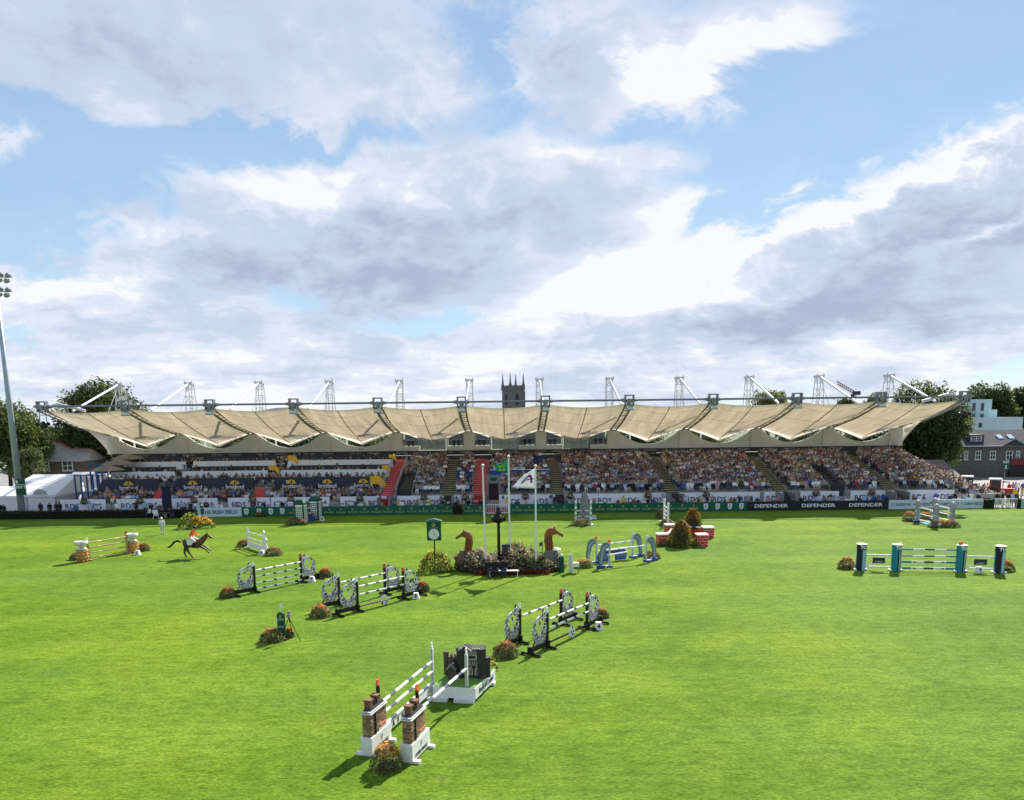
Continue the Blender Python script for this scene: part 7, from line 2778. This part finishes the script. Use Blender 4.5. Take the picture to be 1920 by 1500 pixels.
b1, b2 = G(956, 1070), G(1005, 1072)
FG = mat('green flag cloth', (0.01, 0.3, 0.14), 0.6, 0.1, 3, trans=0.45)
FW = mat('white flag cloth', (0.75, 0.76, 0.78), 0.6, 0.05, 3, trans=0.4)
tg, pg = flag('green flag with yellow emblem flying from the tallest flagpole', [(952.5, 862), (927, 874), (931, 885), (952.5, 885)], b1.y, FG)
FY = mat('yellow flag print', (0.7, 0.7, 0.06), 0.6, 0.1, 3, trans=0.4)
mb = MB()
for i in range(5):
    u = 0.3 + 0.09 * i
    mb.quad(pg(u, .5, .03), pg(u + .04, .5, .03), pg(u + .05 + .02 * (i - 2), .2, .03), pg(u + .01 + .02 * (i - 2), .2, .03))
mb.quad(pg(.28, .5, .03), pg(.72, .5, .03), pg(.7, .6, .03), pg(.3, .6, .03))
for i in range(5):
    u = .25 + .11 * i
    mb.quad(pg(u, .7, .03), pg(u + .075, .7, .03), pg(u + .075, .88, .03), pg(u, .88, .03))
mb.build('emblem', FY, tg)
tw_, pw = flag('white flag with a purple arch letter flying from the right flagpole', [(1003.5, 877), (983, 891), (960, 915), (1002, 916)], b2.y, FW)
FPU = mat('purple flag print', (0.25, 0.03, 0.26), 0.6, 0.1, 3, trans=0.3)
mb = MB()
for s in (-0.03, 0.03):
    prev = None
    for i in range(13):
        a = math.pi * i / 12
        q0 = (.42 + .3 * math.cos(a), .72 - .5 * math.sin(a))
        q1 = (.42 + .2 * math.cos(a), .72 - .36 * math.sin(a))
        if prev:
            mb.quad(pw(*prev[0], s), pw(*q0, s), pw(*q1, s), pw(*prev[1], s))
        prev = (q0, q1)
    mb.quad(pw(.08, .48, s), pw(.7, .48, s), pw(.7, .54, s), pw(.08, .54, s))
mb.build('emblem', FPU, tw_)

# clock on a post
c = G(816, 1073)
ck = thing('clock_sign', 'dark green clock sign with a gold crown on a post left of the island', 'clock', (c.x, c.y, 0))
zt, zb = W(816, 978, c.y).z, W(816, 1013, c.y).z
MB().tube((0, 0, 0), (0, 0, zb), 0.06).build('post', DGREEN, ck)
hw = 0.52
MB().box((0, 0, (zt + zb) / 2), (2 * hw, 0.3, zt - zb)).build('case', DGREEN, ck)
MB().at((0, 0, zt)).plate([(-hw - .1, 0), (hw + .1, 0), (hw + .1, .06), (0, .24), (-hw - .1, .06)], 0.42).build('roof', mat('sign roof', (0.05, 0.13, 0.11), 0.4, 0.1, 4), ck)
MB().at((0, -0.17, zb + 0.47), 0, math.pi / 2).lathe([(0.385, -0.01), (0.385, 0.03), (0.36, 0.04)], 28).build('clock_face', WHITE, ck)
mb = MB()
for i in range(12):
    a = math.pi * i / 6
    mb.at((0.3 * math.sin(a), -0.215, zb + 0.47 + 0.3 * math.cos(a)), 0, 0, a).box((0, 0, 0), (0.022, 0.01, 0.07))
mb.at((0, -0.22, zb + 0.47)).box((0.0, 0, 0.13), (0.028, 0.012, 0.28))
mb.at((0, -0.222, zb + 0.47), 0, 0, 2.0).box((0, 0, 0.09), (0.034, 0.012, 0.2))
mb.build('clock_hand', CHAR, ck)
e = obj('emblem', CROWN_ME, ck)
e.location = (0, -0.165, zt - 0.32)
lettering('ROLEX', 0.19, GOLD, ck, (0, -0.165, zt - 0.48))
flower_clump('yellow and green flower bush around the foot of the clock sign', c.x, c.y + 0.3, 1.25, 0.9, 1.55, [(0.65, 0.5, 0.05), (0.6, 0.4, 0.04), (0.5, 0.45, 0.1)], [(0.12, 0.16, 0.03), (0.07, 0.1, 0.025), (0.2, 0.22, 0.05)], n=1100, nf=300, leaf=0.18, fs=0.15, pot=False, top=0.1)
q = G(833, 1073)
flower_clump('low dark bush with white blooms right of the clock sign', q.x, q.y + 0.2, 0.7, 0.5, 0.75, [(0.6, 0.55, 0.35), (0.5, 0.5, 0.1)], None, n=320, nf=70, leaf=0.13, pot=False, top=0.1)

# lamp post
l = G(936, 1072)
lz = W(935.5, 951, l.y).z
lpz = thing('lamp_post', 'ornate black lamp post with a dark basket near the top, on the island', 'lamp post', (l.x, l.y, 0))
MB().lathe([(0.3, 0), (0.28, 0.6), (0.16, 0.8), (0.125, 1.2), (0.11, lz - 1.2), (0.1, lz - 0.2), (0.16, lz - 0.1), (0.05, lz + 0.05)], 10).build('column', BLACK, lpz)
bz = W(935.5, 972, l.y).z
mb = MB().lathe([(0.15, bz - 0.35), (0.42, bz - 0.12), (0.45, bz + 0.05), (0.2, bz + 0.3)], 12)
mb.build('basket', BLACK, lpz)
P = rng.normal(0, 1, (260, 3))
P = P / np.linalg.norm(P, axis=1, keepdims=True) * np.array([0.52, 0.52, 0.3]) + np.array([0, 0, bz])
f = obj('foliage', leaf_mesh('foliage', P, 0.16, LEAF, tinted(260, [(0.02, 0.025, 0.012), (0.03, 0.04, 0.015)])), lpz)
f['kind'] = 'stuff'
MB().lathe([(0.1, lz - 0.75), (0.24, lz - 0.62), (0.2, lz - 0.3), (0.12, lz - 0.15)], 8).build('lantern', BLACK, lpz)
s_ = thing('speaker', 'black loudspeaker box beside the black lamp post on the island', 'loudspeaker', (l.x + 0.52, l.y + 0.1, 0))
sz = W(945, 1021, l.y).z
MB().box((0, 0, sz - 0.36), (0.6, 0.45, 0.72)).build('cabinet', BLACK, s_)
MB().box((0, -0.235, sz - 0.36), (0.5, 0.02, 0.62)).build('grille', CHAR, s_)
MB().tube((0, 0, 0.5), (0, 0, sz - 0.7), 0.05).build('stand_pole', BLACK, s_)
w_ = G(1017, 1069)
wz = W(1016.5, 1014, w_.y).z
ws = thing('weather_sensor', 'thin dark sensor mast between the right flagpole and the right horse head', 'sensor mast', (w_.x, w_.y, 0))
MB().tube((0, 0, 0), (0, 0, wz), 0.025).build('mast', CHAR, ws)
MB().box((-0.1, 0, wz - 0.25), (0.22, 0.12, 0.28)).tube((-0.45, 0, wz - 0.9), (0.05, 0, wz - 0.9), 0.02).build('sensor_box', CHAR, ws)
g_ = G(1053, 1073)
gs = thing('marker_post', 'slim dark green cylinder post at the right side of the island', 'post', (g_.x, g_.y, 0))
MB().lathe([(0.2, 0), (0.17, 0.4), (0.17, 1.1), (0.12, 1.2)], 10).build('cylinder', DGREEN, gs)
MB().lathe([(0.1, 1.2), (0.11, 1.32), (0.04, 1.38)], 10).build('cap', WHITE, gs)
g_ = G(1080, 1075)
st = thing('side_table', 'small table with a pale yellow top right of the island', 'table', (g_.x, g_.y + .2, 0))
MB().box((0, 0, 0.62), (0.5, 0.45, 0.3), 0.9).build('table_top', mat('pale yellow box', (0.72, 0.7, 0.5), 0.5, 0.06, 3), st)
for x in (-.2, .2):
    for y in (-.18, .18):
        MB().box((x, y, 0.235), (0.04, 0.04, 0.47)).build('leg', DSTEEL, st)
ea = thing('easel_board', 'thin white board leaning beside the pale yellow table', 'board', (g_.x - 0.35, g_.y + .2, 0))
MB().at((0, 0, 0.7), 0.4, -0.12).box((0, 0, 0), (0.06, 0.6, 1.35)).build('board', WHITE, ea)

# three seated helpers in dark clothes on a bench in front of the island
hb = G(935, 1084)
be = thing('bench', 'low pale bench in front of the flower island', 'bench', (hb.x + 0.35, hb.y + 0.6, 0))
MB().box((0, 0, 0.42), (2.2, 0.36, 0.06)).build('seat', WHITE, be)
for x in (-1.0, 1.0):
    for y in (-.14, .14):
        MB().box((x, y, 0.2), (0.05, 0.05, 0.39)).build('leg', WHITE, be)
for i, (px, wh) in enumerate(((917, 'on the bench before the island, left of three, in black'), (930.5, 'in the middle of the bench before the island, arms folded'), (947, 'on the bench before the island, right of three, in black'))):
    q = G(px, 1084)
    add_person(q.x, hb.y + 0.62, 0, 'sit', ti=2, hi=(0, 1, 0)[i], rz=(0.2, -0.1, -0.3)[i], where=wh, group='helpers seated at the island', s=1.02)

# ------------------------------------------------------------------ horse, rider and walker
HX = mat('dark bay coat', (0.085, 0.033, 0.018), 0.42, 0.25, 4, spec=0.4)
hp = (G(347, 1047.5) + G(368, 1045)) / 2
ho = thing('horse', 'dark bay horse cantering to the right with an orange clad rider', 'horse', (hp.x + 0.2, hp.y, -0.1), 0.1)
HN = [(-.72, 0, 1.36, .29, .33), (-.4, 0, 1.40, .34, .38), (0, 0, 1.31, .35, .40), (.4, 0, 1.28, .34, .41), (.68, 0, 1.34, .28, .34), (.9, 0, 1.58, .15, .22), (1.12, 0, 1.8, .105, .16), (1.3, 0, 1.98, .1, .115), (1.46, 0, 1.9, .085, .1), (1.66, 0, 1.76, .06, .07), (1.76, 0, 1.69, .058, .06),
      (-.55, .14, 1.02, .16, .21), (-.72, .15, .6, .085, .1), (-.6, .15, .2, .06, .065), (-.55, .15, .03, .075, .075),
      (-.42, -.14, 1.0, .16, .21), (-.28, -.15, .62, .085, .1), (.0, -.15, .24, .06, .065), (.12, -.15, .1, .075, .075),
      (.66, .13, 1.08, .13, .17), (1.05, .14, 1.02, .085, .09), (1.36, .14, .74, .06, .06), (1.46, .14, .62, .07, .07),
      (.66, -.13, 1.08, .13, .17), (1.02, -.14, .92, .085, .09), (1.28, -.14, .62, .06, .06), (1.36, -.14, .5, .07, .07)]
HE = [(0, 1), (1, 2), (2, 3), (3, 4), (4, 5), (5, 6), (6, 7), (7, 8), (8, 9), (9, 10), (1, 11), (11, 12), (12, 13), (13, 14), (1, 15), (15, 16), (16, 17), (17, 18), (4, 19), (19, 20), (20, 21), (21, 22), (4, 23), (23, 24), (24, 25), (25, 26)]
obj('body', skin_mesh('body', HN, HE, HX, 2, 2), ho)
HAIRB = mat('black horse hair', (0.008, 0.007, 0.007), 0.5, 0.3, 12)
MB().path([(-.9, 0, 1.5), (-1.15, 0, 1.58), (-1.4, 0.02, 1.5), (-1.62, 0.03, 1.28), (-1.82, 0.04, 1.12), (-2.0, 0.04, 1.06)], .1, 8, .05).path([(-1.4, 0.02, 1.5), (-1.7, 0, 1.18), (-1.86, .02, 1.0)], .1, 8, .04).build('tail', HAIRB, ho, True)
MB().path([(1.24, 0, 2.1), (1.02, 0, 1.95), (.82, 0, 1.78), (.66, 0, 1.64)], .055, 6, .04).build('mane', HAIRB, ho, True)
for s in (-.06, .06):
    MB().path([(1.28, s, 2.06), (1.27, s * 1.4, 2.17), (1.31, s * 1.2, 2.24)], .04, 6, .01).build('ear', HX, ho)
MB().at((-.02, 0, 1.36)).ring([(-.3, .34), (.28, .36), (.26, -.12), (-.26, -.12)], [(-.02, .1), (.02, .1), (.02, .06), (-.02, .06)], .68).build('saddle_cloth', WHITE, ho)
MB().lathe([(.2, 1.62), (.3, 1.66), (.26, 1.74), (.1, 1.76)], 10, (.02, 0, 0), 1.1, .75).build('saddle', mat('brown leather', (0.05, 0.022, 0.012), 0.4, 0.2, 8), ho)
MB().path([(1.6, .07, 1.78), (1.36, .11, 1.98), (1.3, 0, 2.08)], .016, 5).path([(1.66, -.06, 1.76), (1.1, -.12, 1.7), (.5, -.12, 1.95)], .012, 4).path([(1.66, .06, 1.76), (1.1, .12, 1.7), (.5, .12, 1.95)], .012, 4).build('bridle', BLACK, ho)
RN = [(-.12, 0, 1.86, .16, .15), (-.02, 0, 2.06, .14, .13), (.1, 0, 2.26, .15, .19), (.18, 0, 2.4, .07, .07), (.25, 0, 2.5, .1, .1), (.26, 0, 2.58, .08, .08),
      (.12, -.2, 2.3, .07), (.3, -.24, 2.08, .055), (.52, -.12, 1.96, .045), (.12, .2, 2.3, .07), (.3, .24, 2.08, .055), (.52, .12, 1.96, .045),
      (-.02, -.2, 1.78, .12), (.34, -.36, 1.6, .095), (.1, -.38, 1.2, .065), (.28, -.38, 1.1, .045), (-.02, .2, 1.78, .12), (.34, .36, 1.6, .095), (.1, .38, 1.2, .065), (.28, .38, 1.1, .045)]
RE = [(0, 1), (1, 2), (2, 3), (3, 4), (4, 5), (2, 6), (6, 7), (7, 8), (2, 9), (9, 10), (10, 11), (0, 12), (12, 13), (13, 14), (14, 15), (0, 16), (16, 17), (17, 18), (18, 19)]


def rider_colour(c):
    if c.z > 2.38:
        return (.5, .28, .2)
    if c.z > 1.9 or (c.z > 1.86 and abs(c.y) < .15 and c.x < 0):
        return (.85, .13, .02) if not (c.x > .46 and c.z < 2.02) else (.7, .7, .68)
    if c.z > 1.52:
        return (.72, .7, .64)
    return (.012, .011, .011)


ri = thing('person', 'rider in an orange jacket and white breeches crouching on the cantering horse', 'person', (ho.location.x, ho.location.y, -0.34), 0.1)
ri.scale = (1.14, 1.14, 1.14)
obj('body', skin_mesh('body', RN, RE, CLOTH, 2, 0, rider_colour), ri)
mb = MB().lathe([(.115, 2.5), (.13, 2.54), (.12, 2.62), (.07, 2.68), (.01, 2.7)], 10, (.25, 0, 0)).box((.38, 0, 2.55), (.12, .16, .02))
mb.build('helmet', mat('helmet', (0.02, 0.022, 0.03), 0.35, 0.1, 6), ri, True)
wk = G(305, 1002)
wp = thing('person', 'person in white cap and pale clothes standing alone on the grass left of the rider', 'person', wk, 0.6)
N, E = person_nodes('stand')
obj('body', skin_mesh('body', N, E, CLOTH, 2, 0, person_colour('stand', (.68, .7, .66), (.5, .55, .48), (.2, .12, .06), (.5, .28, .2), None)), wp)
MB().lathe([(.12, 1.62), (.118, 1.7), (.07, 1.76), (.01, 1.78)], 10).box((0, -.14, 1.655), (.15, .14, .02)).build('cap', WHITE, wp, True)
MB().box((-.02, -.16, 1.22), (.3, .1, .16)).build('shoulder_bag', OFFWHITE, wp)
# garden set by the hedge
gs = G(290, 976)
gc = thing('garden_chair', 'white garden chair with spread legs in front of the long hedge', 'chair', (W(292, 965, 90.9).x, 90.9, 0), 0.4)
MB().box((0, 0, .45), (.5, .5, .05)).build('seat', WHITE, gc)
MB().box((0, .24, .75), (.5, .05, .5)).build('backrest', WHITE, gc)
for x in (-.22, .22):
    for y in (-.22, .22):
        MB().tube((x, y, .44), (x * 1.5, y * 1.5, 0), .03).build('leg', WHITE, gc)
gt = thing('garden_table', 'low dark table in front of the long hedge', 'table', (W(312, 965, 91.2).x, 91.2, 0))
MB().box((0, 0, .68), (1.4, .8, .06)).build('table_top', BARK, gt)
for x in (-.6, .6):
    MB().box((x, 0, .32), (.08, .6, .64)).build('leg', BARK, gt)
for i, (px, ti) in enumerate(((281, 0), (290, 0), (300, 2), (305, 2), (318, 2), (324, 2))):
    q = W(px, 960, 91.4 if i % 2 else 91.9)
    add_person(q.x, q.y, 0.0, 'sit', ti=ti, hi=i % 5, hat=None, rz=(-.8, .4, .2, 1.2, -1.0, .3)[i], where='in front of the long hedge, %s of six' % ('first', 'second', 'third', 'fourth', 'fifth', 'sixth')[i], group='people seated before the hedge')
bn = thing('feather_banner', 'tall navy banner standing in front of the long hedge', 'banner', (W(312, 960, 92.9).x, 93.3, 0))
MB().box((0, 0, 2.0), (1.1, .08, 3.4)).build('cloth', NAVY, bn)
MB().tube((.4, 0, 0), (.4, 0, 3.8), .04).build('pole', CHAR, bn)
